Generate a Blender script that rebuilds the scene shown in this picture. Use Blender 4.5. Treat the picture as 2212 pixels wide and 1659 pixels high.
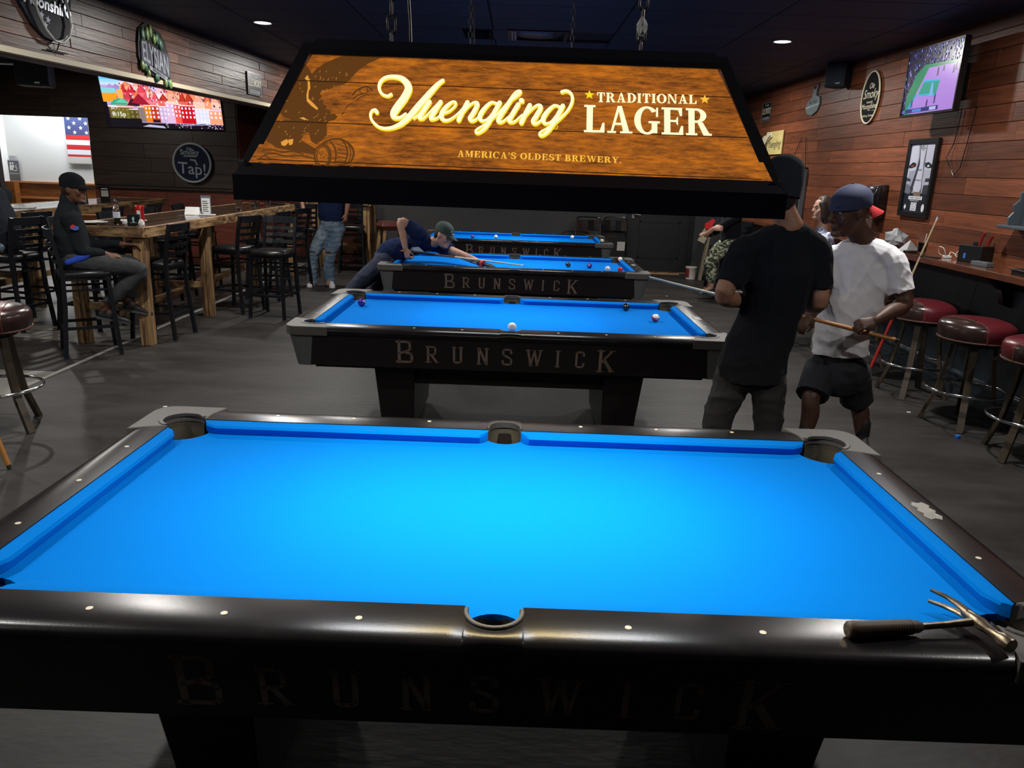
import bpy, bmesh, math, random
import numpy as np
from mathutils import Vector as V, Matrix as M
random.seed(7)
PI = math.pi
S = bpy.context.scene
C = S.collection
for o in list(bpy.data.objects):
    bpy.data.objects.remove(o)

# ---------------------------------------------------------------- camera, world, lights, exposure
cam = bpy.data.cameras.new('camera')
cam.sensor_fit = 'HORIZONTAL'; cam.sensor_width = 36.0; cam.lens = 26.972
cam.clip_start = .05; cam.clip_end = 100
co = bpy.data.objects.new('camera', cam); C.objects.link(co); S.camera = co
yaw, pit, rol = 8.886e-5, .272477, -.036238
_f = V((math.sin(yaw)*math.cos(pit), math.cos(yaw)*math.cos(pit), -math.sin(pit)))
_r = V((math.cos(yaw), -math.sin(yaw), 0)); _d = _f.cross(_r)
r2 = math.cos(rol)*_r + math.sin(rol)*_d; d2 = -math.sin(rol)*_r + math.cos(rol)*_d
mw = M.Identity(4)
for i in range(3):
    mw[i][0] = r2[i]; mw[i][1] = -d2[i]; mw[i][2] = -_f[i]
mw.translation = V((.02113, -2.13583, 1.74818))
co.matrix_world = mw
S.view_settings.view_transform = 'Standard'; S.view_settings.look = 'None'
S.view_settings.exposure = 0.0; S.view_settings.gamma = 1.0; S.view_settings.use_curve_mapping = False
S.cycles.max_bounces = 6; S.cycles.diffuse_bounces = 3; S.cycles.glossy_bounces = 4
S.cycles.caustics_reflective = False; S.cycles.caustics_refractive = False
S.cycles.sample_clamp_indirect = 4.0
w = bpy.data.worlds.new('world'); S.world = w; w.use_nodes = True
w.node_tree.nodes['Background'].inputs[0].default_value = (.012, .016, .028, 1)
w.node_tree.nodes['Background'].inputs[1].default_value = 1.0

def area(name, loc, sx, sy, power, col=(1, 1, 1), spread=PI, rot=(0, 0, 0)):
    l = bpy.data.lights.new(name, 'AREA'); l.shape = 'RECTANGLE'; l.size = sx; l.size_y = sy
    l.energy = power; l.color = col; l.spread = spread
    o = bpy.data.objects.new(name, l); C.objects.link(o); o.location = loc; o.rotation_euler = rot
    return o
def disc(name, loc, d, power, col=(1, 1, 1), spread=PI):
    o = area(name, loc, d, d, power, col, spread); o.data.shape = 'DISK'; return o
CEIL = 3.08
TABLE_Y = (0.0, 3.109, 6.19, 9.33)
DOWN = [(x, y) for y in (-.2, 3.0, 6.2, 9.4) for x in (-2.6, 2.6)]
DOWN.append((-3.3, -1.4))  # added lamp out of view, placed to brighten the near left floor
for i, y in enumerate(TABLE_Y):          # tubes inside the table lamps
    k = (1, .40, .40, .40)[i]
    area('table_lamp_light', (0, y, 1.715), .62, .09, 12.4*k, (1, .77, .36) if i == 0 else (.95, .97, 1), 2.6)
    for x in (-.42, .42):
        area('table_lamp_light', (x, y, 1.715), .30, .30, (11.0 if i == 0 else 9.6)*k, (.93, .97, 1), 2.6)
for x, y in DOWN:
    disc('downlight_light', (x, y, CEIL-.035), .14, 60 if y > 0 else 34, (1, .97, .92))
area('hall_light', (-8.3, 12.6, 2.95), 1.6, .5, 70, (.95, .98, 1))
for x, y in ((-6.6, 4.2), (-6.6, 8.4)):
    disc('bar_light', (x, y, CEIL-.04), .16, 50, (1, .95, .88))

# ---------------------------------------------------------------- helpers
class MB:
    """collects shapes for one mesh object"""
    def __init__(s): s.v = []; s.f = []; s.m = []
    def add(s, vs, fs, mi=0):
        k = len(s.v); s.v += [tuple(v) for v in vs]; s.f += [tuple(i+k for i in f) for f in fs]; s.m += [mi]*len(fs); return s
    def box(s, x0, x1, y0, y1, z0, z1, mi=0, top=None):
        """top=(dx,dy): inset of the upper face"""
        a, b = top or (0, 0)
        vs = [(x0,y0,z0),(x1,y0,z0),(x1,y1,z0),(x0,y1,z0),(x0+a,y0+b,z1),(x1-a,y0+b,z1),(x1-a,y1-b,z1),(x0+a,y1-b,z1)]
        return s.add(vs, [(3,2,1,0),(4,5,6,7),(0,1,5,4),(1,2,6,5),(2,3,7,6),(3,0,4,7)], mi)
    def hexa(s, vs, mi=0):
        return s.add(vs, [(3,2,1,0),(4,5,6,7),(0,1,5,4),(1,2,6,5),(2,3,7,6),(3,0,4,7)], mi)
    def prism(s, poly, z0, z1, mi=0, fn=None):
        n = len(poly); fn = fn or (lambda x, y, z: (x, y, z))
        vs = [fn(x, y, z0) for x, y in poly] + [fn(x, y, z1) for x, y in poly]
        return s.add(vs, [tuple(range(n-1, -1, -1)), tuple(range(n, 2*n))] + [(i, (i+1) % n, n+(i+1) % n, n+i) for i in range(n)], mi)
    def flat(s, poly, fn, mi=0):
        return s.add([fn(*p) for p in poly], [tuple(range(len(poly)))], mi)
    def bar(s, a, b, w, h, up=(0, 0, 1), mi=0, w2=None, h2=None):
        a, b = V(a), V(b); d = (b-a).normalized(); u = V(up)
        if abs(d.dot(u)) > .99: u = V((0, 1, 0))
        x = d.cross(u).normalized(); y = x.cross(d)
        w2 = w if w2 is None else w2; h2 = h if h2 is None else h2
        vs = [a+x*i*w/2+y*j*h/2 for i, j in ((-1,-1),(1,-1),(1,1),(-1,1))] + [b+x*i*w2/2+y*j*h2/2 for i, j in ((-1,-1),(1,-1),(1,1),(-1,1))]
        return s.hexa(vs, mi)
    def tube(s, pts, r, n=8, mi=0, ref=None, closed=False, cap=True):
        """r: number, list, or list of (a,b) half widths; ref: direction of the a axis"""
        pts = [V(p) for p in pts]; m = len(pts)
        rs = r if isinstance(r, (list, tuple)) else [r]*m
        vs = []; X = None
        for i, p in enumerate(pts):
            if closed: d = (pts[(i+1) % m]-pts[i-1])
            else: d = pts[min(i+1, m-1)]-pts[max(i-1, 0)]
            d.normalize()
            if ref is not None: X = V(ref)
            elif X is None: X = V((1, 0, 0)) if abs(d.x) < .8 else V((0, 1, 0))
            X = (X-d*X.dot(d)).normalized(); Y = d.cross(X)
            q = rs[i]; a, b = q if isinstance(q, (tuple, list)) else (q, q)
            vs += [p+X*a*math.cos(2*PI*k/n)+Y*b*math.sin(2*PI*k/n) for k in range(n)]
        fs = [(i*n+k, i*n+(k+1) % n, ((i+1) % m)*n+(k+1) % n, ((i+1) % m)*n+k) for i in range(m if closed else m-1) for k in range(n)]
        if cap and not closed: fs += [tuple(range(n-1, -1, -1)), tuple((m-1)*n+k for k in range(n))]
        return s.add(vs, fs, mi)
    def lathe(s, prof, n=24, c=(0, 0, 0), mi=0, cap=True):
        m = len(prof)
        vs = [(c[0]+r*math.cos(2*PI*k/n), c[1]+r*math.sin(2*PI*k/n), c[2]+z) for r, z in prof for k in range(n)]
        fs = [(i*n+k, i*n+(k+1) % n, (i+1)*n+(k+1) % n, (i+1)*n+k) for i in range(m-1) for k in range(n)]
        if cap: fs += [tuple(range(n-1, -1, -1)), tuple((m-1)*n+k for k in range(n))]
        return s.add(vs, fs, mi)
    def ball(s, c, r, n=16, mi=0, ax=None):
        a, b, cc = r if isinstance(r, (tuple, list)) else (r, r, r)
        h = n//2; R = ax or M.Identity(3); c = V(c)
        vs = [c+R@V((0, 0, -cc))]
        for i in range(1, h):
            t = -PI/2+PI*i/h
            vs += [c+R@V((a*math.cos(t)*math.cos(2*PI*k/n), b*math.cos(t)*math.sin(2*PI*k/n), cc*math.sin(t))) for k in range(n)]
        vs.append(c+R@V((0, 0, cc))); L = len(vs)-1
        fs = [(0, 1+(k+1) % n, 1+k) for k in range(n)]
        fs += [(1+i*n+k, 1+i*n+(k+1) % n, 1+(i+1)*n+(k+1) % n, 1+(i+1)*n+k) for i in range(h-2) for k in range(n)]
        fs += [(L, L-n+k, L-n+(k+1) % n) for k in range(n)]
        return s.add(vs, fs, mi)
    def xf(s, mat4):
        s.v = [tuple(mat4@V(v)) for v in s.v]; return s

def link(name, me, parent=None):
    o = bpy.data.objects.new(name, me); C.objects.link(o)
    if parent is not None: o.parent = parent
    return o
def obj(name, mb, mats, parent=None, smooth=0, bev=0, off=None, seg=1):
    me = bpy.data.meshes.new(name)
    vs = mb.v if off is None else [(a-off[0], b-off[1], c-off[2]) for a, b, c in mb.v]
    me.from_pydata(vs, [], mb.f)
    if not isinstance(mats, (list, tuple)): mats = [mats]
    for m in mats: me.materials.append(m)
    if len(mats) > 1: me.polygons.foreach_set('material_index', mb.m)
    if bev:
        bm = bmesh.new(); bm.from_mesh(me)
        bmesh.ops.remove_doubles(bm, verts=bm.verts, dist=1e-6)
        es = [e for e in bm.edges if len(e.link_faces) == 2 and e.calc_face_angle(0) > .5]
        bmesh.ops.bevel(bm, geom=es, offset=bev, segments=seg, affect='EDGES', profile=.5, clamp_overlap=True)
        bm.to_mesh(me); bm.free()
    if smooth:
        me.shade_smooth(); me.set_sharp_from_angle(angle=math.radians(smooth))
    me.validate(); me.update()
    return link(name, me, parent)
def tag(o, label=None, cat=None, group=None, kind=None):
    if label: o['label'] = label
    if cat: o['category'] = cat
    if group: o['group'] = group
    if kind: o['kind'] = kind
    return o
def thing(name, label, cat, loc=(0, 0, 0), rz=0, group=None):
    o = bpy.data.objects.new(name, None); C.objects.link(o); o.empty_display_size = .1
    o.location = loc; o.rotation_euler = (0, 0, rz)
    return tag(o, label, cat, group)
def struct(name, mb, m, parent=None, **k):
    o = obj(name, mb, m, parent, **k); o['kind'] = 'structure'; return o
KIDS = {}
def dup(root, loc, rz=None, label=None):
    if root not in KIDS: KIDS[root] = [(c, list(c.children)) for c in root.children]
    r = root.copy(); C.objects.link(r); r.location = loc
    if rz is not None: r.rotation_euler = (0, 0, rz)
    if label: r['label'] = label
    for c, gs in KIDS[root]:
        n = c.copy(); C.objects.link(n); n.parent = r
        for g in gs:
            q = g.copy(); C.objects.link(q); q.parent = n
    return r
def arc(cx, cy, r, a0, a1, n, ry=None):
    ry = r if ry is None else ry
    return [(cx+r*math.cos(math.radians(a0+(a1-a0)*i/n)), cy+ry*math.sin(math.radians(a0+(a1-a0)*i/n))) for i in range(n+1)]
def spline(P, k=5):
    """Catmull-Rom through tuples of any length"""
    A = [np.array(p, float) for p in P]; out = []
    for i in range(len(A)-1):
        p0, p1, p2, p3 = A[max(i-1, 0)], A[i], A[i+1], A[min(i+2, len(A)-1)]
        for j in range(k):
            t = j/k
            out.append(.5*((2*p1)+(p2-p0)*t+(2*p0-5*p1+4*p2-p3)*t*t+(3*p1-p0-3*p2+p3)*t**3))
    out.append(A[-1]); return [tuple(float(c) for c in q) for q in out]
def stroke(mb, P, fn, w=None, k=5, mi=0, dw=0, off=(0, 0), caps=True):
    """flat ribbon through (u,v[,halfwidth]) points, as separate quads plus round ends"""
    if w is not None: P = [(p[0], p[1], w) for p in P]
    Q = spline(P, k) if k else [tuple(p) for p in P]
    L = []
    for i, q in enumerate(Q):
        a, b = Q[max(i-1, 0)], Q[min(i+1, len(Q)-1)]
        dx, dy = b[0]-a[0], b[1]-a[1]; l = math.hypot(dx, dy) or 1
        h = max(q[2], .0003)+dw
        L.append((q[0]-dy/l*h+off[0], q[1]+dx/l*h+off[1], q[0]+dy/l*h+off[0], q[1]-dx/l*h+off[1]))
    for a, b in zip(L, L[1:]):
        mb.flat([(a[0], a[1]), (a[2], a[3]), (b[2], b[3]), (b[0], b[1])], fn, mi)
    if caps:
        for q in (Q[0], Q[-1]):
            mb.flat(arc(q[0]+off[0], q[1]+off[1], max(q[2], .0003)+dw, 0, 330, 11), fn, mi)
def text(name, s, m, parent, loc, xdir, ydir, size, align='CENTER', shear=0, sx=1.0, bold=0):
    """a word in the built-in letterform, turned into a flat mesh"""
    cu = bpy.data.curves.new(name, 'FONT'); cu.body = s; cu.size = size; cu.align_x = align; cu.align_y = 'CENTER'; cu.shear = shear
    cu.offset = bold; cu.resolution_u = 3
    t = bpy.data.objects.new(name, cu); C.objects.link(t)
    dg = bpy.context.evaluated_depsgraph_get(); me = bpy.data.meshes.new_from_object(t.evaluated_get(dg))
    bpy.data.objects.remove(t); bpy.data.curves.remove(cu)
    X, Y = V(xdir).normalized(), V(ydir).normalized(); Z = X.cross(Y)
    R = M.Identity(4)
    for i in range(3): R[i][0], R[i][1], R[i][2] = X[i]*sx, Y[i], Z[i]
    R.translation = V(loc); me.transform(R)
    me.materials.clear(); me.materials.append(m); me.name = name
    return link(name, me, parent)

# ---------------------------------------------------------------- materials
MATS = {}
def mat(name, col, rough=.5, metal=0, spec=.5, coat=0, var=None, bump=None, emit=None, rand=0, alpha=None, trans=0, ior=None, sheen=0, coords='Object'):
    """var=(colour2, (sx,sy,sz), lo, hi) noise mix; bump=(scale or (x,y,z), strength); rand: brightness spread per object"""
    m = bpy.data.materials.new(name); m.use_nodes = True; N = m.node_tree.nodes; L = m.node_tree.links
    b = N['Principled BSDF']; I = b.inputs
    I['Base Color'].default_value = (*col, 1); I['Roughness'].default_value = rough; I['Metallic'].default_value = metal
    I['Specular IOR Level'].default_value = spec; I['Coat Weight'].default_value = coat; I['Coat Roughness'].default_value = .12
    I['Transmission Weight'].default_value = trans; I['Sheen Weight'].default_value = sheen
    if ior: I['IOR'].default_value = ior
    if alpha is not None: I['Alpha'].default_value = alpha
    if emit:
        I['Emission Color'].default_value = (*emit[0], 1); I['Emission Strength'].default_value = emit[1]
    tc = None
    def vec(sc):
        nonlocal tc
        if tc is None:
            tc = N.new('ShaderNodeTexCoord')
        mp = N.new('ShaderNodeMapping'); mp.inputs['Scale'].default_value = sc if isinstance(sc, (tuple, list)) else (sc, sc, sc)
        L.new(tc.outputs[coords], mp.inputs[0])
        if rand:
            oi = N.new('ShaderNodeObjectInfo'); vm = N.new('ShaderNodeVectorMath'); vm.operation = 'SCALE'
            vm.inputs[0].default_value = (17, 31, 23); L.new(oi.outputs['Random'], vm.inputs['Scale']); L.new(vm.outputs[0], mp.inputs['Location'])
        return mp.outputs[0]
    out = None
    if var:
        c2, sc, lo, hi = var
        n = N.new('ShaderNodeTexNoise'); n.inputs['Scale'].default_value = 1; n.inputs['Detail'].default_value = 5; n.inputs['Roughness'].default_value = .62
        L.new(vec(sc), n.inputs['Vector'])
        r = N.new('ShaderNodeValToRGB'); r.color_ramp.elements[0].position = lo; r.color_ramp.elements[1].position = hi
        r.color_ramp.elements[0].color = (*col, 1); r.color_ramp.elements[1].color = (*c2, 1)
        L.new(n.outputs['Fac'], r.inputs[0]); out = r.outputs[0]
    if rand:
        oi = N.new('ShaderNodeObjectInfo'); mr = N.new('ShaderNodeMapRange')
        mr.inputs['To Min'].default_value = 1-rand; mr.inputs['To Max'].default_value = 1+rand
        L.new(oi.outputs['Random'], mr.inputs['Value'])
        vm = N.new('ShaderNodeVectorMath'); vm.operation = 'SCALE'
        if out is not None: L.new(out, vm.inputs[0])
        else: vm.inputs[0].default_value = col
        L.new(mr.outputs[0], vm.inputs['Scale']); out = vm.outputs[0]
    if out is not None: L.new(out, I['Base Color'])
    if bump:
        n = N.new('ShaderNodeTexNoise'); n.inputs['Scale'].default_value = 1; n.inputs['Detail'].default_value = 3
        L.new(vec(bump[0]), n.inputs['Vector']); bp = N.new('ShaderNodeBump'); bp.inputs['Strength'].default_value = bump[1]; bp.inputs['Distance'].default_value = .004
        L.new(n.outputs['Fac'], bp.inputs['Height']); L.new(bp.outputs[0], I['Normal'])
    MATS[name] = m; return m
def glow(name, col, s=1.0):
    return mat(name, (0, 0, 0), .6, spec=.1, emit=(col, s))
def glow_attr(name, s=1.0):
    m = mat(name, (0, 0, 0), .25, spec=.5, emit=((1, 1, 1), s)); N = m.node_tree.nodes
    a = N.new('ShaderNodeVertexColor'); a.layer_name = 'Col'
    m.node_tree.links.new(a.outputs[0], N['Principled BSDF'].inputs['Emission Color']); return m
black_paint = mat('black_paint', (.008, .008, .010), .35)
black_metal = mat('black_metal', (.007, .008, .011), .40, spec=.32)
black_plastic = mat('black_plastic', (.010, .010, .011), .3)
black_vinyl = mat('black_vinyl', (.009, .0085, .010), .32, spec=.5, bump=(160, .15))
chrome = mat('chrome', (.75, .76, .78), .12, 1)
steel = mat('steel', (.45, .45, .46), .35, 1)
white_plastic = mat('white_plastic', (.75, .75, .74), .4)
paper = mat('paper', (.72, .72, .70), .7)
ink = mat('ink', (.02, .02, .022), .7)
rubber = mat('rubber', (.012, .012, .012), .8)
glass = mat('glass', (.9, .93, .93), .03, trans=1, ior=1.45)
pine = mat('pine', (.38, .235, .11), .5, var=((.075, .034, .014), (26, 26, 1.6), .40, .62), rand=.18, bump=((60, 60, 4), .2))
pine_x = mat('pine_across', (.36, .225, .105), .5, var=((.07, .032, .013), (4, 22, 22), .40, .62), rand=.2, bump=((4, 60, 60), .2))
pine_y = mat('pine_along', (.36, .225, .105), .5, var=((.075, .034, .014), (22, 3.4, 22), .40, .62), rand=.2, bump=((60, 4, 60), .2))

# ---------------------------------------------------------------- room
floor_m = mat('floor_paint', (.040, .037, .035), .5, spec=.25, var=((.017, .0145, .014), (1.3, 3.0, 1), .36, .66), bump=((12, 34, 12), .7))
floor_bar_m = mat('floor_bar_concrete', (.19, .185, .17), .4, spec=.4, var=((.09, .085, .08), (1.6, 1.6, 1), .4, .75), bump=(9, .12))
ceil_m = mat('ceiling_black', (.030, .038, .060), .65, spec=.35, rand=.12)
red_plank = mat('red_plank', (.200, .062, .027), .45, spec=.22, var=((.10, .034, .018), (14, 2.2, 26), .36, .70), rand=.32, bump=((30, 3, 70), .35))
grey_plank = mat('grey_plank', (.130, .068, .049), .40, spec=.38, var=((.060, .032, .024), (14, 2.2, 30), .36, .70), rand=.46, bump=((30, 3, 80), .5))
dark_plank = mat('dark_plank', (.045, .028, .020), .42, spec=.4, var=((.022, .014, .011), (2.2, 14, 26), .36, .70), rand=.22, bump=((3, 30, 60), .2))
wine_wood = mat('wine_wood', (.140, .036, .022), .35, spec=.5, var=((.070, .018, .012), (3, 10, 24), .36, .70), rand=.15)
charcoal = mat('charcoal_wall', (.032, .035, .040), .55, var=((.042, .040, .041), 1.2, .4, .6))
teal_black = mat('teal_black_wall', (.010, .017, .024), .5, bump=(90, .15))
white_wall = mat('white_wall', (.78, .79, .78), .6)
orange_wood = mat('orange_wood', (.30, .105, .028), .35, var=((.18, .06, .018), (3, 10, 20), .35, .7))
beige = mat('beige_trim', (.50, .44, .31), .5)
door_m = mat('black_door', (.011, .011, .013), .4)

struct('floor', MB().box(-3.74, 3.9, -4.6, 12.3, -.06, 0), floor_m)
struct('floor_bar', MB().box(-10.4, -3.74, -4.6, 14.2, -.06, 0), floor_bar_m)
struct('trim_floor_strip', MB().box(-3.762, -3.722, -4.6, 12.2, -.01, .004), mat('floor_strip', (.22, .215, .20), .6))
# dark flat patch in the pool-room floor colour, before the nearest tall table
struct('floor_patch', MB().flat([(-6.6, 4.0, .002), (-3.76, 4.0, .002), (-3.76, 4.95, .002), (-5.2, 5.25, .002), (-6.6, 5.0, .002)], lambda x, y, z: (x, y, z)), floor_m)

cl = struct('ceiling', MB().box(-10.4, 4.1, -4.6, 14.2, CEIL+.025, CEIL+.12), mat('ceiling_deck', (.006, .007, .010), .8))
def mesh_of(cache, key, make):
    if key not in cache: cache[key] = make()
    return cache[key]
def simple_mesh(name, mb, m, bev=0):
    o = obj(name, mb, m, None, bev=bev); me = o.data; bpy.data.objects.remove(o); return me
tile_me = simple_mesh('ceiling_tile', MB().box(-.602, .602, -.299, .299, 0, .022), ceil_m, .004)
for i in range(7):
    for j in range(26):
        x, y = -3.33+1.215*i, -3.3+.61*j
        if i == 3 and j == 16: continue
        o = link('ceiling_tile', tile_me, cl); o.location = (x, y, CEIL)
o = link('ceiling_tile', simple_mesh('ceiling_tile_cut', MB().box(-.28, .28, -.299, .299, 0, .022), ceil_m, .004), cl); o.location = (-.33-.0, -3.3+.61*16, CEIL)

# planked walls: every board is its own piece
def planks(parent, name, m, u0, u1, z0, z1, rows, lo, hi, th, along, seed, prot=.004, holes=()):
    """along: 'x' or 'y' local axis of the boards; thickness points to -x (y boards) or -y (x boards)"""
    rnd = random.Random(seed); h = (z1-z0)/rows; cache = {}
    for r in range(rows):
        u = u0-rnd.uniform(0, hi); zc = z0+h*(r+.5)
        while u < u1:
            l = round(rnd.uniform(lo, hi), 1); a, b = max(u, u0), min(u+l, u1); u += l
            if b-a < .04: continue
            if any(a < q[1] and b > q[0] and zc > q[2] and zc < q[3] for q in holes):
                for q in holes:
                    if zc > q[2] and zc < q[3]:
                        if a < q[0]: b = min(b, q[0])
                        elif b > q[1]: a = max(a, q[1])
                        else: a = b
                if b-a < .04: continue
            L = round(b-a, 2)
            def mk():
                t = MB()
                if along == 'y': t.box(-th/2, th/2, -L/2+.0012, L/2-.0012, -h/2+.0018, h/2-.0018)
                else: t.box(-L/2+.0012, L/2-.0012, -th/2, th/2, -h/2+.0018, h/2-.0018)
                return simple_mesh(name, t, m, .0022)
            o = link(name, mesh_of(cache, L, mk), parent); p = rnd.uniform(0, prot)
            o.location = (-th/2-p, (a+b)/2, zc) if along == 'y' else ((a+b)/2, -th/2-p, zc)
            if rnd.random() < .5: o.rotation_euler = (PI, 0, 0)

XR = 3.85
wr = struct('wall_right', MB().box(.0, .12, -4.6, 12.3, 0, CEIL+.02), charcoal); wr.location = (XR, 0, 0)
planks(wr, 'plank', red_plank, .6, 12.2, 1.10, CEIL+.02, 14, .7, 1.9, .016, 'y', 3)
wn = struct('wainscot', MB().box(-.03, 0, -4.6, 12.2, 0, 1.10), teal_black, wr)
struct('baseboard_right', MB().box(XR-.048, XR-.03, -4.6, 12.2, 0, .10).box(XR-.042, XR-.03, -4.6, 12.2, .10, .125), mat('base_black', (.018, .024, .030), .3), bev=.003)
struct('trim_right_panel', MB().box(XR-.040, XR-.03, -4.6, 12.2, .19, .235).box(XR-.046, XR-.03, -4.6, 12.2, .205, .22), mat('base_trim', (.05, .065, .08), .25), bev=.003)

wb = struct('wall_back', MB().box(-4.7, 2.07, 12.2, 12.32, 0, CEIL+.02).box(3.18, 3.98, 12.2, 12.32, 0, CEIL+.02).box(2.07, 3.18, 12.2, 12.32, 2.06, CEIL+.02), charcoal)
dr = struct('door_1', MB().box(2.085, 3.165, 12.215, 12.25, .012, 2.045), door_m)
for z0, z1 in ((.25, .93), (1.14, 1.92)):
    t = MB(); x0, x1, s = 2.25, 3.0, .03
    t.box(x0, x1, 12.206, 12.215, z0, z0+s).box(x0, x1, 12.206, 12.215, z1-s, z1).box(x0, x0+s, 12.206, 12.215, z0, z1).box(x1-s, x1, 12.206, 12.215, z0, z1)
    obj('door_panel', t, door_m, dr, bev=.003)
t = MB().box(2.10, 2.145, 12.198, 12.216, .97, 1.13).tube([(2.122, 12.20, 1.05), (2.122, 12.155, 1.045), (2.16, 12.15, 1.04), (2.25, 12.15, 1.035)], .009, 8)
obj('door_handle', t, mat('brushed_nickel', (.42, .40, .36), .35, .8), dr, smooth=40)
struct('trim_door_frame', MB().box(2.00, 2.085, 12.18, 12.26, 0, 2.12).box(3.165, 3.25, 12.18, 12.26, 0, 2.12).box(2.00, 3.25, 12.18, 12.26, 2.05, 2.12), door_m, bev=.004)
struct('trim_threshold', MB().box(2.09, 3.16, 12.14, 12.2, 0, .012), pine_x)
wv = struct('wall_back_wood', MB().box(-4.62, -2.9, 12.15, 12.2, 0, CEIL), dark_plank)
planks(tag(struct('wall_back_boards', MB().box(-4.62, -2.9, 0, .02, 0, CEIL), wine_wood), kind='structure'), 'plank', wine_wood, -4.62, -2.9, 0, CEIL, 12, .8, 1.6, .014, 'x', 11)
bpy.data.objects['wall_back_boards'].location = (0, 12.13, 0)

# soffit on the left between pool room and bar room, boarded with weathered planks
wl = struct('wall_left', MB().box(-.22, 0, -7.5, 8.35, 2.46, CEIL+.02), mat('soffit_core', (.03, .022, .02), .7))
wl.location = (-3.82, 3.9, 0); wl.rotation_euler = (0, 0, -.0766)
hp = struct('wall_left_boards', MB().box(-.02, .0, -7.5, 8.35, 2.50, CEIL), mat('soffit_back', (.02, .014, .012), .8))
hp.location = (-3.82, 3.9, 0); hp.rotation_euler = (0, 0, -.0766)
rnd = random.Random(5); cache = {}
for r in range(6):
    h = (CEIL-2.495)/6; u = -7.5-rnd.uniform(0, .8); zc = 2.495+h*(r+.5)
    while u < 8.3:
        l = round(rnd.uniform(.45, 1.25), 1); a, b = max(u, -7.5), min(u+l, 8.3); u += l
        if b-a < .05: continue
        L = round(b-a, 2)
        o = link('plank', mesh_of(cache, L, lambda: simple_mesh('plank', MB().box(-.009, .009, -L/2+.0012, L/2-.0012, -h/2+.0015, h/2-.0015), grey_plank, .0022)), hp)
        o.location = (.009+rnd.uniform(0, .007), (a+b)/2, zc)
        if rnd.random() < .5: o.rotation_euler = (PI, 0, 0)
tr = struct('trim_soffit', MB().box(-.05, .034, -7.5, 8.35, 2.452, 2.495), beige); tr.location = (-3.82, 3.9, 0); tr.rotation_euler = (0, 0, -.0766)
struct('trim_soffit_return', MB().box(-.22, -.05, -7.5, 8.35, 2.448, 2.462), mat('olive_trim', (.06, .055, .045), .6)).location = (-3.82, 3.9, 0)
bpy.data.objects['trim_soffit_return'].rotation_euler = (0, 0, -.0766)

# bar room wall with the television, opening to the white hall at its left
YB = 11.0
bw = struct('wall_bar', MB().box(-7.04, -4.62, 0, .12, 0, CEIL).box(-10.3, -7.04, 0, .12, 2.32, CEIL).box(-10.3, -8.62, 0, .12, 0, 2.32).box(-4.74, -4.62, .12, 1.2, 0, CEIL), mat('bar_wall_core', (.02, .014, .012), .7))
bw.location = (0, YB, 0)
planks(bw, 'plank', dark_plank, -10.3, -4.62, 1.27, CEIL, 8, 1.0, 2.4, .016, 'x', 21, holes=((-8.62, -7.04, 0, 2.32),))
planks(bw, 'panel', wine_wood, -7.04, -4.62, .12, 1.20, 1, .55, .62, .02, 'x', 22, prot=0)
struct('trim_ledge', MB().box(-7.0, -4.56, YB-.07, YB, 1.225, 1.255).box(-7.0, -4.6, YB-.04, YB, 1.20, 1.225), dark_plank, bev=.003)
struct('baseboard_bar', MB().box(-7.0, -4.6, YB-.035, YB, 0, .11), wine_wood, bev=.003)
rw = struct('wall_bar_return', MB().box(-4.62, -4.60, YB, 12.2, 0, CEIL), wine_wood)
wh = struct('wall_hall', MB().box(-10.3, -5.6, 13.0, 13.1, 1.21, CEIL), white_wall)
struct('wall_hall_wainscot', MB().box(-10.3, -5.6, 12.98, 13.1, 0, 1.21), orange_wood)
struct('trim_hall_rail', MB().box(-10.3, -5.6, 12.95, 12.98, 1.17, 1.21).box(-10.3, -5.6, 12.95, 12.98, .88, .92).box(-10.3, -5.6, 12.96, 12.98, .60, .63), mat('rail_wood', (.42, .17, .06), .3), bev=.004)
struct('wall_hall_left', MB().box(-9.85, -9.72, 12.1, 13.0, 1.2, CEIL), white_wall)
struct('trim_hall_post', MB().box(-9.72, -9.55, 12.80, 12.96, 0, 1.2), orange_wood)
struct('wall_left_outer', MB().box(-10.4, -10.3, -4.6, 14.2, 0, CEIL), dark_plank)
struct('wall_front', MB().box(-10.4, 4.0, -4.7, -4.6, 0, CEIL), charcoal)

# downlights
lens_m = glow('downlight_lens', (1, .98, .94), 9.0)
ring_m = mat('downlight_ring', (.5, .5, .5), .4)
def downlight():
    t = thing('downlight', '', 'light'); n = 24
    obj('trim_ring', MB().lathe([(.092, 0), (.098, -.006), (.086, -.011), (.078, -.004), (.078, 0)], n, cap=False), ring_m, t, smooth=60)
    obj('lens', MB().lathe([(.076, -.003), (.055, -.012), (.02, -.016)], n), lens_m, t, smooth=60)
    return t
d0 = downlight(); nm = {(-2.6, 6.2): 'round white recessed ceiling light above the tall tables, left of the big lamp', (2.6, 6.2): 'round white recessed ceiling light near the basketball television, right of the big lamp'}
for i, (x, y) in enumerate(DOWN):
    if i == 0: d0.location = (x, y, CEIL); d = d0
    else: d = dup(d0, (x, y, CEIL))
    d['label'] = nm.get((x, y), 'round recessed ceiling light outside the view, %s row at %s' % ('left' if x < 0 else 'right', {-1.4: 'the near left corner, added fill', -.2: 'the nearest pool table', 3.0: 'the second pool table', 9.4: 'the fourth pool table'}.get(y, 'the third pool table')))
    d['group'] = 'recessed ceiling lights'
vt = thing('ceiling_vent', 'square black ceiling vent above the second pool lamp', 'vent', (.155, 6.41, CEIL))
obj('frame', MB().box(-.31, .31, -.31, -.27, -.012, .012).box(-.31, .31, .27, .31, -.012, .012).box(-.31, -.27, -.27, .27, -.012, .012).box(.27, .31, -.27, .27, -.012, .012), black_plastic, vt, bev=.003)
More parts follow.
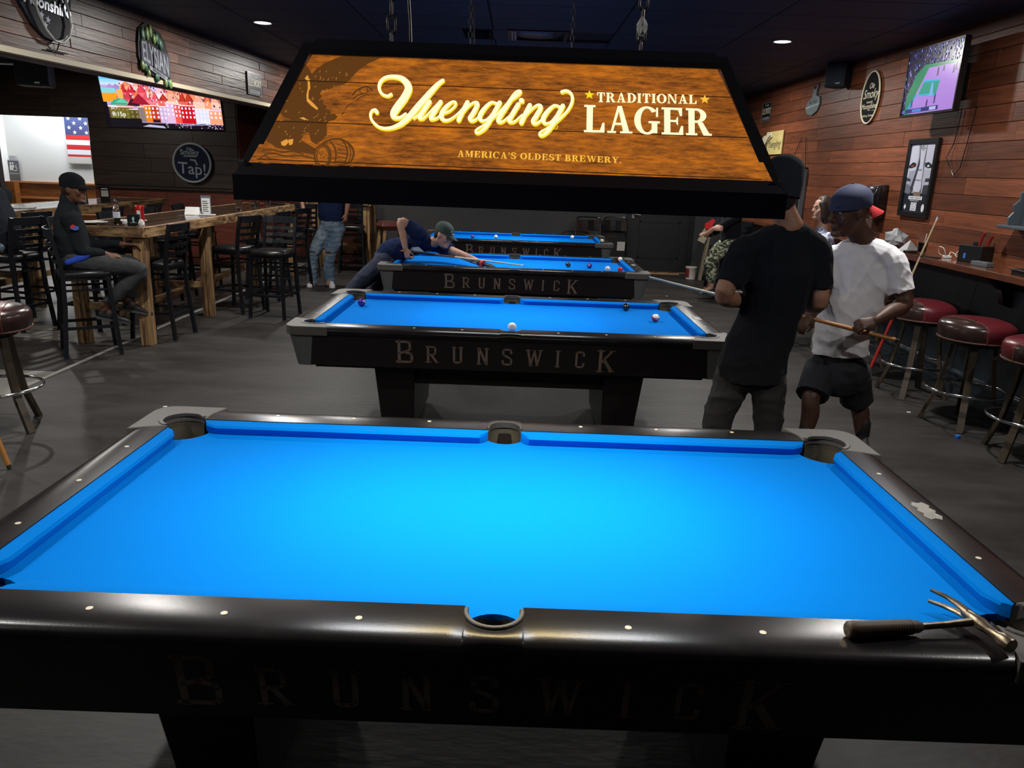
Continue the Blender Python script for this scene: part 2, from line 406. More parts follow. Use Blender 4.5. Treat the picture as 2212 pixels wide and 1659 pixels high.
obj('dish', MB().lathe([(.25, .02), (.20, -.004), (.10, -.012), (.02, -.014)], 24), mat('vent_dish', (.04, .05, .07), .35), vt, smooth=50)
for k in range(2): obj('side_strip', MB().box(-.268+.03*k, -.25+.03*k, -.26, .26, -.014, .004), steel, vt)

# ---------------------------------------------------------------- pool tables
cloth = mat('blue_cloth', (0, .163, .60), .9, spec=.04, bump=(900, .06))
rail_m = mat('rail_laminate', (.008, .0070, .008), .25, spec=.28, var=((.018, .015, .016), (5, 5, 5), .45, .75), bump=(240, .04))
apron_m = mat('apron_laminate', (.010, .008, .009), .42, spec=.35)
cast_m = mat('grey_casting', (.085, .079, .075), .5, spec=.3, bump=(300, .05))
cast_side = mat('grey_corner', (.085, .09, .095), .5)
pocket_m = mat('pocket_liner', (.055, .048, .036), .6, bump=(70, .2))
sight_m = mat('pearl_sight', (.62, .56, .46), .3)
letter_m = mat('apron_letter', (.17, .125, .108), .45, spec=.4)
plate_m = mat('plate_pewter', (.34, .33, .30), .35, .9, bump=(220, .8))
ring_b = mat('pocket_ring', (.045, .042, .040), .45)

# stroke letterforms of the apron word: (polyline, half width); unit height
def rect(x0, y0, x1, y1): return [(x0, y0), (x1, y0), (x1, y1), (x0, y1)]
def band(pts, w):
    out = []
    for (a, b), (c, d) in zip(pts, pts[1:]):
        l = math.hypot(c-a, d-b); nx, ny = -(d-b)/l*w/2, (c-a)/l*w/2; ex, ey = (c-a)/l*w*.3, (d-b)/l*w*.3
        out.append([(a-nx-ex, b-ny-ey), (c-nx+ex, d-ny+ey), (c+nx+ex, d+ny+ey), (a+nx-ex, b+ny-ey)])
    return out
def sf(x, y, w=.17, h=.045): return [rect(x-w, y-h/2, x+w, y+h/2)]
W1 = .125
GLY = {
 'B': band([(.1, 0), (.1, 1)], W1)+band([(.0, .97), (.46, .97), (.55, .9), (.55, .64), (.46, .55), (.1, .42)], .10)+band([(.3, .5), (.56, .42), (.62, .34), (.62, .1), (.54, .03), (.0, .03)], .10),
 'R': band([(.1, 0), (.1, 1)], W1)+band([(.0, .97), (.42, .97), (.5, .9), (.5, .58), (.42, .5), (.1, .45)], .10)+band([(.28, .47), (.56, .03)], .13)+sf(.1, .02)+sf(.58, .02, .1),
 'U': band([(.1, 1), (.1, .14), (.18, .05), (.4, .05), (.48, .14), (.48, 1)], W1)+sf(.1, .98, .13)+sf(.48, .98, .13),
 'N': band([(.1, 0), (.1, 1)], W1)+band([(.12, .96), (.5, .04)], .13)+band([(.52, 0), (.52, 1)], W1)+sf(.1, .02, .14)+sf(.08, .98, .12)+sf(.52, .98, .14)+sf(.52, .02, .1),
 'S': band([(.52, .74), (.5, .9), (.42, .97), (.16, .97), (.08, .88), (.08, .68), (.16, .6), (.46, .42), (.52, .34), (.52, .12), (.44, .04), (.14, .04), (.06, .12), (.05, .26)], .115),
 'W': band([(.05, 1), (.22, .02)], .125)+band([(.22, .04), (.4, .96)], .09)+band([(.4, .96), (.58, .04)], .125)+band([(.58, .02), (.76, 1)], .09)+sf(.06, .98, .15)+sf(.75, .98, .14)+sf(.22, .02, .09)+sf(.58, .02, .09),
 'I': band([(.1, 0), (.1, 1)], W1)+sf(.1, .02, .15)+sf(.1, .98, .15),
 'C': band([(.48, .74), (.46, .9), (.38, .97), (.16, .97), (.08, .88), (.08, .12), (.16, .04), (.38, .04), (.46, .1), (.48, .26)], .115),
 'K': band([(.1, 0), (.1, 1)], W1)+band([(.14, .42), (.56, .97)], .085)+band([(.26, .56), (.58, .03)], .14)+sf(.1, .02, .15)+sf(.1, .98, .15)+sf(.58, .98, .13)+sf(.58, .02, .13),
}
XN, YN, XI, YI, XO, YO, ZR, ZC = 1.185, .55, 1.232, .608, 1.355, .745, .80, .757
PC = (1.207, .588); PRD = .073; SP = (.0, .632); SR = .058
def sym(f):
    for sx in (1, -1):
        for sy in (1, -1): f(sx, sy)
def pool_table(label):
    t = thing('pool_table', label, 'pool table')
    # cloth bed with the six pocket cut-outs
    poly = []
    c = arc(PC[0], PC[1], .088, 180+62, 180-0, 6)
    q = [(1.30, -.66)]
    poly += [(x, -.62) for x in (-1.06, -.075)]+[(x, y) for x, y in arc(0, -.642, .072, 155, 25, 10)]+[(.075, -.62), (1.06, -.62)]
    poly += arc(PC[0], -PC[1], .098, 196, 74, 9)
    poly += [(1.245, -.45), (1.245, .45)]+arc(PC[0], PC[1], .098, -74, -196, 9)
    poly += [(1.06, .62), (.075, .62)]+arc(0, .642, .072, -25, -155, 10)+[(-.075, .62), (-1.06, .62)]
    poly += arc(-PC[0], PC[1], .098, 16, -106, 9)+[(-1.245, .45), (-1.245, -.45)]+arc(-PC[0], -PC[1], .098, 106, -16, 9)
    obj('bed_cloth', MB().prism(poly, .722, ZC), cloth, t)
    # cushions: profile swept, ends cut back towards the pockets
    def cushion(fn, a0, a1, c0, c1):
        mb = MB(); st = ((a0, c0, 0), (a0+.012, c0*.9, .25), (a0+abs(c0), 0, 1), (a1-abs(c1), 0, 1), (a1-.012, c1*.9, .25), (a1, c1, 0))
        P = [(0, .797), (.022, .798), (.050, .794), (.058, .786), (.042, .7585), (0, .7585)]; n = len(P); vs = []
        for i, (a, cc, k) in enumerate(st):
            for d, z in P:
                e = d*(1 if 1 < i < 4 else .12 if i in (0, 5) else .55)
                vs.append(fn(a, e, z))
        fs = [(i*n+j, i*n+(j+1) % n, (i+1)*n+(j+1) % n, (i+1)*n+j) for i in range(5) for j in range(n)]+[tuple(range(n)), tuple(5*n+j for j in range(n-1, -1, -1))]
        mb.add(vs, fs); obj('cushion', mb, cloth, t, smooth=35)
    for s in (1, -1):
        cushion(lambda a, d, z: (a, s*(YI-d), z), .062, 1.128, .03, .055)
        cushion(lambda a, d, z: (-a, s*(YI-d), z), .062, 1.128, .03, .055)
        cushion(lambda a, d, z: (s*(XI-d*.82), a, z), -.512, .512, .055, .055)
    # rails with rounded outer edge; the long ones are notched round the side pockets
    PROF = [(0, 0), (.30, .0016), (.55, .0012), (.74, -.0012), (.87, -.0052), (.955, -.0115), (1.0, -.0205), (1.012, -.032), (.985, -.046), (.90, -.052), (.80, -.030)]
    def rail(fn, ins, out):
        mb = MB(); n = len(PROF)+1; vs = []
        for a, i0 in ins:
            for k, (p, dz) in enumerate(PROF):
                d = i0+(out-i0)*p if k else i0
                vs.append(fn(a, d, ZR+dz))
            vs.append(fn(a, i0, ZR-.045))
        m = len(ins)
        fs = [(i*n+j, i*n+(j+1) % n, (i+1)*n+(j+1) % n, (i+1)*n+j) for i in range(m-1) for j in range(n)]+[tuple(range(n)), tuple((m-1)*n+j for j in range(n-1, -1, -1))]
        mb.add(vs, fs); return mb
    xs = [-1.128]+[i*.1-1.0 for i in range(10)]+[-.066]+[-.064*math.cos(PI*k/12) for k in range(13)]+[.066]+[.1+i*.1 for i in range(10)]+[1.128]
    ins = [(x, YI if abs(x) > .0645 else max(YI, SP[1]+math.sqrt(max(.064**2-x*x, 0)))) for x in xs]
    for s in (1, -1):
        r = obj('rail', rail(lambda a, d, z: (a, s*d, z), ins, YO), rail_m, t, smooth=35)
        for k in (-3, -2, -1, 1, 2, 3):
            obj('sight', MB().lathe([(.0076, 0), (.0076, .0014), (.0066, .0018)], 14, (k*.2921, s*.6745, ZR+.0008)), sight_m, r)
        r = obj('rail', rail(lambda a, d, z: (s*d, a, z), [(-.51+.102*i, XI) for i in range(11)], XO), rail_m, t, smooth=35)
        for k in (-1, 0, 1):
            if k == 0 and s > 0:
                pl = [(x*.028, y*.062) for x, y in ((-.55, -1), (.0, -.86), (.55, -1), (1, -.62), (.62, -.3), (1, 0), (.62, .3), (1, .62), (.55, 1), (0, .86), (-.55, 1), (-1, .62), (-.62, .3), (-1, 0), (-.62, -.3), (-1, -.62))]
                obj('maker_plate', MB().prism([(1.283+x, y) for x, y in pl], ZR+.0005, ZR+.0032), plate_m, r, bev=.0006)
            else:
                obj('sight', MB().lathe([(.0076, 0), (.0076, .0014), (.0066, .0018)], 14, (s*1.272, k*.2921, ZR+.0008)), sight_m, r)
    # grey corner castings with a raised lip round the pocket, liner inside
    def corner(sx, sy):
        f = lambda x, y, z: (sx*x, sy*y, z)
        nt = arc(PC[0], PC[1], PRD, -52, 142, 14)
        out = [(1.128, .608), (1.124, .66), (1.095, .749)]
        rnd_ = arc(1.285, .675, .075, 90, 0, 6)
        pts = [(XI, .512), (1.29, .500), (1.362, .470)]+rnd_[::-1]+[(1.095, .749), (1.124, .665), (1.128, .608)]
        poly = pts+[q for q in nt[::-1]]
        # top slab slightly domed: inner ring flat, skirt rounded
        mb = MB(); n = len(poly); vs = [f(x, y, ZR+.003) for x, y in poly]
        def shr(k): return [f(PC[0]*(1-k)+x*k, PC[1]*(1-k)+y*k, 0) for x, y in poly]
        outer = list(range(2, 2+len(rnd_)+2))
        lo = []
        for i, (x, y) in enumerate(poly): vs.append(f(x, y, ZR-.052 if i < len(pts) else ZR-.03))
        mb.add(vs, [tuple(range(n))]+[tuple(range(2*n-1, n-1, -1))]+[(i, n+i, n+(i+1) % n, (i+1) % n) for i in range(n)])
        cs = obj('corner_casting', mb, cast_m, t, bev=.004, seg=2)
        a = arc(PC[0], PC[1], PRD-.006, -62, 152, 16); b = arc(PC[0], PC[1], PRD+.011, -60, 150, 16)
        obj('pocket_lip', MB().prism(a+b[::-1], ZR-.008, ZR+.0065, fn=f), ring_b, cs, bev=.002)
        A = arc(PC[0], PC[1], PRD+.004, 0, 360, 24)[:-1]; B = arc(PC[0], PC[1], PRD*.86, 0, 360, 24)[:-1]
        m2 = MB(); vs = [f(x, y, .752) for x, y in A]+[f(x, y, .64) for x, y in B]
        vs2 = [f(x, y, ZR-.004) for x, y in A]
        keep = [i for i in range(24) if not (175 < (i*15) % 360 < 285)]
        m2.add(vs, [(i, (i+1) % 24, 24+(i+1) % 24, 24+i) for i in range(24)]+[tuple(range(24, 48))])
        m2.add(vs2+vs[:24], [(i, (i+1) % 24, 24+(i+1) % 24, 24+i) for i in keep])
        obj('pocket_liner', m2, pocket_m, t, smooth=60)
        # corner skirt below the casting
        m3 = MB()
        T = [(1.340, .585), (1.343, .660), (1.335, .705), (1.310, .730), (1.265, .733), (1.19, .733)]
        Bm = [(1.300, .61), (1.303, .645), (1.298, .675), (1.28, .694), (1.245, .697), (1.215, .697)]
        vs = [f(x, y, .755) for x, y in T]+[f(x, y, .552) for x, y in Bm]; n = len(T)
        inn = [f(x*.96, y*.93, .755) for x, y in T]+[f(x*.96, y*.93, .552) for x, y in Bm]
        m3.add(vs+inn, [(i, i+1, n+i+1, n+i) for i in range(n-1)]+[(2*n+i+1, 2*n+i, 3*n+i, 3*n+i+1) for i in range(n-1)]+[(n+i, n+i+1, 3*n+i+1, 3*n+i) for i in range(n-1)]+[(0, n, 3*n, 2*n), (n-1, 3*n-1, 4*n-1, 2*n-1)])
        obj('corner_skirt', m3, cast_side, t, smooth=45)
    sym(corner)
    for s in (1, -1):
        f = lambda x, y, z: (x, s*y, z)
        a = arc(0, SP[1], .0575, -12, 192, 16); b = arc(0, SP[1]+.001, .0675, -10, 190, 16)
        obj('side_pocket_ring', MB().prism(a+b[::-1], ZR-.02, ZR+.006, fn=f), ring_b, t, bev=.002)
        A = arc(0, SP[1], .063, 0, 360, 24)[:-1]; m2 = MB()
        vs = [f(x, y, .75) for x, y in A]+[f(x*.85, (y-SP[1])*.85+SP[1], .64) for x, y in A]; up = [f(x, y, ZR-.006) for x, y in A]
        m2.add(vs, [(i, (i+1) % 24, 24+(i+1) % 24, 24+i) for i in range(24)]+[tuple(range(24, 48))])
        m2.add(up+vs[:24], [(i, (i+1) % 24, 24+(i+1) % 24, 24+i) for i in range(12)])
        obj('side_pocket_liner', m2, pocket_m, t, smooth=60)
    # aprons
    for s in (1, -1):
        f = lambda x, y, z: (x, s*y, z)
        vs = [f(-1.25, .697, .555), f(1.25, .697, .555), f(1.25, .66, .555), f(-1.25, .66, .555), f(-1.25, .733, .757), f(1.25, .733, .757), f(1.25, .69, .757), f(-1.25, .69, .757)]
        ap = obj('apron', MB().hexa(vs), apron_m, t)
        lx = (-.635, -.468, -.314, -.160, -.014, .155, .296, .428, .590)
        for ch, x in zip('BRUNSWICK', lx):
            big = ch in 'BK'; h = .138 if big else .104; zb = .592 if ch != 'K' else .577
            g = GLY[ch]; wd = max(p[0] for q in g for p in q)
            mb = MB()
            for q in g:
                mb.flat([((x+(px-wd/2)*h*1.06), zb+py*h+(.006 if not big else 0)) for px, py in q], lambda u, v: (s*-u if s > 0 else u, s*(.697+(v-.555)*.1782+.0009), v))
            o = obj('letter', mb, letter_m, ap); o['label'] = 'dim tan apron letter'
        g = lambda x, y, z: (s*x, y, z)
        vs = [g(1.300, -.63, .555), g(1.300, .63, .555), g(1.26, .63, .555), g(1.26, -.63, .555), g(1.340, -.60, .757), g(1.340, .60, .757), g(1.29, .60, .757), g(1.29, -.60, .757)]
        obj('apron', MB().hexa(vs), apron_m, t)
    obj('slate_frame', MB().box(-1.2, 1.2, -.64, .64, .53, .64), apron_m, t)
    # two broad pedestals, beams between them, levelling feet
    for s in (1, -1):
        mb = MB()
        vs = [(s*.62, -.44, .035), (s*.82, -.44, .035), (s*.82, .44, .035), (s*.62, .44, .035), (s*.60, -.52, .56), (s*.865, -.52, .56), (s*.865, .52, .56), (s*.60, .52, .56)]
        pd = obj('pedestal', MB().hexa(vs), apron_m, t, bev=.006)
        for y in (-.37, .37):
            obj('leveller', MB().lathe([(.052, 0), (.05, .012), (.02, .02), (.016, .05)], 18, (s*.72, y, 0)), steel, pd, smooth=40)
    for s in (1, -1):
        obj('beam', MB().box(-.62, .62, s*.36-.02, s*.36+.02, .37, .555), apron_m, t, bev=.004)
    return t
TL = ['nearest pool table, empty blue cloth, with a hammer lying on its near rail', 'second pool table, white cue ball by its near side pocket, right behind the nearest table',
      'third pool table, with the player in the dark green cap bending over its left end', 'farthest pool table, standing before the charcoal back wall']
T1 = pool_table(TL[0]); T1['group'] = 'pool tables in a row'
for y, l in zip(TABLE_Y[1:], TL[1:]): dup(T1, (0, y, 0), 0, l)

# balls
def ball(name, label, x, y, col, stripe=False, num=None, tilt=(0, 0, 0), z=ZC):
    r = .0286
    cm = mat('ball_'+name, col, .12, spec=.6, coat=.6)
    mb = MB(); mb.ball((0, 0, 0), r, 24)
    if stripe:
        mb.m = [0 if abs(sum(mb.v[i][2] for i in f)/len(f)) < r*.52 else 1 for f in mb.f]
    o = obj('pool_ball', mb, [cm, MATS['ball_white']], None, smooth=80)
    o.location = (x, y, z+r); o.rotation_euler = tilt
    tag(o, label, 'ball', 'pool balls')
    if num:
        d = thing_disc(o, num, r)
    return o
mat('ball_white', (.80, .78, .68), .12, spec=.6, coat=.6)
def thing_disc(o, num, r):
    R = M.Rotation(math.radians(62), 3, 'X')
    mb = MB(); n = 14
    vs = [V((0, 0, r*1.004))]+[V((.0105*math.cos(2*PI*k/n), .0105*math.sin(2*PI*k/n), math.sqrt((r*1.004)**2-.0105**2))) for k in range(n)]
    mb.add([R@v for v in vs], [(0, 1+k, 1+(k+1) % n) for k in range(n)])
    d = obj('number_disc', mb, MATS['ball_white'], o)
    text('numeral', num, ink, o, R@V((0, 0, r*1.012)), R@V((1, 0, 0)), R@V((0, 1, 0)), .013)
    return d
ball('purple', 'dark purple ball near the left end of the second pool table', -1.085, 3.352, (.045, .010, .22), num='4', tilt=(0, .7, .9))
ball('black', 'black ball near the right end of the second pool table', .856, 3.566, (.006, .006, .008), num='8', tilt=(1.9, 0, 0))
ball('maroon', 'white ball with a crimson stripe on the second pool table', 1.006, 3.158, (.30, .012, .035), True, num='15', tilt=(.5, 0, .2))
ball('cue', 'white cue ball right at the near side pocket of the second table', .009, 2.655, (.80, .76, .62))
ball('black2', 'black ball left of the dark purple ball on the third pool table', .578, 6.144, (.006, .006, .008), num='8', tilt=(1.4, .5, .4))
ball('purple2', 'dark purple ball beside the black ball on the third pool table', .806, 6.13, (.040, .010, .24), num='4', tilt=(.3, 0, -.4))
ball('cue2', 'white cue ball on the third pool table, beside the red ball', .975, 5.905, (.80, .76, .68))
ball('red', 'red ball near the right end of the third pool table', 1.10, 5.865, (.55, .02, .02))
ball('coral', 'red striped ball in the far right pocket of the third pool table', 1.215, 6.79, (.60, .05, .05), True, z=.765, tilt=(1.2, .4, 0))
ball('blue', 'dark blue ball left of the yellow striped ball on the farthest table', -.632, 9.271, (.01, .02, .25), num='2', tilt=(.4, 0, .3))
ball('yellow', 'yellow striped ball on the farthest pool table', -.294, 9.333, (.75, .48, .02), True, tilt=(.6, .5, 0))
ball('cue3', 'white cue ball on the farthest pool table', .863, 9.899-.12, (.80, .78, .62))
ball('green', 'green striped ball heaped in the near right pocket of the farthest table', 1.205, 8.755, (.03, .16, .06), True, tilt=(.9, .4, 0), z=.800)

# ---------------------------------------------------------------- lamps over the tables
lamp_black = mat('lamp_frame', (.017, .015, .020), .38, spec=.45)
def panel_mat():
    m = mat('lamp_sheet', (.02, .012, .006), .35, spec=.4); N = m.node_tree.nodes; L = m.node_tree.links; b = N['Principled BSDF']
    tc = N.new('ShaderNodeTexCoord')
    def noise(sc, det, ro=.65):
        mp = N.new('ShaderNodeMapping'); mp.inputs['Scale'].default_value = sc; L.new(tc.outputs['Object'], mp.inputs[0])
        n = N.new('ShaderNodeTexNoise'); n.inputs['Scale'].default_value = 1; n.inputs['Detail'].default_value = det; n.inputs['Roughness'].default_value = ro
        L.new(mp.outputs[0], n.inputs['Vector']); return n.outputs['Fac']
    r = N.new('ShaderNodeValToRGB'); e = r.color_ramp.elements
    e[0].position = .385; e[0].color = (.085, .026, .007, 1); e[1].position = .655; e[1].color = (.66, .190, .012, 1)
    k = e.new(.50); k.color = (.30, .088, .012, 1)
    a = noise((22, 130, 130), 10, .74); c = noise((5, 12, 12), 5)
    mx = N.new('ShaderNodeMath'); mx.operation = 'MULTIPLY_ADD'; mx.inputs[1].default_value = .62
    L.new(a, mx.inputs[0]); ml = N.new('ShaderNodeMath'); ml.operation = 'MULTIPLY'; ml.inputs[1].default_value = .40; L.new(c, ml.inputs[0]); L.new(ml.outputs[0], mx.inputs[2])
    L.new(mx.outputs[0], r.inputs[0]); L.new(r.outputs[0], b.inputs['Emission Color']); b.inputs['Emission Strength'].default_value = 1.0
    return m
sheet_m = panel_mat()
cream = glow('sign_cream', (1.0, .93, .52), 1.25)
yellow = glow('sign_yellow', (1.0, .74, .03), 1.0)
amber = glow('sign_amber', (1.0, .55, .06), 1.0)
sepia = glow('sign_sepia', (.115, .042, .009), 1.0)
seam_m = glow('sign_seam', (.03, .010, .003), 1.0)
spark = glow('sign_spark', (.75, .33, .05), 1.0)
# lit sheet plane of the front face: u along x, v up the slope
LB, LT = V((0, -.27, 1.742)), V((0, -.135, 2.005)); LD = (LT-LB).normalized(); LN = V((1, 0, 0)).cross(LD)
LEN = (LT-LB).length
def sp(k): return lambda u, v: tuple(V((u, 0, 0))+LB+LD*v+LN*k)
SL = {
 'A': ([[(.02, 0), (.36, 0), (.36, .07), (.02, .07)], [(.52, 0), (1.0, 0), (1.0, .07), (.52, .07)], [(.15, .05), (.24, .05), (.53, 1), (.42, 1)], [(.64, .05), (.88, .05), (.58, 1), (.42, 1)], [(.27, .30), (.70, .30), (.68, .38), (.29, .38)]], 1.02),
 "'": ([[(.04, 1), (.2, 1), (.16, .62), (.08, .62)]], .26), '.': ([arc(.12, .1, .11, 0, 330, 11)], .26),
}
def ringp(cx, cy, ax, ay, bx, by, a0, a1, n=18):
    """thick-thin bowl as quads: outer ellipse (ax, ay), inner (bx, by)"""
    o, i = arc(cx, cy, ax, a0, a1, n, ay), arc(cx, cy, bx, a0, a1, n, by)
    return [[o[k], o[k+1], i[k+1], i[k]] for k in range(n)]
def stem(x, w=.24, e=.10): return [rect(x, 0, x+w, 1), rect(x-e, 0, x+w+e, .075), rect(x-e, .925, x+w+e, 1)]
SL['T'] = ([rect(.30, 0, .54, 1), rect(.18, 0, .66, .075), rect(.02, .92, .82, 1), [(.02, 1), (.02, .68), (.10, .68), (.14, .93)], [(.82, 1), (.82, .68), (.74, .68), (.70, .93)]], .86)
SL['R'] = (stem(.10)+ringp(.42, .735, .38, .265, .15, .185, -90, 90)+[rect(.3, .92, .42, 1), rect(.3, .47, .42, .55)]+[[(.44, .5), (.66, .48), (.92, .05), (.68, 0)], rect(.70, 0, 1.0, .075)], 1.0)
SL['D'] = (stem(.10)+ringp(.40, .5, .52, .5, .27, .42, -90, 90)+[rect(.3, .92, .42, 1), rect(.3, 0, .42, .08)], .96)
SL['I'] = (stem(.10), .46)
SL['O'] = (ringp(.5, .5, .5, .52, .25, .44, 0, 360, 32), 1.02)
SL['N'] = ([rect(.10, 0, .18, 1), rect(0, 0, .30, .075), rect(0, .925, .24, 1), [(.10, 1), (.34, 1), (.90, 0), (.72, 0)], rect(.80, 0, .90, 1), rect(.68, .925, 1.0, 1)], 1.02)
SL['L'] = (stem(.10)+[rect(.3, 0, .80, .085), [(.80, 0), (.80, .36), (.72, .36), (.62, .07)]], .84)
SL['G'] = (ringp(.50, .5, .5, .52, .25, .44, 42, 322, 26)+[rect(.56, .40, 1.0, .475), rect(.68, .04, .90, .45), [(.86, .98), (.93, .98), (.93, .64), (.85, .64)]], 1.02)
SL['E'] = (stem(.10)+[rect(.3, .92, .80, 1), rect(.3, 0, .84, .08), rect(.3, .47, .62, .545), [(.80, 1), (.80, .70), (.72, .70), (.64, .93)], [(.84, 0), (.84, .33), (.76, .33), (.66, .07)], [(.64, .34), (.64, .68), (.57, .6), (.57, .42)]], .90)
SL['M'] = ([rect(.10, 0, .18, 1), rect(0, 0, .30, .075), rect(0, .925, .24, 1), [(.10, 1), (.34, 1), (.62, .12), (.50, 0)], [(.50, 0), (.58, .02), (.92, 1), (.84, 1)], rect(.84, 0, 1.08, 1), rect(.74, 0, 1.18, .075), rect(.92, .925, 1.18, 1)], 1.22)
SL['C'] = (ringp(.50, .5, .5, .52, .25, .44, 42, 322, 26)+[[(.86, .98), (.93, .98), (.93, .64), (.85, .64)]], .98)
SL['S'] = (ringp(.40, .74, .38, .28, .16, .19, 30, 270, 14)+ringp(.40, .27, .40, .29, .16, .20, 90, -150, 14)+[[(.68, .98), (.75, .98), (.75, .66), (.67, .66)], [(.02, .02), (.09, .02), (.10, .36), (.02, .36)], [(.20, .56), (.40, .44), (.62, .36), (.42, .62)]], .82)
SL['B'] = (stem(.10)+ringp(.42, .755, .34, .245, .12, .165, -90, 90)+ringp(.42, .27, .42, .27, .17, .185, -90, 90)+[rect(.3, .92, .42, 1), rect(.3, .47, .42, .545), rect(.3, 0, .42, .08)], .90)
SL['W'] = ([[(.10, 1), (.34, 1), (.56, 0), (.44, 0)], [(.44, 0), (.54, 0), (.78, 1), (.70, 1)], [(.66, 1), (.90, 1), (1.10, 0), (.98, 0)], [(.98, 0), (1.08, 0), (1.34, 1), (1.26, 1)], rect(0, .925, .44, 1), rect(.60, .925, .96, 1), rect(1.16, .925, 1.46, 1)], 1.46)
SL['Y'] = ([rect(.38, 0, .62, .48), rect(.28, 0, .72, .075), [(.10, 1), (.36, 1), (.62, .46), (.40, .40)], [(.82, 1), (.92, 1), (.60, .42), (.50, .42)], rect(0, .925, .44, 1), rect(.70, .925, 1.02, 1)], 1.02)
def slab(mb, s, u0, u1, vb0, vb1, h0, h1, fn, gap=.09):
    """word set from u0 to u1; baseline vb0..vb1 and height h0..h1 vary across the sheet"""
    tot = sum((SL[c][1]+gap) if c != ' ' else .45 for c in s)-gap; x = 0
    for c in s:
        if c == ' ': x += .45; continue
        g, wd = SL[c]
        for q in g:
            out = []
            for px, py in q:
                k = (x+px)/tot; out.append((u0+(u1-u0)*k, vb0+(vb1-vb0)*k+py*(h0+(h1-h0)*k)))
            mb.flat(out, fn)
        x += wd+gap
def star(cx, cy, r, rot=90): return [(cx+(r if i % 2 == 0 else r*.42)*math.cos(math.radians(rot+36*i)), cy+(r if i % 2 == 0 else r*.42)*math.sin(math.radians(rot+36*i))) for i in range(10)]
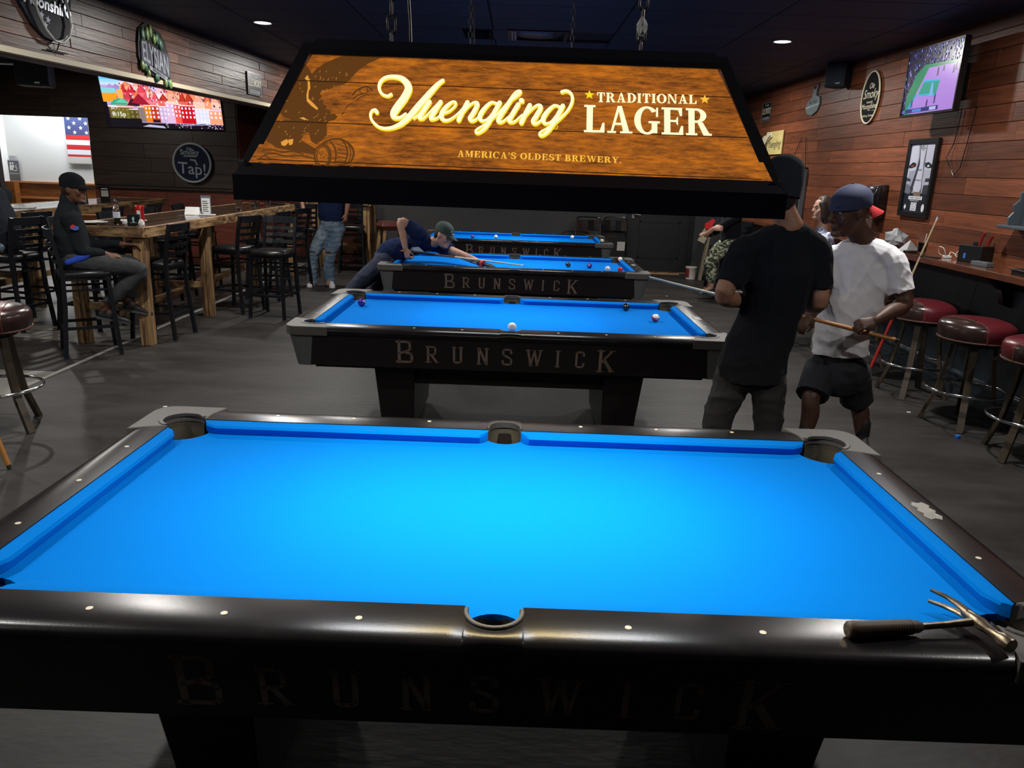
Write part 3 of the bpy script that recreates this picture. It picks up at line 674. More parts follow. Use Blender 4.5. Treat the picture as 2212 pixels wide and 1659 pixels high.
YU = [
 [(-0.2931,0.1892,0.0037),(-0.3016,0.1847,0.0031),(-0.3144,0.1898,0.0031),(-0.3225,0.2047,0.0035),(-0.3204,0.2215,0.0040),(-0.3074,0.2338,0.0044),(-0.2874,0.2363,0.0051),(-0.2695,0.2320,0.0066),(-0.2561,0.2185,0.0082),(-0.2526,0.2034,0.0088),(-0.2612,0.1808,0.0093),(-0.2748,0.1582,0.0093),(-0.2831,0.1414,0.0084),(-0.2830,0.1318,0.0062),(-0.2753,0.1280,0.0046),(-0.2655,0.1303,0.0037),(-0.2549,0.1398,0.0031)],
 [(-0.1713,0.2312,0.0042),(-0.1832,0.2201,0.0053),(-0.1973,0.2014,0.0066),(-0.2135,0.1786,0.0073),(-0.2297,0.1559,0.0075),(-0.2434,0.1361,0.0071),(-0.2620,0.1149,0.0060),(-0.2811,0.1037,0.0046),(-0.3007,0.0997,0.0035),(-0.3184,0.1044,0.0031),(-0.3331,0.1188,0.0029),(-0.3383,0.1323,0.0029),(-0.3357,0.1434,0.0031),(-0.3284,0.1470,0.0037),(-0.3235,0.1411,0.0046)],
 [(-0.2350,0.1288,0.0020),(-0.2260,0.1362,0.0020),(-0.2122,0.1566,0.0020),(-0.2019,0.1721,0.0022)], [(-0.2002,0.1736,0.0051),(-0.2119,0.1511,0.0053),(-0.2208,0.1329,0.0051),(-0.2180,0.1283,0.0037),(-0.2107,0.1306,0.0024),(-0.1944,0.1512,0.0020),(-0.1781,0.1723,0.0018)], [(-0.1737,0.1741,0.0051),(-0.1845,0.1522,0.0053),(-0.1939,0.1331,0.0051),(-0.1912,0.1283,0.0037),(-0.1804,0.1315,0.0024),(-0.1644,0.1489,0.0022)],
 [(-0.1666,0.1433,0.0020),(-0.1520,0.1507,0.0022),(-0.1390,0.1650,0.0024),(-0.1377,0.1739,0.0029),(-0.1457,0.1752,0.0031),(-0.1600,0.1614,0.0048),(-0.1691,0.1445,0.0055),(-0.1679,0.1309,0.0048),(-0.1569,0.1264,0.0033),(-0.1412,0.1347,0.0024),(-0.1235,0.1546,0.0020),(-0.1119,0.1749,0.0020)],
 [(-0.1095,0.1758,0.0051),(-0.1196,0.1520,0.0051),(-0.1284,0.1284,0.0051)], [(-0.1251,0.1367,0.0020),(-0.1077,0.1635,0.0022),(-0.0945,0.1756,0.0029),(-0.0856,0.1726,0.0048),(-0.0933,0.1503,0.0053),(-0.1018,0.1335,0.0051),(-0.0935,0.1278,0.0031),(-0.0779,0.1413,0.0022)],
 [(-0.0394,0.1750,0.0029),(-0.0532,0.1773,0.0033),(-0.0695,0.1595,0.0048),(-0.0786,0.1399,0.0053),(-0.0729,0.1287,0.0037),(-0.0590,0.1347,0.0026),(-0.0413,0.1606,0.0024)], [(-0.0327,0.1781,0.0051),(-0.0493,0.1411,0.0051),(-0.0630,0.1132,0.0044),(-0.0768,0.0985,0.0029),(-0.0857,0.0971,0.0026),(-0.0850,0.1047,0.0024),(-0.0742,0.1133,0.0022),(-0.0562,0.1271,0.0020),(-0.0358,0.1485,0.0020)],
 [(-0.0358,0.1485,0.0020),(-0.0156,0.1754,0.0022),(0.0087,0.1972,0.0026),(0.0164,0.2078,0.0029),(0.0127,0.2109,0.0031),(0.0030,0.2025,0.0042),(-0.0154,0.1699,0.0051),(-0.0317,0.1391,0.0051),(-0.0338,0.1286,0.0044),(-0.0238,0.1284,0.0026),(-0.0082,0.1441,0.0020)],
 [(0.0119,0.1752,0.0051),(-0.0067,0.1373,0.0051),(-0.0064,0.1286,0.0037),(0.0047,0.1301,0.0024),(0.0216,0.1480,0.0020)], [(0.0191,0.1857,0.0062),(0.0196,0.1851,0.0062)],
 [(0.0395,0.1743,0.0051),(0.0290,0.1497,0.0051),(0.0205,0.1275,0.0051)], [(0.0244,0.1372,0.0020),(0.0448,0.1641,0.0022),(0.0582,0.1751,0.0031),(0.0659,0.1699,0.0048),(0.0565,0.1481,0.0053),(0.0483,0.1318,0.0051),(0.0559,0.1261,0.0031),(0.0724,0.1405,0.0022)],
 [(0.1108,0.1728,0.0029),(0.0970,0.1750,0.0033),(0.0805,0.1572,0.0048),(0.0720,0.1391,0.0053),(0.0778,0.1276,0.0037),(0.0918,0.1330,0.0026),(0.1087,0.1584,0.0024)], [(0.1183,0.1758,0.0051),(0.1005,0.1361,0.0051),(0.0862,0.1104,0.0044),(0.0722,0.0963,0.0031),(0.0647,0.0976,0.0026),(0.0670,0.1048,0.0024),(0.0799,0.1140,0.0020),(0.0982,0.1273,0.0022),(0.1152,0.1449,0.0024),(0.1322,0.1676,0.0029),(0.1405,0.1900,0.0033),(0.1377,0.2079,0.0035),(0.1262,0.2155,0.0035),(0.1150,0.2123,0.0037)],
]
EAGLE = [(-0.4869,0.2369),(-0.4779,0.2496),(-0.4572,0.2674),(-0.4281,0.2832),(-0.3985,0.2935),(-0.3584,0.2997),(-0.2977,0.3010),(-0.2568,0.2970),(-0.2079,0.2926),(-0.2463,0.2915),(-0.2808,0.2910),(-0.3250,0.2852),(-0.3523,0.2705),(-0.3769,0.2492),(-0.3970,0.2215),(-0.4063,0.2122),(-0.4318,0.2045),(-0.4432,0.1963),(-0.4621,0.1948),(-0.4587,0.1901),(-0.4638,0.1843),(-0.4567,0.1791),(-0.4614,0.1700),(-0.4528,0.1682),(-0.4540,0.1582),(-0.4446,0.1542),(-0.4457,0.1431),(-0.4347,0.1425),(-0.4328,0.1316),(-0.4240,0.1337),(-0.4154,0.1257),(-0.4226,0.1167),(-0.4343,0.1140),(-0.4397,0.1073),(-0.4373,0.0791),(-0.4479,0.0635),(-0.4608,0.0523),(-0.4733,0.0604),(-0.4802,0.0817),(-0.4891,0.0814),(-0.4972,0.0616),(-0.4785,0.0516),(-0.4577,0.0395),(-0.4644,0.0263),(-0.4963,0.0304),(-0.5364,0.0374),(-0.5504,0.0401),(-0.5797,0.0562),(-0.5741,0.0802),(-0.5691,0.1054),(-0.5238,0.1137),(-0.5422,0.1195),(-0.5565,0.1332),(-0.5605,0.1440),(-0.5462,0.1821),(-0.5341,0.2249),(-0.5249,0.2567),(-0.5200,0.2693),(-0.5095,0.2641),(-0.4964,0.2534)]
GAPS = [[(-0.5028,0.2240),(-0.4966,0.2332),(-0.4902,0.2178),(-0.4870,0.1978),(-0.4902,0.1888),(-0.4891,0.1711),(-0.4716,0.1542),(-0.4639,0.1457),(-0.4655,0.1412),(-0.4793,0.1506),(-0.4924,0.1633),(-0.4949,0.1798),(-0.4930,0.1976),(-0.4950,0.2153)], [(-0.5063,0.1188),(-0.4966,0.1214),(-0.4861,0.1152),(-0.4940,0.1143)], [(-0.5440,0.0554),(-0.5310,0.0635),(-0.5243,0.0562),(-0.5332,0.0451),(-0.5412,0.0469)], [(-0.5269,0.0626),(-0.5152,0.0641),(-0.5159,0.0501),(-0.5235,0.0476)]]
def lamp(front=True):
    t = thing('table_lamp', 'long black table lamp with a glowing brewery sign, hung over the nearest pool table', 'lamp', (0, 0, 0))
    bx, by, tx, ty = .615, .27, .487, .135; zb, zt = LB.z, LT.z
    # lit sheets on four sides
    vs = [(-bx, -by, zb), (bx, -by, zb), (tx, -ty, zt), (-tx, -ty, zt)]
    fr = obj('front_sheet', MB().add(vs+[(x*.995, y+.004, z) for x, y, z in vs], [(0, 1, 2, 3), (7, 6, 5, 4), (0, 4, 5, 1), (1, 5, 6, 2), (2, 6, 7, 3), (3, 7, 4, 0)]), sheet_m, t)
    vs = [(bx, by, zb), (-bx, by, zb), (-tx, ty, zt), (tx, ty, zt)]
    obj('back_sheet', MB().add(vs+[(x*.995, y-.004, z) for x, y, z in vs], [(0, 1, 2, 3), (7, 6, 5, 4), (0, 4, 5, 1), (1, 5, 6, 2), (2, 6, 7, 3), (3, 7, 4, 0)]), sheet_m, t)
    for s in (1, -1):
        vs = [(s*bx, -s*by, zb), (s*bx, s*by, zb), (s*tx, s*ty, zt), (s*tx, -s*ty, zt)]
        obj('side_sheet', MB().add(vs+[(x-s*.004, y*.98, z) for x, y, z in vs], [(0, 1, 2, 3), (7, 6, 5, 4), (0, 4, 5, 1), (1, 5, 6, 2), (2, 6, 7, 3), (3, 7, 4, 0)]), sheet_m, t)
    for sx in (1, -1):
        for sy in (1, -1):
            c = obj('corner_post', MB().hexa([(sx*(bx+.028), sy*(by+.006), zb-.02), (sx*(bx-.004), sy*(by+.006), zb-.02), (sx*(bx-.004), sy*(by-.02), zb-.02), (sx*(bx+.028), sy*(by-.02), zb-.02),
                (sx*(tx+.024), sy*(ty+.006), zt+.02), (sx*(tx-.004), sy*(ty+.006), zt+.02), (sx*(tx-.004), sy*(ty-.02), zt+.02), (sx*(tx+.024), sy*(ty-.02), zt+.02)]), lamp_black, t)
            for zz, X, Y in ((zb+.004, bx, by), (zt-.004, tx, ty)):
                obj('clip', MB().box(sx*(X+.014)-.007, sx*(X+.014)+.007, sy*(Y+.004)-.005, sy*(Y+.004)+.005, zz-.0025, zz+.0025), chrome, c)
    # lower trim: chamfered ledge above an upright fascia, all round
    def ringtrim(name, prof, hx, hy):
        mb = MB(); n = len(prof); vs = []
        for sx, sy in ((-1, -1), (1, -1), (1, 1), (-1, 1)):
            for d, z in prof: vs.append((sx*(hx+d), sy*(hy+d), z))
        fs = [(i*n+j, ((i+1) % 4)*n+j, ((i+1) % 4)*n+(j+1) % n, i*n+(j+1) % n) for i in range(4) for j in range(n)]
        obj(name, mb.add(vs, fs), lamp_black, t)
    ringtrim('bottom_trim', [(-.03, 1.752), (-.004, 1.748), (.032, 1.7155), (.032, 1.658), (-.01, 1.658)], .612, .268)
    ringtrim('top_trim', [(-.02, 1.998), (.012, 1.998), (.008, 2.012), (-.012, 2.036), (-.05, 2.036)], .492, .142)
    obj('top_cap', MB().box(-.46, .46, -.11, .11, 2.026, 2.036), lamp_black, t)
    for y in (-.10, .10):
        obj('light_tube', MB().tube([(-.53, y, 1.700), (.53, y, 1.700)], .012, 10), glow('tube_glow%.1f' % y, (1, .96, .86), 3.0), t, smooth=60)
    # print on the front sheet
    if front:
        mb = MB()
        for a, b in zip([(-0.5383,0.2175),(-0.5677,0.1084),(-0.5960,0.0095)], [(0.5295,0.2143),(0.5590,0.1098),(0.5877,0.0041)]):
            stroke(mb, [a, b], sp(.0012), .0012, 0, caps=False)
        for u, v0 in ((-.12, .215), (.30, .20), (.19, .004), (-.38, .14)):
            pass
        obj('board_lines', mb, seam_m, fr)
        mb = MB(); mb.flat(EAGLE, sp(.0007)); obj('eagle_print', mb, sepia, fr)
        mb = MB()
        for g in GAPS: mb.flat(g, sp(.0010))
        rr = random.Random(3)
        for u0, v0, du, dv, nn, ang in ((-.478, .205, .07, .02, 16, 60), (-.52, .15, .05, .02, 6, 55), (-.505, .085, .05, .03, 16, 62), (-.46, .135, .02, .035, 10, 40), (-.445, .232, .05, .012, 8, 62)):
            for _ in range(nn):
                u, v = u0+rr.uniform(-du, du), v0+rr.uniform(-dv, dv); a = math.radians(ang+rr.uniform(-20, 20)); l = rr.uniform(.003, .007)
                stroke(mb, [(u, v), (u+l*math.cos(a), v+l*math.sin(a))], sp(.0011), .0004, 0, caps=False)
        obj('feather_print', mb, spark, fr)
        mb = MB(); f = sp(.0012)
        for P in ([(-0.4451,0.0540,0.0010),(-0.4597,0.0394,0.0012),(-0.4609,0.0201,0.0012),(-0.4544,0.0011,0.0012),(-0.4399,-0.0079,0.0012),(-0.4270,0.0022,0.0012),(-0.4237,0.0215,0.0012),(-0.4305,0.0448,0.0012),(-0.4451,0.0540,0.0010)], [(-0.4447,0.0486,0.0006),(-0.4546,0.0375,0.0007),(-0.4558,0.0181,0.0007),(-0.4485,0.0013,0.0007),(-0.4383,-0.0036,0.0007),(-0.4293,0.0064,0.0007),(-0.4278,0.0235,0.0007),(-0.4343,0.0425,0.0007),(-0.4447,0.0486,0.0006)],
                  [(-0.4433,0.0562,0.0013),(-0.4244,0.0666,0.0013),(-0.4007,0.0665,0.0013),(-0.3799,0.0533,0.0013),(-0.3707,0.0365,0.0013),(-0.3723,0.0193,0.0013),(-0.3803,0.0083,0.0013),(-0.4033,0.0010,0.0011),(-0.4247,-0.0020,0.0010)], [(-0.4278,0.0600,0.0010),(-0.4169,0.0475,0.0011),(-0.4113,0.0263,0.0011),(-0.4126,0.0070,0.0010)], [(-0.4006,0.0654,0.0010),(-0.3896,0.0508,0.0011),(-0.3849,0.0295,0.0011),(-0.3899,0.0058,0.0010)], [(-0.3926,0.0647,0.0007),(-0.3815,0.0489,0.0007),(-0.3771,0.0298,0.0007),(-0.3823,0.0082,0.0007)],
                  [(-0.4116,0.0542,0.0007),(-0.3955,0.0505,0.0007)], [(-0.4085,0.0414,0.0007),(-0.3887,0.0401,0.0007)], [(-0.4078,0.0329,0.0007),(-0.3870,0.0305,0.0007)], [(-0.4070,0.0222,0.0007),(-0.3872,0.0208,0.0007)], [(-0.4081,0.0115,0.0007),(-0.3904,0.0122,0.0007)],
                  [(-0.3840,0.1842,0.0011),(-0.3787,0.1933,0.0013),(-0.3674,0.2026,0.0011),(-0.3537,0.2076,0.0013),(-0.3434,0.2036,0.0011),(-0.3393,0.1971,0.0009)], [(-0.3832,0.1732,0.0007),(-0.3739,0.1824,0.0009),(-0.3622,0.1873,0.0009),(-0.3506,0.1922,0.0007)], [(-0.3749,0.1691,0.0007),(-0.3637,0.1806,0.0007),(-0.3501,0.1856,0.0007),(-0.3459,0.1835,0.0006)], [(-0.3672,0.2004,0.0007),(-0.3687,0.1937,0.0007),(-0.3624,0.1895,0.0006)], [(-0.3514,0.2033,0.0007),(-0.3509,0.1966,0.0008),(-0.3467,0.1946,0.0006)], [(-0.3991,0.1461,0.0006),(-0.3920,0.1574,0.0007),(-0.3824,0.1633,0.0006)], [(-0.4060,0.1326,0.0009),(-0.4023,0.1372,0.0010)],
                  [(-0.5852,0.0323,0.0009),(-0.5638,0.0353,0.0010),(-0.5396,0.0298,0.0010),(-0.5122,0.0320,0.0009),(-0.4880,0.0254,0.0009)], [(-0.5782,0.0219,0.0010),(-0.5549,0.0249,0.0011),(-0.5307,0.0195,0.0011),(-0.4955,0.0219,0.0010),(-0.4635,0.0157,0.0010)], [(-0.5889,0.0108,0.0008),(-0.5780,0.0197,0.0010),(-0.5673,0.0116,0.0009),(-0.5476,0.0102,0.0008)], [(-0.5618,-0.0052,0.0009),(-0.5359,-0.0085,0.0010),(-0.5011,-0.0028,0.0009),(-0.4734,-0.0060,0.0009),(-0.4581,-0.0012,0.0008)], [(-0.5568,0.0442,0.0013),(-0.5327,0.0397,0.0013),(-0.5049,0.0376,0.0013),(-0.4772,0.0366,0.0013)], [(-0.5900,0.0022,0.0009),(-0.5659,-0.0033,0.0010),(-0.5455,-0.0110,0.0009)],
                  [(-0.3757,-0.0000,0.0010),(-0.3635,-0.0059,0.0010),(-0.3602,-0.0101,0.0009)], [(-0.4220,-0.0104,0.0010),(-0.4027,-0.0064,0.0010),(-0.3789,-0.0097,0.0010)]):
            stroke(mb, [(u, v, w*1.9) for u, v, w in P], f, k=3)
        for P in ([(-0.4522,0.0333,0.0008),(-0.4466,0.0249,0.0008),(-0.4436,0.0357,0.0008)], [(-0.4466,0.0249,0.0008),(-0.4468,0.0163,0.0008)], [(-0.4360,0.0275,0.0007),(-0.4420,0.0283,0.0007),(-0.4425,0.0229,0.0007),(-0.4361,0.0178,0.0007),(-0.4399,0.0155,0.0007),(-0.4431,0.0186,0.0007),(-0.4338,0.0254,0.0007)], [(-0.4280,0.0267,0.0007),(-0.4340,0.0271,0.0007),(-0.4326,0.0222,0.0007),(-0.4284,0.0192,0.0007),(-0.4330,0.0152,0.0007)]):
            stroke(mb, P, f, k=3)
        obj('line_print', mb, sepia, fr)
        mb = MB(); f = sp(.0017)
        for P in YU: stroke(mb, P, f, dw=.0004, off=(.0009, -.0022)); stroke(mb, P, f, dw=.0002, off=(.0016, -.0040))
        obj('script_edge', mb, yellow, fr)
        mb = MB(); f = sp(.0024)
        for P in YU: stroke(mb, P, f)
        o = obj('script_word', mb, cream, fr)
        ru, rv = [(0.1021,0.1192)][0]
        mb = MB(); stroke(mb, [(ru+.0058*math.cos(a*PI/8), rv+.0058*math.sin(a*PI/8)) for a in range(17)], f, .0007, 0, caps=False)
        obj('trade_mark_ring', mb, yellow, fr)
        text('trade_mark', 'R', yellow, fr, sp(.0024)(ru, rv), (1, 0, 0), LD, .009)
        t0, t1 = [(0.1995,0.1883),(0.4391,0.1929)]; l0, l1 = [(0.1698,0.1082),(0.4732,0.1106)]; a0, a1 = [(-0.1265,0.0333),(0.2594,0.0319)]
        th = [abs(p[1]-q[1]) for p, q in zip([(0.2014,0.2159),(0.4372,0.2156)], [(0.2017,0.1902),(0.4369,0.1922)])]
        lh = [abs(p[1]-q[1]) for p, q in zip([(0.1731,0.1805),(0.4667,0.1812)], [(0.1742,0.1090),(0.4655,0.1109)])]
        ah = [abs(p[1]-q[1]) for p, q in zip([(-0.1252,0.0505),(0.2571,0.0466)], [(-0.1244,0.0339),(0.2572,0.0312)])]
        mb = MB(); slab(mb, 'TRADITIONAL', t0[0], t1[0], t0[1], t1[1], th[0], th[1], f); obj('traditional_word', mb, cream, fr)
        mb = MB(); slab(mb, 'LAGER', l0[0], l1[0], l0[1], l1[1], lh[0], lh[1], f, .05); obj('lager_word', mb, cream, fr)
        mb = MB(); slab(mb, "AMERICA'S OLDEST BREWERY.", a0[0], a1[0], a0[1], a1[1], ah[0], ah[1], f, .12); obj('motto', mb, amber, fr)
        for q in [(0.1815,0.2065),(0.4581,0.2053)]:
            mb = MB(); mb.flat(star(q[0], q[1], .0125), f); obj('star', mb, yellow if q[0] < .3 else amber, fr)
    # four hanging chains and a power cord
    for sx in (1, -1):
        mb = MB(); z = 2.034; k = 0
        while z < CEIL:
            cz = z+.0225
            pts = [(sx*.32+(.0105*math.cos(a) if k % 2 else 0), (0 if k % 2 else .0105*math.cos(a)), cz+.012*(1 if math.sin(a) > 0 else -1)+.0105*math.sin(a)) for a in [2*PI*(i+.5)/12 for i in range(12)]]
            mb.tube(pts, .0030, 6, closed=True); z += .0385; k += 1
        obj('chain', mb, steel_dark, t, smooth=50)
    obj('power_cord', MB().tube([(-.27, 0, 2.03), (-.272, 0, 2.10), (-.279, 0, 2.2), (-.30, 0.02, 2.6), (-.31, .02, 3.08)], .0035, 6), black_plastic, t, smooth=60)
    return t
steel_dark = mat('chain_steel', (.16, .15, .15), .4, .9)
L1 = lamp()
L1['group'] = 'lamps over the pool tables'
for y, l in zip(TABLE_Y[1:], ('long black table lamp over the second pool table, its chains showing above the big lamp', 'long black table lamp over the third pool table, behind the big lamp', 'long black table lamp over the farthest pool table, behind the big lamp')):
    dup(L1, (0, y, 0), 0, l)
# crumpled white paper caught in the right chain
mb = MB(); mb.ball((0, 0, 0), (.013, .012, .023), 14)
rr = random.Random(4); mb.v = [(x*(1+rr.uniform(-.3, .25)), y*(1+rr.uniform(-.3, .25)), z*(1+rr.uniform(-.15, .15))) for x, y, z in mb.v]
o = obj('paper_wad', mb, paper); o.location = (.318, -.012, 2.108); tag(o, 'crumpled white paper wad stuck in the right lamp chain', 'paper')

# ---------------------------------------------------------------- bar chairs, stools, tables, counter
def bar_chair():
    t = thing('bar_chair', '', 'chair', group='black ladder back bar chairs')
    m = MB(); n = 8
    out = [(-.19, -.17), (-.21, .12), (-.17, .20), (0, .215), (.17, .20), (.21, .12), (.19, -.17), (.10, -.20), (-.10, -.20)]
    P = [(1.0, .715), (1.03, .735), (1.0, .762), (.88, .774), (.5, .778)]
    vs = [(x*k, y*k, z) for k, z in P for x, y in out]; q = len(out)
    m.add(vs, [tuple(range(q-1, -1, -1))]+[(i*q+j, i*q+(j+1) % q, (i+1)*q+(j+1) % q, (i+1)*q+j) for i in range(4) for j in range(q)]+[tuple(range(4*q, 5*q))])
    obj('seat', m, black_vinyl, t, smooth=60)
    obj('seat_frame', MB().box(-.185, .185, .165, .19, .685, .715).box(-.185, .185, -.185, -.16, .685, .715).box(-.19, -.165, -.18, .19, .685, .715).box(.165, .19, -.18, .19, .685, .715), black_metal, t)
    for s in (1, -1):
        obj('leg', MB().bar((s*.175, .17, .715), (s*.205, .215, 0), .032, .032), black_metal, t)
        b = MB(); pts = [(s*.205, -.225, 0), (s*.188, -.185, .45), (s*.182, -.175, .74), (s*.185, -.205, .95), (s*.187, -.245, 1.13)]
        for a, c in zip(pts, pts[1:]): b.bar(a, c, .030, .034, (0, 1, 0))
        obj('leg', b, black_metal, t)
    for k, z in enumerate((.83, .905, .98, 1.055)):
        y = -.178-.066*(z-.74)/.39*1.05; h = .036 if k < 3 else .075
        b = MB(); xs = [(-.185, 0), (-.10, -.022), (0, -.030), (.10, -.022), (.185, 0)]
        for (x0, d0), (x1, d1) in zip(xs, xs[1:]):
            b.hexa([(x0, y+d0-.006, z), (x1, y+d1-.006, z), (x1, y+d1+.006, z), (x0, y+d0+.006, z), (x0, y+d0-.014, z+h), (x1, y+d1-.014, z+h), (x1, y+d1-.002, z+h), (x0, y+d0-.002, z+h)])
        obj('slat', b, black_metal, t)
    b = MB(); ring = [(-.197, -.21)]+[(-.20, .19)]+[(-.12, .222), (0, .236), (.12, .222)]+[(.20, .19), (.197, -.21)]
    for (a, c), (d, e) in zip(ring, ring[1:]): b.bar((a, c, .27), (d, e, .27), .012, .028)
    b.bar((-.197, -.205, .25), (.197, -.205, .25), .014, .03)
    obj('foot_ring', b, black_metal, t)
    b = MB().bar((-.18, .18, .60), (.18, .18, .60), .012, .02).bar((-.185, -.17, .60), (.185, -.17, .60), .012, .02)
    for s in (1, -1): b.bar((s*.182, .18, .60), (s*.182, -.17, .60), .012, .02)
    obj('brace', b, black_metal, t)
    for x, y in ((.205, .215), (-.205, .215), (.205, -.225), (-.205, -.225)): obj('glide', MB().box(x-.018, x+.018, y-.018, y+.018, 0, .012), rubber, t)
    return t
CH = [(-3.83, 4.68, -56, 'black ladder back bar chair the seated man in the cap sits on'),
      (-3.52, 5.46, 86, 'black ladder back bar chair tucked in by the near leg of the long wooden table'),
      (-3.30, 6.96, 72, 'black ladder back bar chair turned to the long wooden table, behind the one facing out'),
      (-2.77, 6.70, 172, 'black bar chair pulled out beside the long table, its seat facing the camera'),
      (-3.22, 7.90, 84, 'black bar chair at the long table directly behind the pulled out chair'),
      (-3.20, 8.82, 78, 'black bar chair at the long table just before the man in ripped jeans'),
      (-3.34, 10.10, 20, 'black bar chair behind and left of the man in ripped jeans'),
      (-2.72, 10.75, 8, 'black bar chair right of the man in ripped jeans, back turned to the camera'),
      (-4.40, 5.75, -95, 'black bar chair on the far side of the long table, nearest its near end'),
      (-4.42, 6.75, -88, 'black bar chair on the far side of the long table, second from its near end'),
      (-4.40, 7.70, -92, 'black bar chair on the far side of the long table, third from its near end'),
      (-4.42, 8.65, -86, 'black bar chair on the far side of the long table, fourth from its near end'),
      (-5.06, 5.60, 78, 'black bar chair under the person in the dark top at the left edge'),
      (-5.42, 6.35, 80, 'black bar chair at the left table, just behind the person in the dark top'),
      (-5.22, 7.55, 84, 'black bar chair at the left table, second beyond the person in the dark top'),
      (-5.18, 8.55, 92, 'brown lit black bar chair at the far end of the left table'),
      (-6.50, 6.10, -90, 'black bar chair on the far side of the left table at the view edge')]
c0 = bar_chair()
for i, (x, y, a, l) in enumerate(CH):
    if i == 0:
        c0.location = (x, y, 0); c0.rotation_euler = (0, 0, math.radians(a)); c0['label'] = l
    else: dup(c0, (x, y, 0), math.radians(a), l)

maroon = mat('maroon_vinyl', (.105, .012, .018), .30, spec=.6, bump=(120, .12))
brown_v = mat('brown_vinyl', (.032, .017, .015), .22, spec=.7, bump=(120, .12))
leg_brown = mat('stool_leg', (.050, .036, .022), .4, spec=.5)
piping_m = mat('piping', (.13, .06, .045), .4)
def round_stool(ang):
    t = thing('bar_stool', '', 'stool', group='round two tone bar stools')
    n = 40; prof = [(.215, .662), (.252, .668), (.262, .70), (.262, .755), (.250, .782), (.205, .803), (.12, .815), (.0, .818)]
    m = MB(); m.lathe(prof, n, cap=False)
    mi = []
    for f in m.f:
        cx = sum(m.v[i][0] for i in f)/len(f); cy = sum(m.v[i][1] for i in f)/len(f)
        mi.append(0 if cx*math.cos(ang)+cy*math.sin(ang) > .13 else 1)
    m.m = mi
    obj('seat', m, [brown_v, maroon], t, smooth=50)
    obj('piping', MB().tube([(.256*math.cos(2*PI*k/n), .256*math.sin(2*PI*k/n), .666) for k in range(n)], .006, 6, closed=True), piping_m, t, smooth=60)
    pr = []; cn, sn = math.cos(ang), math.sin(ang)
    for k in range(-12, 13):
        q = k/12*.2275; r = math.hypot(.13, q); z = .821-.016*(r/.205)**2 if r < .205 else .804-(r-.205)*.48 if r < .25 else .782-(r-.25)*2.2
        pr.append((.13*cn-q*sn, .13*sn+q*cn, z))
    pr = [(pr[0][0]*1.005, pr[0][1]*1.005, .67)]+pr+[(pr[-1][0]*1.005, pr[-1][1]*1.005, .67)]
    obj('seam', MB().tube(pr, .003, 5), piping_m, t)
    obj('swivel', MB().lathe([(.17, .62), (.18, .655), (.06, .662)], 20), black_metal, t)
    for k in range(4):
        a = PI/4+k*PI/2; b = MB(); L = [(.135, .66), (.155, .45), (.195, .22), (.275, .0)]
        for (r0, z0), (r1, z1) in zip(L, L[1:]):
            b.bar((r0*math.cos(a), r0*math.sin(a), z0), (r1*math.cos(a), r1*math.sin(a), z1), .046, .026, (math.cos(a), math.sin(a), 0))
        obj('leg', b, leg_brown, t)
    obj('foot_ring', MB().tube([(.272*math.cos(2*PI*k/n), .272*math.sin(2*PI*k/n), .275) for k in range(n)], .011, 8, closed=True), chrome, t, smooth=60)
    return t
st = [(3.44, 3.46, .3, -1.9, 'middle maroon and dark brown round bar stool below the wall counter'),
      (3.47, 4.28, .1, -1.9, 'farther maroon and dark brown bar stool, half behind the man in the white shirt'),
      (3.50, 2.76, 1.3, -1.9, 'bar stool with a dark jacket on it at the right edge of the view'),
      (3.42, 5.35, .2, -1.9, 'bar stool behind the man in the white shirt, mostly hidden'),
      (-3.33, 2.62, .15, 2.6, 'maroon bar stool cut off by the left edge of the view')]
s0 = round_stool(-3.18)
for i, (x, y, a, _, l) in enumerate(st):
    if i == 0: s0.location = (x, y, 0); s0.rotation_euler = (0, 0, a); s0['label'] = l
    else: dup(s0, (x, y, 0), a if i < 4 else 3.578, l)
# square backless leather stool at the back
def saddle(label, x, y, rz):
    t = thing('leather_stool', label, 'stool', (x, y, 0), rz, 'brown leather saddle stools'); m = MB()
    out = [(-.23, -.17), (.23, -.17), (.23, .17), (-.23, .17)]
    m.hexa([(-.21, -.16, .72), (.21, -.16, .72), (.21, .16, .72), (-.21, .16, .72), (-.24, -.18, .79), (.24, -.18, .79), (.24, .18, .79), (-.24, .18, .79)])
    m.hexa([(-.24, -.18, .79), (.24, -.18, .79), (.24, .18, .79), (-.24, .18, .79), (-.21, -.12, .86), (.21, -.12, .84), (.21, .12, .84), (-.21, .12, .86)])
    obj('seat', m, mat('oxblood', (.075, .022, .018), .35, spec=.6), t, bev=.02, seg=2, smooth=50)
    for k in (-.10, .0, .10): obj('welt', MB().bar((-.205, k, .862), (.205, k, .843), .008, .008), MATS['piping'], t)
    for sx in (1, -1):
        for sy in (1, -1): obj('leg', MB().bar((sx*.17, sy*.12, .74), (sx*.23, sy*.18, 0), .045, .045), pine, t)
    obj('stretcher', MB().bar((-.21, -.155, .25), (.21, -.155, .25), .03, .04).bar((-.21, .155, .25), (.21, .155, .25), .03, .04).bar((-.21, -.155, .32), (-.21, .155, .32), .03, .04).bar((.21, -.155, .32), (.21, .155, .32), .03, .04), pine_x, t)
    return t
saddle('brown leather stool behind the bending player, right of the small tall table', -2.05, 10.75, .5)

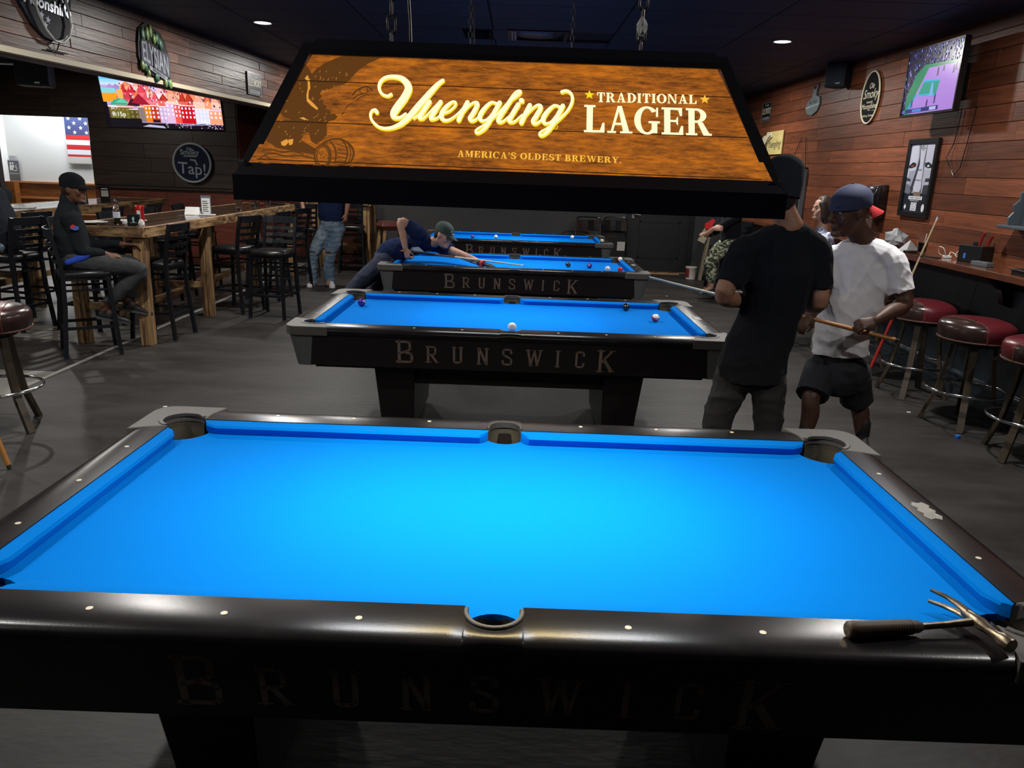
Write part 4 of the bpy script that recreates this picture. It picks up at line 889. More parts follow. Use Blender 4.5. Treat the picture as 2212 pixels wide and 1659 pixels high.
# tall rustic tables: planked tops, edge boards, square posts
top_m = mat('table_top_wood', (.105, .052, .022), .16, spec=.6, coat=.5, var=((.035, .018, .010), (26, 2.4, 20), .36, .68), rand=.30)
def tall_table(name, label, x0, x1, y0, y1, zt, posts, nx=6, seed=1, cross=True):
    t = thing(name, label, 'table', ((x0+x1)/2, (y0+y1)/2, 0), 0, 'tall rustic wooden tables'); W, D = (x1-x0)/2, (y1-y0)/2
    rr = random.Random(seed); sec = max(1, round(2*D/1.1)); w = 2*(W-.04)/nx
    me = simple_mesh('plank', MB().box(-w/2+.0012, w/2-.0012, -(2*D-.09)/sec/2+.0015, (2*D-.09)/sec/2-.0015, -.03, 0), top_m, .002)
    for i in range(nx):
        for j in range(sec):
            o = link('plank', me, t); o.location = (-W+.04+w*(i+.5), -D+.045+(2*D-.09)/sec*(j+.5), zt-rr.uniform(0, .0015))
    for s in (1, -1):
        n = sec
        for j in range(n):
            a = -D+2*D/n*j; b = a+2*D/n
            obj('edge_board', MB().box(s*W-.02, s*W+.02, a+.002, b-.002, zt-.095-rr.uniform(0, .006), zt+.002), pine_y, t, bev=.004)
        k = 5; ww = 2*(W-.022)/k
        obj('edge_board', MB().box(-W+.022, W-.022, s*D-.02, s*D+.018, zt-.092, zt+.001), pine_x, t, bev=.004)
    for px, py in posts:
        q = MB().box(px-.058, px+.004, py-.05, py+.05, 0, zt-.03); obj('post', q, pine, t, bev=.004)
        obj('post', MB().box(px+.006, px+.05, py-.048, py+.048, 0, zt-.03), pine, t, bev=.004)
    if cross:
        obj('foot_rail', MB().box(-.03, .03, -D+.1, D-.1, .26, .33), pine_y, t, bev=.004)
        ys = sorted({round(p[1], 2) for p in posts})
        for y in ys: obj('cross_rail', MB().box(-W+.1, W-.1, y-.03, y+.03, .33, .40), pine_x, t, bev=.004)
    return t
A = dict(x0=-4.16, x1=-3.40, y0=4.97, y1=9.98)
cy = (A['y0']+A['y1'])/2; cx = (A['x0']+A['x1'])/2
tall_table('tall_table', 'longest tall table of rough boards on pale square posts, with bottle and menu stand', A['x0'], A['x1'], A['y0'], A['y1'], 1.12,
           [(s, y-cy) for s in (-.31, .30) for y in (5.06, 6.56, 8.25, 9.85)], 6, 2)
tall_table('tall_table', 'left tall table behind the seated man, its top shining white', -6.25, -5.48, 5.6, 10.1, 1.12, [(s, y) for s in (-.30, .30) for y in (-2.15, -1.08, .9, 2.1)], 6, 3)
tall_table('tall_table', 'small tall table at the back, right of the man in ripped jeans', -3.5, -2.46, 10.95, 11.7, 1.17, [(-.40, -.28), (.46, -.28), (-.40, .28), (.46, .28)], 8, 4)

# wall counter with brackets
ct_m = mat('counter_wood', (.17, .055, .022), .14, spec=.6, coat=.6, var=((.07, .024, .012), (14, 2.0, 20), .36, .68))
ct = thing('wall_counter', 'glossy reddish brown counter shelf running along the right wall', 'counter', (3.66, 5.2, 0))
obj('shelf', MB().box(-.18, .16, -5.0, 5.6, 1.118, 1.155), ct_m, ct, bev=.006, seg=2)
obj('front_edge', MB().box(-.195, -.18, -5.0, 5.6, 1.105, 1.156), ct_m, ct, bev=.004)
for y in (-3.1, -1.45, .4, 2.2, 4.0):
    obj('bracket', MB().prism([(.16, 0), (-.12, 0), (-.13, -.03), (-.04, -.05), (.06, -.13), (.10, -.24), (.16, -.26)], y-.035, y+.035, fn=lambda a, b, c: (a, c, 1.118+b)), black_paint, ct)

# ---------------------------------------------------------------- televisions
def screen(name, parent, polys, fn, strength=1.0):
    """a lit picture: flat coloured shapes stacked in tiny steps"""
    me = bpy.data.meshes.new(name); vs = []; fs = []; cs = []
    for i, (poly, c) in enumerate(polys):
        k = len(vs); vs += [fn(u, v, i*6e-6) for u, v in poly]; fs.append(tuple(range(k, k+len(poly)))); cs += [(*c, 1)]*len(poly)
    me.from_pydata(vs, [], fs); at = me.color_attributes.new('Col', 'FLOAT_COLOR', 'CORNER')
    at.data.foreach_set('color', [x for c in cs for x in c])
    me.materials.append(glow_attr('screen_'+name, strength)); return link(name, me, parent)
def hexc(s):
    r = [int(s[i:i+2], 16)/255 for i in (0, 2, 4)]
    return tuple(x/12.92 if x < .04045 else ((x+.055)/1.055)**2.4 for x in r)
def R4(x0, y0, x1, y1): return [(x0, y0), (x1, y0), (x1, y1), (x0, y1)]
bezel = mat('tv_bezel', (.006, .006, .007), .25, spec=.6)
def tv(name, label, loc, rot, w, h, polys, strength):
    t = thing(name, label, 'television', loc); t.rotation_euler = rot
    obj('housing', MB().box(-w/2-.014, w/2+.014, .002, .05, -h/2-.018, h/2+.014).box(-w*.3, w*.3, .05, .08, -h*.3, h*.2), bezel, t, bev=.004)
    obj('bezel', MB().box(-w/2-.014, w/2+.014, -.006, .002, -h/2-.018, -h/2).box(-w/2-.014, w/2+.014, -.006, .002, h/2, h/2+.014).box(-w/2-.014, -w/2, -.006, .002, -h/2, h/2).box(w/2, w/2+.014, -.006, .002, -h/2, h/2), bezel, t)
    screen('screen', t, polys, lambda u, v, e: ((u-.5)*w, .0015-e*2-.0005, (v-.5)*h), strength)
    return t
# left: an old town of bright gabled houses
P = []; rr = random.Random(12)
for k, c in enumerate(('2f9fe8', '49b4f2', '6cc3f5', '9ad2f2', 'bfdcf0')): P.append((R4(0, 1-.05*(k+1), 1, 1-.05*k), hexc(c)))
P.append((R4(0, 0, 1, .75), hexc('b9a0d8')))
for x, c in ((.03, 'b58bd0'), (.08, 'a884c8'), (.3, '7a8fd8'), (.45, '6f87d0')): P.append(([(x, .66), (x+.05, .78), (x+.12, .66)], hexc(c)))
P += [(R4(0, .58, .12, .70), hexc('7fd0d8')), (R4(0, .46, .13, .60), hexc('f59b1e')), (R4(.13, .5, .2, .68), hexc('ffa45a')), ([(.14, .68), (.165, .76), (.2, .68)], hexc('39c0d8')), (R4(.27, .66, .31, .8), hexc('e04a48')), (R4(.19, .66, .215, .76), hexc('d95a68'))]
rows = [(.82, .10, ('e9b8d0', 'f0c8d8', 'd890b0', 'f2a890', 'c8b8f0')), (.74, .12, ('f0a898', 'e87868', 'f8d0d8', 'ee8a60', 'e05a68', 'b8a0e0')), (.63, .15, ('e04858', 'f09878', 'c82838', 'f6c0c8', 'ee6a40', 'a81828')), (.50, .17, ('d83a48', 'ee7a48', 'b81828', 'f0a890', 'e05868', 'c03828'))]
for yb, hh, cs in rows:
    x = .16 if yb > .6 else .10
    while x < 1.0:
        wd = rr.uniform(.06, .13); x1 = min(x+wd, 1.0); c = hexc(rr.choice(cs)); k = rr.uniform(.25, .7); h = hh*rr.uniform(.7, 1.15); dk = tuple(q*.55 for q in c); lt = tuple(min(1, q*1.25+.08) for q in c)
        P.append((R4(x, yb-.12, x1, yb), lt)); P.append(([(x, yb), (x+(x1-x)*k, yb+h), (x1, yb)], c)); P.append(([(x+(x1-x)*k, yb+h), (x1, yb), (x1-.012, yb-.03)], dk))
        for _ in range(4):
            a = rr.uniform(x, x1-.015); b_ = rr.uniform(yb-.10, yb+h*.35); P.append((R4(a, b_, a+.010, b_+.030), hexc(rr.choice(('fff0f4', 'ffe0e8', '701828', '503060', 'd8e0ff')))))
        if rr.random() < .5: a = rr.uniform(x, x1-.01); P.append((R4(a, yb+h*.3, a+.012, yb+h*.95), hexc(rr.choice(('f8e8e8', 'c04030', 'e89880')))))
        x += wd*.85
P += [([(.05, .40), (.11, .53), (.2, .50), (.20, .40)], hexc('38a888')), ([(.10, .44), (.16, .52), (.22, .44)], hexc('68c8a8')), (R4(0, .50, .12, .62), hexc('f59b1e')), (R4(0, .61, .10, .70), hexc('7fd0d8')), (R4(.13, .52, .18, .68), hexc('ffb060'))]
P += [([(.20, .40), (.24, .52), (.33, .50), (.30, .38)], hexc('3a1828')), ([(.24, .45), (.31, .62), (.40, .41), (.36, .40)], hexc('a01c30'))]
hs = [(.0, .10, .38, '4a3038'), (.04, .24, .37, '6a6420'), (.21, .29, .33, '5a4a20'), (.285, .345, .38, '8a7480'), (.34, .40, .41, 'e08218'), (.395, .47, .41, 'c03a22'), (.465, .53, .40, 'c8b0d8'), (.525, .60, .47, 'dcb8dc'), (.595, .655, .45, 'e85a50'), (.65, .775, .43, 'c4121c'), (.77, .90, .38, 'd8dcf4'), (.89, 1.0, .36, 'f0a078')]
for x0, x1, y1, c in hs:
    P.append((R4(x0, .10, x1, y1), hexc(c))); n = max(2, int((x1-x0)/.030))
    P.append((R4(x0-.004, y1-.012, x1+.004, y1+.006), hexc('ffe0d8')))
    for i in range(n):
        for j in range(3):
            x = x0+(x1-x0)*(i+.28)/n; y = y1-.075-.078*j
            if y > .13: P.append((R4(x, y, x+(x1-x0)*.42/n, y+.042), hexc('f4e6ff' if x0 > .3 else '8a8450')))
P += [(R4(0, 0, 1, .09), hexc('14101c')), (R4(0, 0, .3, .16), hexc('14121a')), ([(.30, .02), (.50, .0), (.48, .04), (.36, .06)], hexc('b8b4d0')), ([(.62, .05), (.86, .08), (.84, .11), (.66, .08)], hexc('8888a8')), (R4(.4, .10, .46, .15), hexc('301418')), (R4(.0, .0, .03, .45), hexc('120c14'))]
for _ in range(60):
    x, y = rr.uniform(.5, .99), rr.uniform(.01, .10); P.append((R4(x, y, x+.008, y+.012), hexc(rr.choice(('e8d0f0', '5a3a60', '301830', 'c06070', 'f0f0ff')))))
P = [([(u, v*.80) for u, v in q], c) for q, c in P]
TL_ = tv('television', 'large hanging television showing bright old town houses and the time 8:15p', (-4.959, 9.062, 2.582), (math.radians(13), 0, 0), 1.626, .915, P, 1.15)
wt = glow('screen_text', (1, 1, 1), 1.2)
for s_, u, v, z in (('65°F', .085, .275, .050), ('8:15p', .115, .185, .085), ('Warsaw, Poland', .88, .115, .034)):
    text('caption', s_, wt, TL_, ((u-.5)*1.626, -.0045, (v-.5)*.915), (1, 0, 0), (0, 0, 1), z)
obj('pole', MB().tube([(0, .06, .1), (0, .16, .2), (0, .22, .56)], .022, 10), black_metal, TL_)
# right: basketball game
P = [(R4(0, 0, 1, 1), hexc('1b1638'))]
for _ in range(620):
    x, y = rr.random(), rr.uniform(.30, 1); y = .56+.44*rr.random() if x > .35 else rr.uniform(.1, 1)
    c = rr.choice(('2a2358', '3c3588', '5a52b8', '8a84e8', '171230', '100c20', '4a3a7a', '6a50a0', 'b8b0ff', '251a40', '2a6a5a'))
    s_ = rr.uniform(.006, .018); P.append((R4(x, y, min(x+s_, 1), min(y+s_*2.2, 1)), hexc(c)))
P += [([(.08, 0), (.08, .3), (.22, .62), (.36, .74), (1, .70), (1, .52), (.3, .0)], hexc('0c8a5a')), ([(.12, .02), (.45, .68), (1, .655), (1, 0), (.3, 0)], hexc('b98ae8')), ([(.30, .27), (.40, .50), (.70, .47), (.66, .24)], hexc('10a08a')), ([(.38, .47), (.40, .50), (.70, .47), (.69, .45)], hexc('10b8e8')),
      ([(.30, .27), (.31, .30), (.67, .27), (.66, .24)], hexc('1cb8e0')), ([(.12, .10), (.26, .30), (.29, .30), (.16, .06)], hexc('2aa0d8')), ([(.53, .25), (.55, .44), (.58, .44), (.60, .245)], hexc('7ab8f0')), ([(.28, .255), (.29, .235), (.64, .215), (.65, .235)], hexc('a888f0'))]
for x, y, s_ in ((.20, .10, .11), (.50, .06, .12), (.64, .12, .13), (.62, .53, .11), (.90, .52, .10), (.94, .55, .10), (.72, .58, .07)):
    P += [(R4(x, y+s_*.45, x+.025, y+s_), hexc('2a2040')), ([(x-.008, y), (x+.006, y), (x+.02, y+s_*.5), (x+.006, y+s_*.5)], hexc('1c1430')), ([(x+.024, y), (x+.034, y), (x+.022, y+s_*.5), (x+.012, y+s_*.5)], hexc('1c1430')), (R4(x+.005, y+s_, x+.02, y+s_*1.18), hexc('4a2a30'))]
P += [(R4(.10, .02, .74, .085), hexc('2a2f78')), (R4(.24, .028, .42, .075), hexc('5a8ae8')), (R4(.58, .028, .70, .075), hexc('c0c8ff')), (arc(.06, .05, .03, 0, 330, 11), hexc('6a60d8'))]
TR_ = tv('television', 'wall mounted television on the right showing a basketball game', (3.59, 5.09, 2.637), (0, 0, -PI/2), .90, .55, P, .85)
for s_, u, v, z, sh in (('GARDEN', .185, .175, .045, 60), ('34', .505, .05, .040, 0), ('23', .39, .05, .036, 0)):
    a = math.radians(sh); text('caption', s_, wt, TR_, ((u-.5)*.90, -.0048, (v-.5)*.55), (math.cos(a), 0, math.sin(a)), (-math.sin(a), 0, math.cos(a)), z)
obj('mount_plate', MB().box(-.16, .16, .20, .24, -.16, .12), black_metal, TR_); obj('mount_arm', MB().bar((0, .07, -.02), (.06, .22, -.02), .05, .08), black_metal, TR_)
o = obj('television_cable', MB().tube([(3.82, 4.92, 2.38), (3.818, 4.93, 2.2), (3.818, 4.95, 2.10), (3.80, 5.0, 1.98), (3.818, 4.86, 1.83), (3.818, 4.78, 1.90), (3.818, 4.74, 2.10), (3.818, 4.70, 2.40)], .004, 6), black_plastic, None, smooth=60)
tag(o, 'black television cable looping down the right plank wall beside the framed poster', 'cable')

# ---------------------------------------------------------------- signs and pictures
def rplane(X, y, z): return lambda u, v, e=0: (X-e, y-u, z+v)
sign_black = mat('sign_black', (.008, .008, .009), .4)
sign_cream = mat('sign_cream', (.72, .66, .46), .5); sign_white = mat('sign_white', (.72, .72, .70), .5); sign_grey = mat('sign_grey', (.36, .38, .40), .35, .3)
def wallsign(name, label, cat, loc, rz): return thing(name, label, cat, loc, rz)
# things hung on the right wall use local axes: x = to the right in the photo (towards the camera), -y = out of the wall
RZ = -PI/2
# oval sign
t = wallsign('oval_sign', 'tall oval black sign with cream script and cream rim on the right wall', 'sign', (3.826, 6.80, 2.640), RZ)
ov = [(.215*math.cos(2*PI*k/40), .268*math.sin(2*PI*k/40)) for k in range(40)]
fy = lambda y: (lambda a, b, c: (a, c+y, b))
obj('board', MB().prism(ov, -.012, .02, fn=fy(0)), mat('oval_black', (.006, .006, .007), .75, spec=.12), t)
obj('rim', MB().tube([(x, -.012, z) for x, z in ov], .010, 6, closed=True), sign_cream, t, smooth=60)
for s_, z, sz, sh in (('Ole', .118, .085, .35), ('Smoky', .035, .135, .3), ('TENNESSEE', -.050, .030, 0), ('Moonshine', -.092, .082, 0), ('Gatlinburg, Tennessee', -.188, .034, 0)):
    text('lettering', s_, sign_cream, t, (0, -.0135, z), (1, 0, 0), (0, 0, 1), sz, shear=sh)
obj('hill_mark', MB().flat([(-.14, -.145), (-.03, -.135), (.0, -.122), (.05, -.136), (.14, -.135), (.14, -.14), (.0, -.132)], lambda u, v: (u, -.0135, v)), sign_cream, t)
# small black plates, one on each side
def small_sign(label, loc, rz):
    t = wallsign('metal_sign', label, 'sign', loc, rz)
    obj('plate', MB().box(-.21, .21, -.006, .004, -.135, .135), sign_black, t, bev=.002)
    b = MB()
    for q in ((-.21, .21, .129, .135), (-.21, .21, -.135, -.129), (-.21, -.203, -.13, .13), (.203, .21, -.13, .13)): b.box(q[0], q[1], -.0075, -.005, q[2], q[3])
    obj('border', b, sign_grey, t)
    obj('label_band', MB().box(-.15, .15, -.0072, -.006, -.115, -.075), sign_grey, t)
    text('lettering', 'Tennessee', sign_white, t, (0, -.0072, .10), (1, 0, 0), (0, 0, 1), .045)
    text('lettering', 'OLE SMOKY', sign_cream, t, (0, -.0072, .01), (1, 0, 0), (0, 0, 1), .125, sx=.60, bold=.002)
    text('lettering', 'MOONSHINE', ink, t, (0, -.0078, -.095), (1, 0, 0), (0, 0, 1), .04)
small_sign('small framed plate sign on the soffit left of the big lamp', (-3.444, 8.41, 2.691), PI/2-.0766)
small_sign('small black plate sign on the right wall beside the lamp corner', (3.825, 10.52, 2.745), RZ)
# crowing bird sign, pewter
t = wallsign('rooster_sign', 'small pewter bird shaped sign on the right wall', 'sign', (3.825, 8.53, 2.76), RZ)
obj('body_plate', MB().prism([(1.45*a, b) for a, b in [(-.17, -.10), (-.12, -.17), (0, -.195), (.12, -.15), (.17, -.06), (.15, .02), (.06, .05), (.06, .10), (.085, .17), (.075, .19), (.04, .12), (.045, .15), (.01, .12), (-.02, .17), (-.03, .10), (-.045, .03), (-.13, .0)]], -.014, .014, fn=fy(0)), mat('pewter', (.20, .23, .24), .35, .4), t, bev=.004)
obj('stripe', MB().prism([(-.235, -.085), (.235, -.055), (.238, -.075), (-.225, -.105)], -.017, -.013, fn=fy(0)), mat('pale_teal', (.30, .42, .40), .4), t)
text('lettering', 'TALL TALES', ink, t, (0, -.0155, -.03), (1, 0, 0), (0, 0, 1), .055)
# cream wooden brewery board with a cut-out bottle shape
t = wallsign('cream_sign', 'cream wooden sign with black script next to the lamp corner, right wall', 'sign', (3.825, 10.15, 2.265), RZ)
obj('board', MB().box(-.10, .60, -.02, .0, -.165, .17), mat('cream_wood', (.60, .50, .20), .5, var=((.50, .40, .15), (3, 10, 20), .4, .7)), t, bev=.003)
text('lettering', 'Yuengling', ink, t, (.24, -.0215, -.02), (1, 0, 0), (0, 0, 1), .15, shear=.35)
obj('bird_cutout', MB().prism([(-.34, -.16), (-.16, -.165), (-.10, -.02), (.03, .06), (.14, .09), (.13, .16), (.03, .14), (-.06, .17), (-.12, .12), (-.22, .12), (-.34, .06)], -.045, -.02, fn=fy(0)), mat('cream_light', (.66, .60, .38), .5), t, bev=.003)
obj('bird_outline', MB().tube([(-.34, -.046, -.10), (-.16, -.046, -.12), (-.08, -.046, .0), (.03, -.046, .08), (.12, -.046, .11)], .008, 5), ink, t)
# framed fight poster
t = wallsign('framed_poster', 'black framed fight poster of two facing men below the right television', 'poster', (3.822, 5.459, 1.803), RZ)
w_, h_ = .555, .72; f_ = .045
b = MB()
for q in ((-w_/2, w_/2, h_/2-f_, h_/2), (-w_/2, w_/2, -h_/2, -h_/2+f_), (-w_/2, -w_/2+f_, -h_/2+f_, h_/2-f_), (w_/2-f_, w_/2, -h_/2+f_, h_/2-f_)): b.box(q[0], q[1], -.022, .01, q[2], q[3])
obj('frame', b, black_plastic, t, bev=.003)
iw, ih = w_-2*f_, h_-2*f_
pf = lambda k: (lambda u, v: ((u-.5)*iw, -.004-k*.0003, (v-.5)*ih))
cols = [hexc(c) for c in ('9a9cae', 'c4c6d6', '3a3c44', '6c6e7a', '1c2026', 'b4b6c6', '8a4038', '7a6a5c', '20242c', 'e0e2ea')]
pm = [mat('poster_ink%d' % i, c, .35, spec=.6) for i, c in enumerate(cols)]
b = MB()
def add(poly, m, k): b.flat(poly, pf(k), m)
add(R4(0, 0, 1, 1), 8, 0); add(R4(0, .28, .46, 1), 0, 1); add(R4(.54, .28, 1, 1), 5, 1)
add([(.02, .95), (.2, 1), (.3, 1), (.36, .8), (.33, .62), (.04, .60)], 1, 2); add([(.62, 1), (1, 1), (1, .62), (.66, .62), (.58, .8)], 1, 2)
add([(.36, 1), (.40, .8), (.34, .6), (.24, .40), (.10, .28), (.28, .26), (.42, .42), (.48, .7), (.46, 1)], 2, 3); add([(.58, 1), (.56, .8), (.64, .6), (.62, .42), (.56, .3), (.70, .28), (.66, .5), (.66, .7), (.64, 1)], 3, 3)
add([(.02, .68), (.16, .735), (.30, .72), (.31, .67), (.16, .645), (.03, .645)], 4, 4); add([(.66, .72), (.80, .735), (.95, .69), (.94, .65), (.80, .645), (.68, .665)], 4, 4)
add([(.10, .685), (.22, .695), (.24, .668), (.12, .662)], 6, 5); add([(.76, .69), (.84, .695), (.85, .668), (.77, .662)], 9, 5)
add([(.0, .64), (.08, .62), (.06, .52), (.0, .50)], 1, 4); add([(.94, .62), (1, .64), (1, .5), (.92, .52)], 9, 4)
add([(.02, .50), (.16, .49), (.2, .44), (.02, .455)], 2, 4); add([(.78, .50), (.98, .50), (.98, .46), (.76, .43)], 2, 4); add([(.04, .445), (.18, .45), (.14, .415), (.03, .415)], 5, 5); add([(.78, .45), (.92, .445), (.9, .42), (.8, .42)], 1, 5); add([(.0, .41), (.16, .40), (.26, .30), (.2, .26), (.0, .28)], 3, 4); add([(.74, .40), (1, .41), (1, .27), (.72, .27)], 2, 4)
add([(.38, 1), (.62, 1), (.60, .7), (.66, .36), (.60, .28), (.38, .30), (.34, .36), (.46, .7)], 1, 6); add([(.38, .30), (.66, .30), (.70, .22), (.42, .20)], 7, 7)
add(R4(.22, .185, .78, .235), 9, 8); add(R4(.30, .165, .66, .172), 9, 8); add(R4(.36, .02, .60, .145), 9, 8)
add([(.08, .07), (.13, .115), (.18, .07), (.13, .025)], 9, 8); add(arc(.86, .07, .06, 0, 330, 11), 9, 8)
obj('picture', b, pm, t)
for s_, u, v, z in (('UFC', .5, .955, .055), ('229', .5, .915, .03), ('KHABIB', .5, .62, .02), ('MCGREGOR', .5, .47, .02), ('KHABIB  McGREGOR', .5, .21, .024), ('OCT 6', .48, .12, .036), ('LAS VEGAS', .48, .078, .016), ('10PM ET', .48, .042, .022)):
    text('lettering', s_, ink, t, pf(10)(u, v), (1, 0, 0), (0, 0, 1), z)
# dark framed board behind the man in the knit cap, its hanging cords
t = wallsign('hanging_board', 'dark framed board hung from two cords behind the knit capped man', 'board', (3.80, 8.75, 1.50), RZ)
obj('face', MB().box(-.35, .30, -.02, .02, -.42, .40), sign_black, t); obj('frame', MB().box(.29, .32, -.03, .025, -.43, .41).box(-.36, .32, -.03, .025, .39, .41).box(-.36, .32, -.03, .025, -.43, -.41), mat('frame_grey', (.10, .11, .13), .3), t)
for u0, u1 in ((.30, .12), (-.32, -.04)): obj('cord', MB().tube([(u0, .0, .41), (u1, .015, .80)], .004, 5), black_plastic, t)
# paper towel dispenser
t = wallsign('towel_dispenser', 'black paper towel dispenser on the right wall behind the man in white', 'dispenser', (3.834, 6.21, 1.55), RZ)
obj('cover', MB().prism([(0, -.17), (-.10, -.17), (-.14, -.08), (-.15, .08), (-.12, .16), (-.05, .18), (0, .18)], -.15, .15, fn=lambda a, b, c: (c, a, b)), mat('smoked_black', (.012, .011, .013), .15, spec=.7), t, bev=.012, seg=2, smooth=40)
obj('towel', MB().box(-.10, .10, -.10, -.085, -.30, -.17), mat('towel_brown', (.05, .022, .018), .6), t)
# cue shelf at the right edge
t = wallsign('wall_shelf', 'dark wooden wall shelf with scalloped side at the right edge of the view', 'shelf', (3.834, 3.80, 1.47), RZ)
slate = mat('slate_blue', (.060, .075, .090), .4)
obj('shelf_board', MB().box(-.07, .80, -.16, 0, -.02, .005), slate, t, bev=.004)
obj('side_panel', MB().prism([(0, 0), (-.13, 0), (-.13, .06), (-.10, .10), (-.11, .15), (-.07, .19), (-.07, .24), (-.03, .27), (0, .27)], .0, .02, fn=lambda a, b, c: (c, a, b)), slate, t)
obj('back_panel', MB().box(.0, .80, -.02, 0, 0, .75), slate, t); obj('upright', MB().box(.17, .23, -.10, -.06, .005, .60), pine, t)
# weathered soffit signs
t = wallsign('hop_sign', 'brewery sign with green hops and big silver letters on the left soffit', 'sign', (-3.63, 5.987, 2.719), PI/2-.0766)
silver = mat('embossed_silver', (.40, .42, .47), .28, .5)
obj('backing', MB().prism([(-.28, .06), (-.24, .20), (-.12, .27), (.02, .24), (.14, .21), (.22, .14), (.28, .02), (.29, -.24), (.25, -.27), (.19, -.24), (.12, -.21), (.02, -.26), (-.05, -.20), (-.14, -.20), (-.24, -.16), (-.29, -.05)], -.012, .018, fn=fy(0)), sign_black, t)
for (x0, x1, za, zb, zc, zd) in ((-.26, -.075, -.085, .085, -.155, .065), (-.045, .265, -.16, .055, -.20, .03)):
    obj('shield', MB().hexa([(x0, -.024, za), (x1, -.024, zc), (x1, -.012, zc), (x0, -.012, za), (x0+.01, -.024, zb), (x1, -.024, zd), (x1, -.012, zd), (x0+.01, -.012, zb)]), mat('shield_dark', (.06, .062, .08), .3, .3) if 'shield_dark' not in MATS else MATS['shield_dark'], t)
text('lettering', 'ELYSIAN', silver, t, (0, -.0255, -.048), (1, 0, -.22), (0, 0, 1), .26, sx=.50, bold=.004)
obj('ribbon', MB().hexa([(-.13, -.026, -.155), (.20, -.026, -.235), (.20, -.014, -.235), (-.13, -.014, -.155), (-.13, -.026, -.118), (.20, -.026, -.195), (.20, -.014, -.195), (-.13, -.014, -.118)]), silver, t)
text('lettering', 'BREWING CO', ink, t, (.035, -.027, -.176), (1, 0, -.24), (0, 0, 1), .036, bold=.001)
hopm = [mat('hop_green', (.03, .09, .05), .4), mat('hop_lime', (.16, .24, .07), .4)]
for i, (x, z, a, b_, m_) in enumerate(((-.20, .15, .035, .07, 0), (-.12, .17, .030, .065, 1), (-.06, .20, .028, .065, 1), (.0, .14, .03, .05, 1), (.06, .15, .04, .06, 0), (.12, .11, .035, .06, 0), (-.25, -.13, .03, .045, 1), (-.20, -.14, .03, .045, 0), (-.15, -.19, .024, .035, 1), (.0, -.215, .035, .045, 0), (.16, -.25, .022, .045, 1), (.25, -.25, .035, .05, 1), (.20, -.24, .025, .04, 0))):
    m2 = MB(); m2.ball((x, -.022, z), (a, .016, b_), 10); obj('hop', m2, hopm[m_], t, smooth=60)
# neon style moonshine sign at the top left corner
t = wallsign('moonshine_sign', 'big dark jar shaped sign with silver script in the top left corner', 'sign', (-3.752, 4.396, 2.84), PI/2-.0766)
obj('backing', MB().prism([(-.30, .40), (.30, .40), (.34, .12), (.30, -.12), (.20, -.20), (.06, -.235), (-.05, -.22), (-.17, -.15), (-.27, -.03), (-.33, .10)], -.02, .02, fn=fy(0)), mat('jar_black', (.012, .013, .017), .6, spec=.25), t, bev=.003)
obj('tube_outline', MB().tube([(-.17, -.05, .05), (-.13, -.05, -.06), (-.06, -.05, -.17), (.03, -.05, -.235), (.13, -.05, -.24), (.22, -.05, -.18), (.26, -.05, -.09), (.25, -.05, .0), (.22, -.05, .10)], .010, 8), mat('tube_glass', (.40, .40, .36), .25, spec=.6), t, smooth=60)
for s_, z, sz in (('Ole', .32, .16), ('Smoky', .155, .22), ('Moonshine', .02, .125)): text('lettering', s_, silver, t, (.02, -.030, z), (1, 0, -.05), (0, 0, 1), sz, shear=.2, bold=.003)
for x, z in ((-.05, -.06), (.02, -.085), (-.02, -.13)):
    m2 = MB(); m2.flat(star(x, z, .032, 80), lambda u, v: (u, -.0215, v)); obj('star', m2, mat('star_lilac', (.55, .55, .72), .5) if 'star_lilac' not in MATS else MATS['star_lilac'], t)
obj('stand_off', MB().tube([(.10, -.04, -.235), (.10, -.01, -.30), (-.02, -.008, -.305), (.24, -.008, -.305)], .005, 5), black_metal, t)
# round tap sign
t = wallsign('round_sign', 'round dark navy tap sign with grey rim on the bar wall', 'sign', (-5.362, 10.95, 1.668), 0)
rr_ = .305
obj('disc', MB().prism(arc(0, 0, rr_, 0, 360, 40)[:-1], -.02, .02, fn=fy(0)), mat('navy_disc', (.008, .012, .030), .7, spec=.15), t)
obj('rim', MB().tube([(rr_*math.cos(2*PI*k/40), -.02, rr_*math.sin(2*PI*k/40)) for k in range(40)], .020, 8, closed=True), mat('rim_grey', (.28, .30, .33), .35), t, smooth=60)
gm = mat('sign_dim', (.22, .25, .29), .5)
for s_, x, z, sz, xd in (('Ole', -.03, .215, .07, (1, 0, 0)), ('Smoky', -.03, .165, .115, (1, 0, 0)), ('MOONSHINE', -.03, .105, .035, (1, 0, 0)), ('Tap!', .0, -.10, .26, (1, 0, -.05))):
    text('lettering', s_, gm, t, (x, -.0225, z), xd, (0, 0, 1), sz, bold=.002)
obj('spigot_mark', MB().flat([(-.03, .06), (.06, .055), (.085, -.01), (.10, -.03), (.07, -.035), (.045, .03), (-.03, .04)], lambda u, v: (u, -.0225, v)), gm, t)
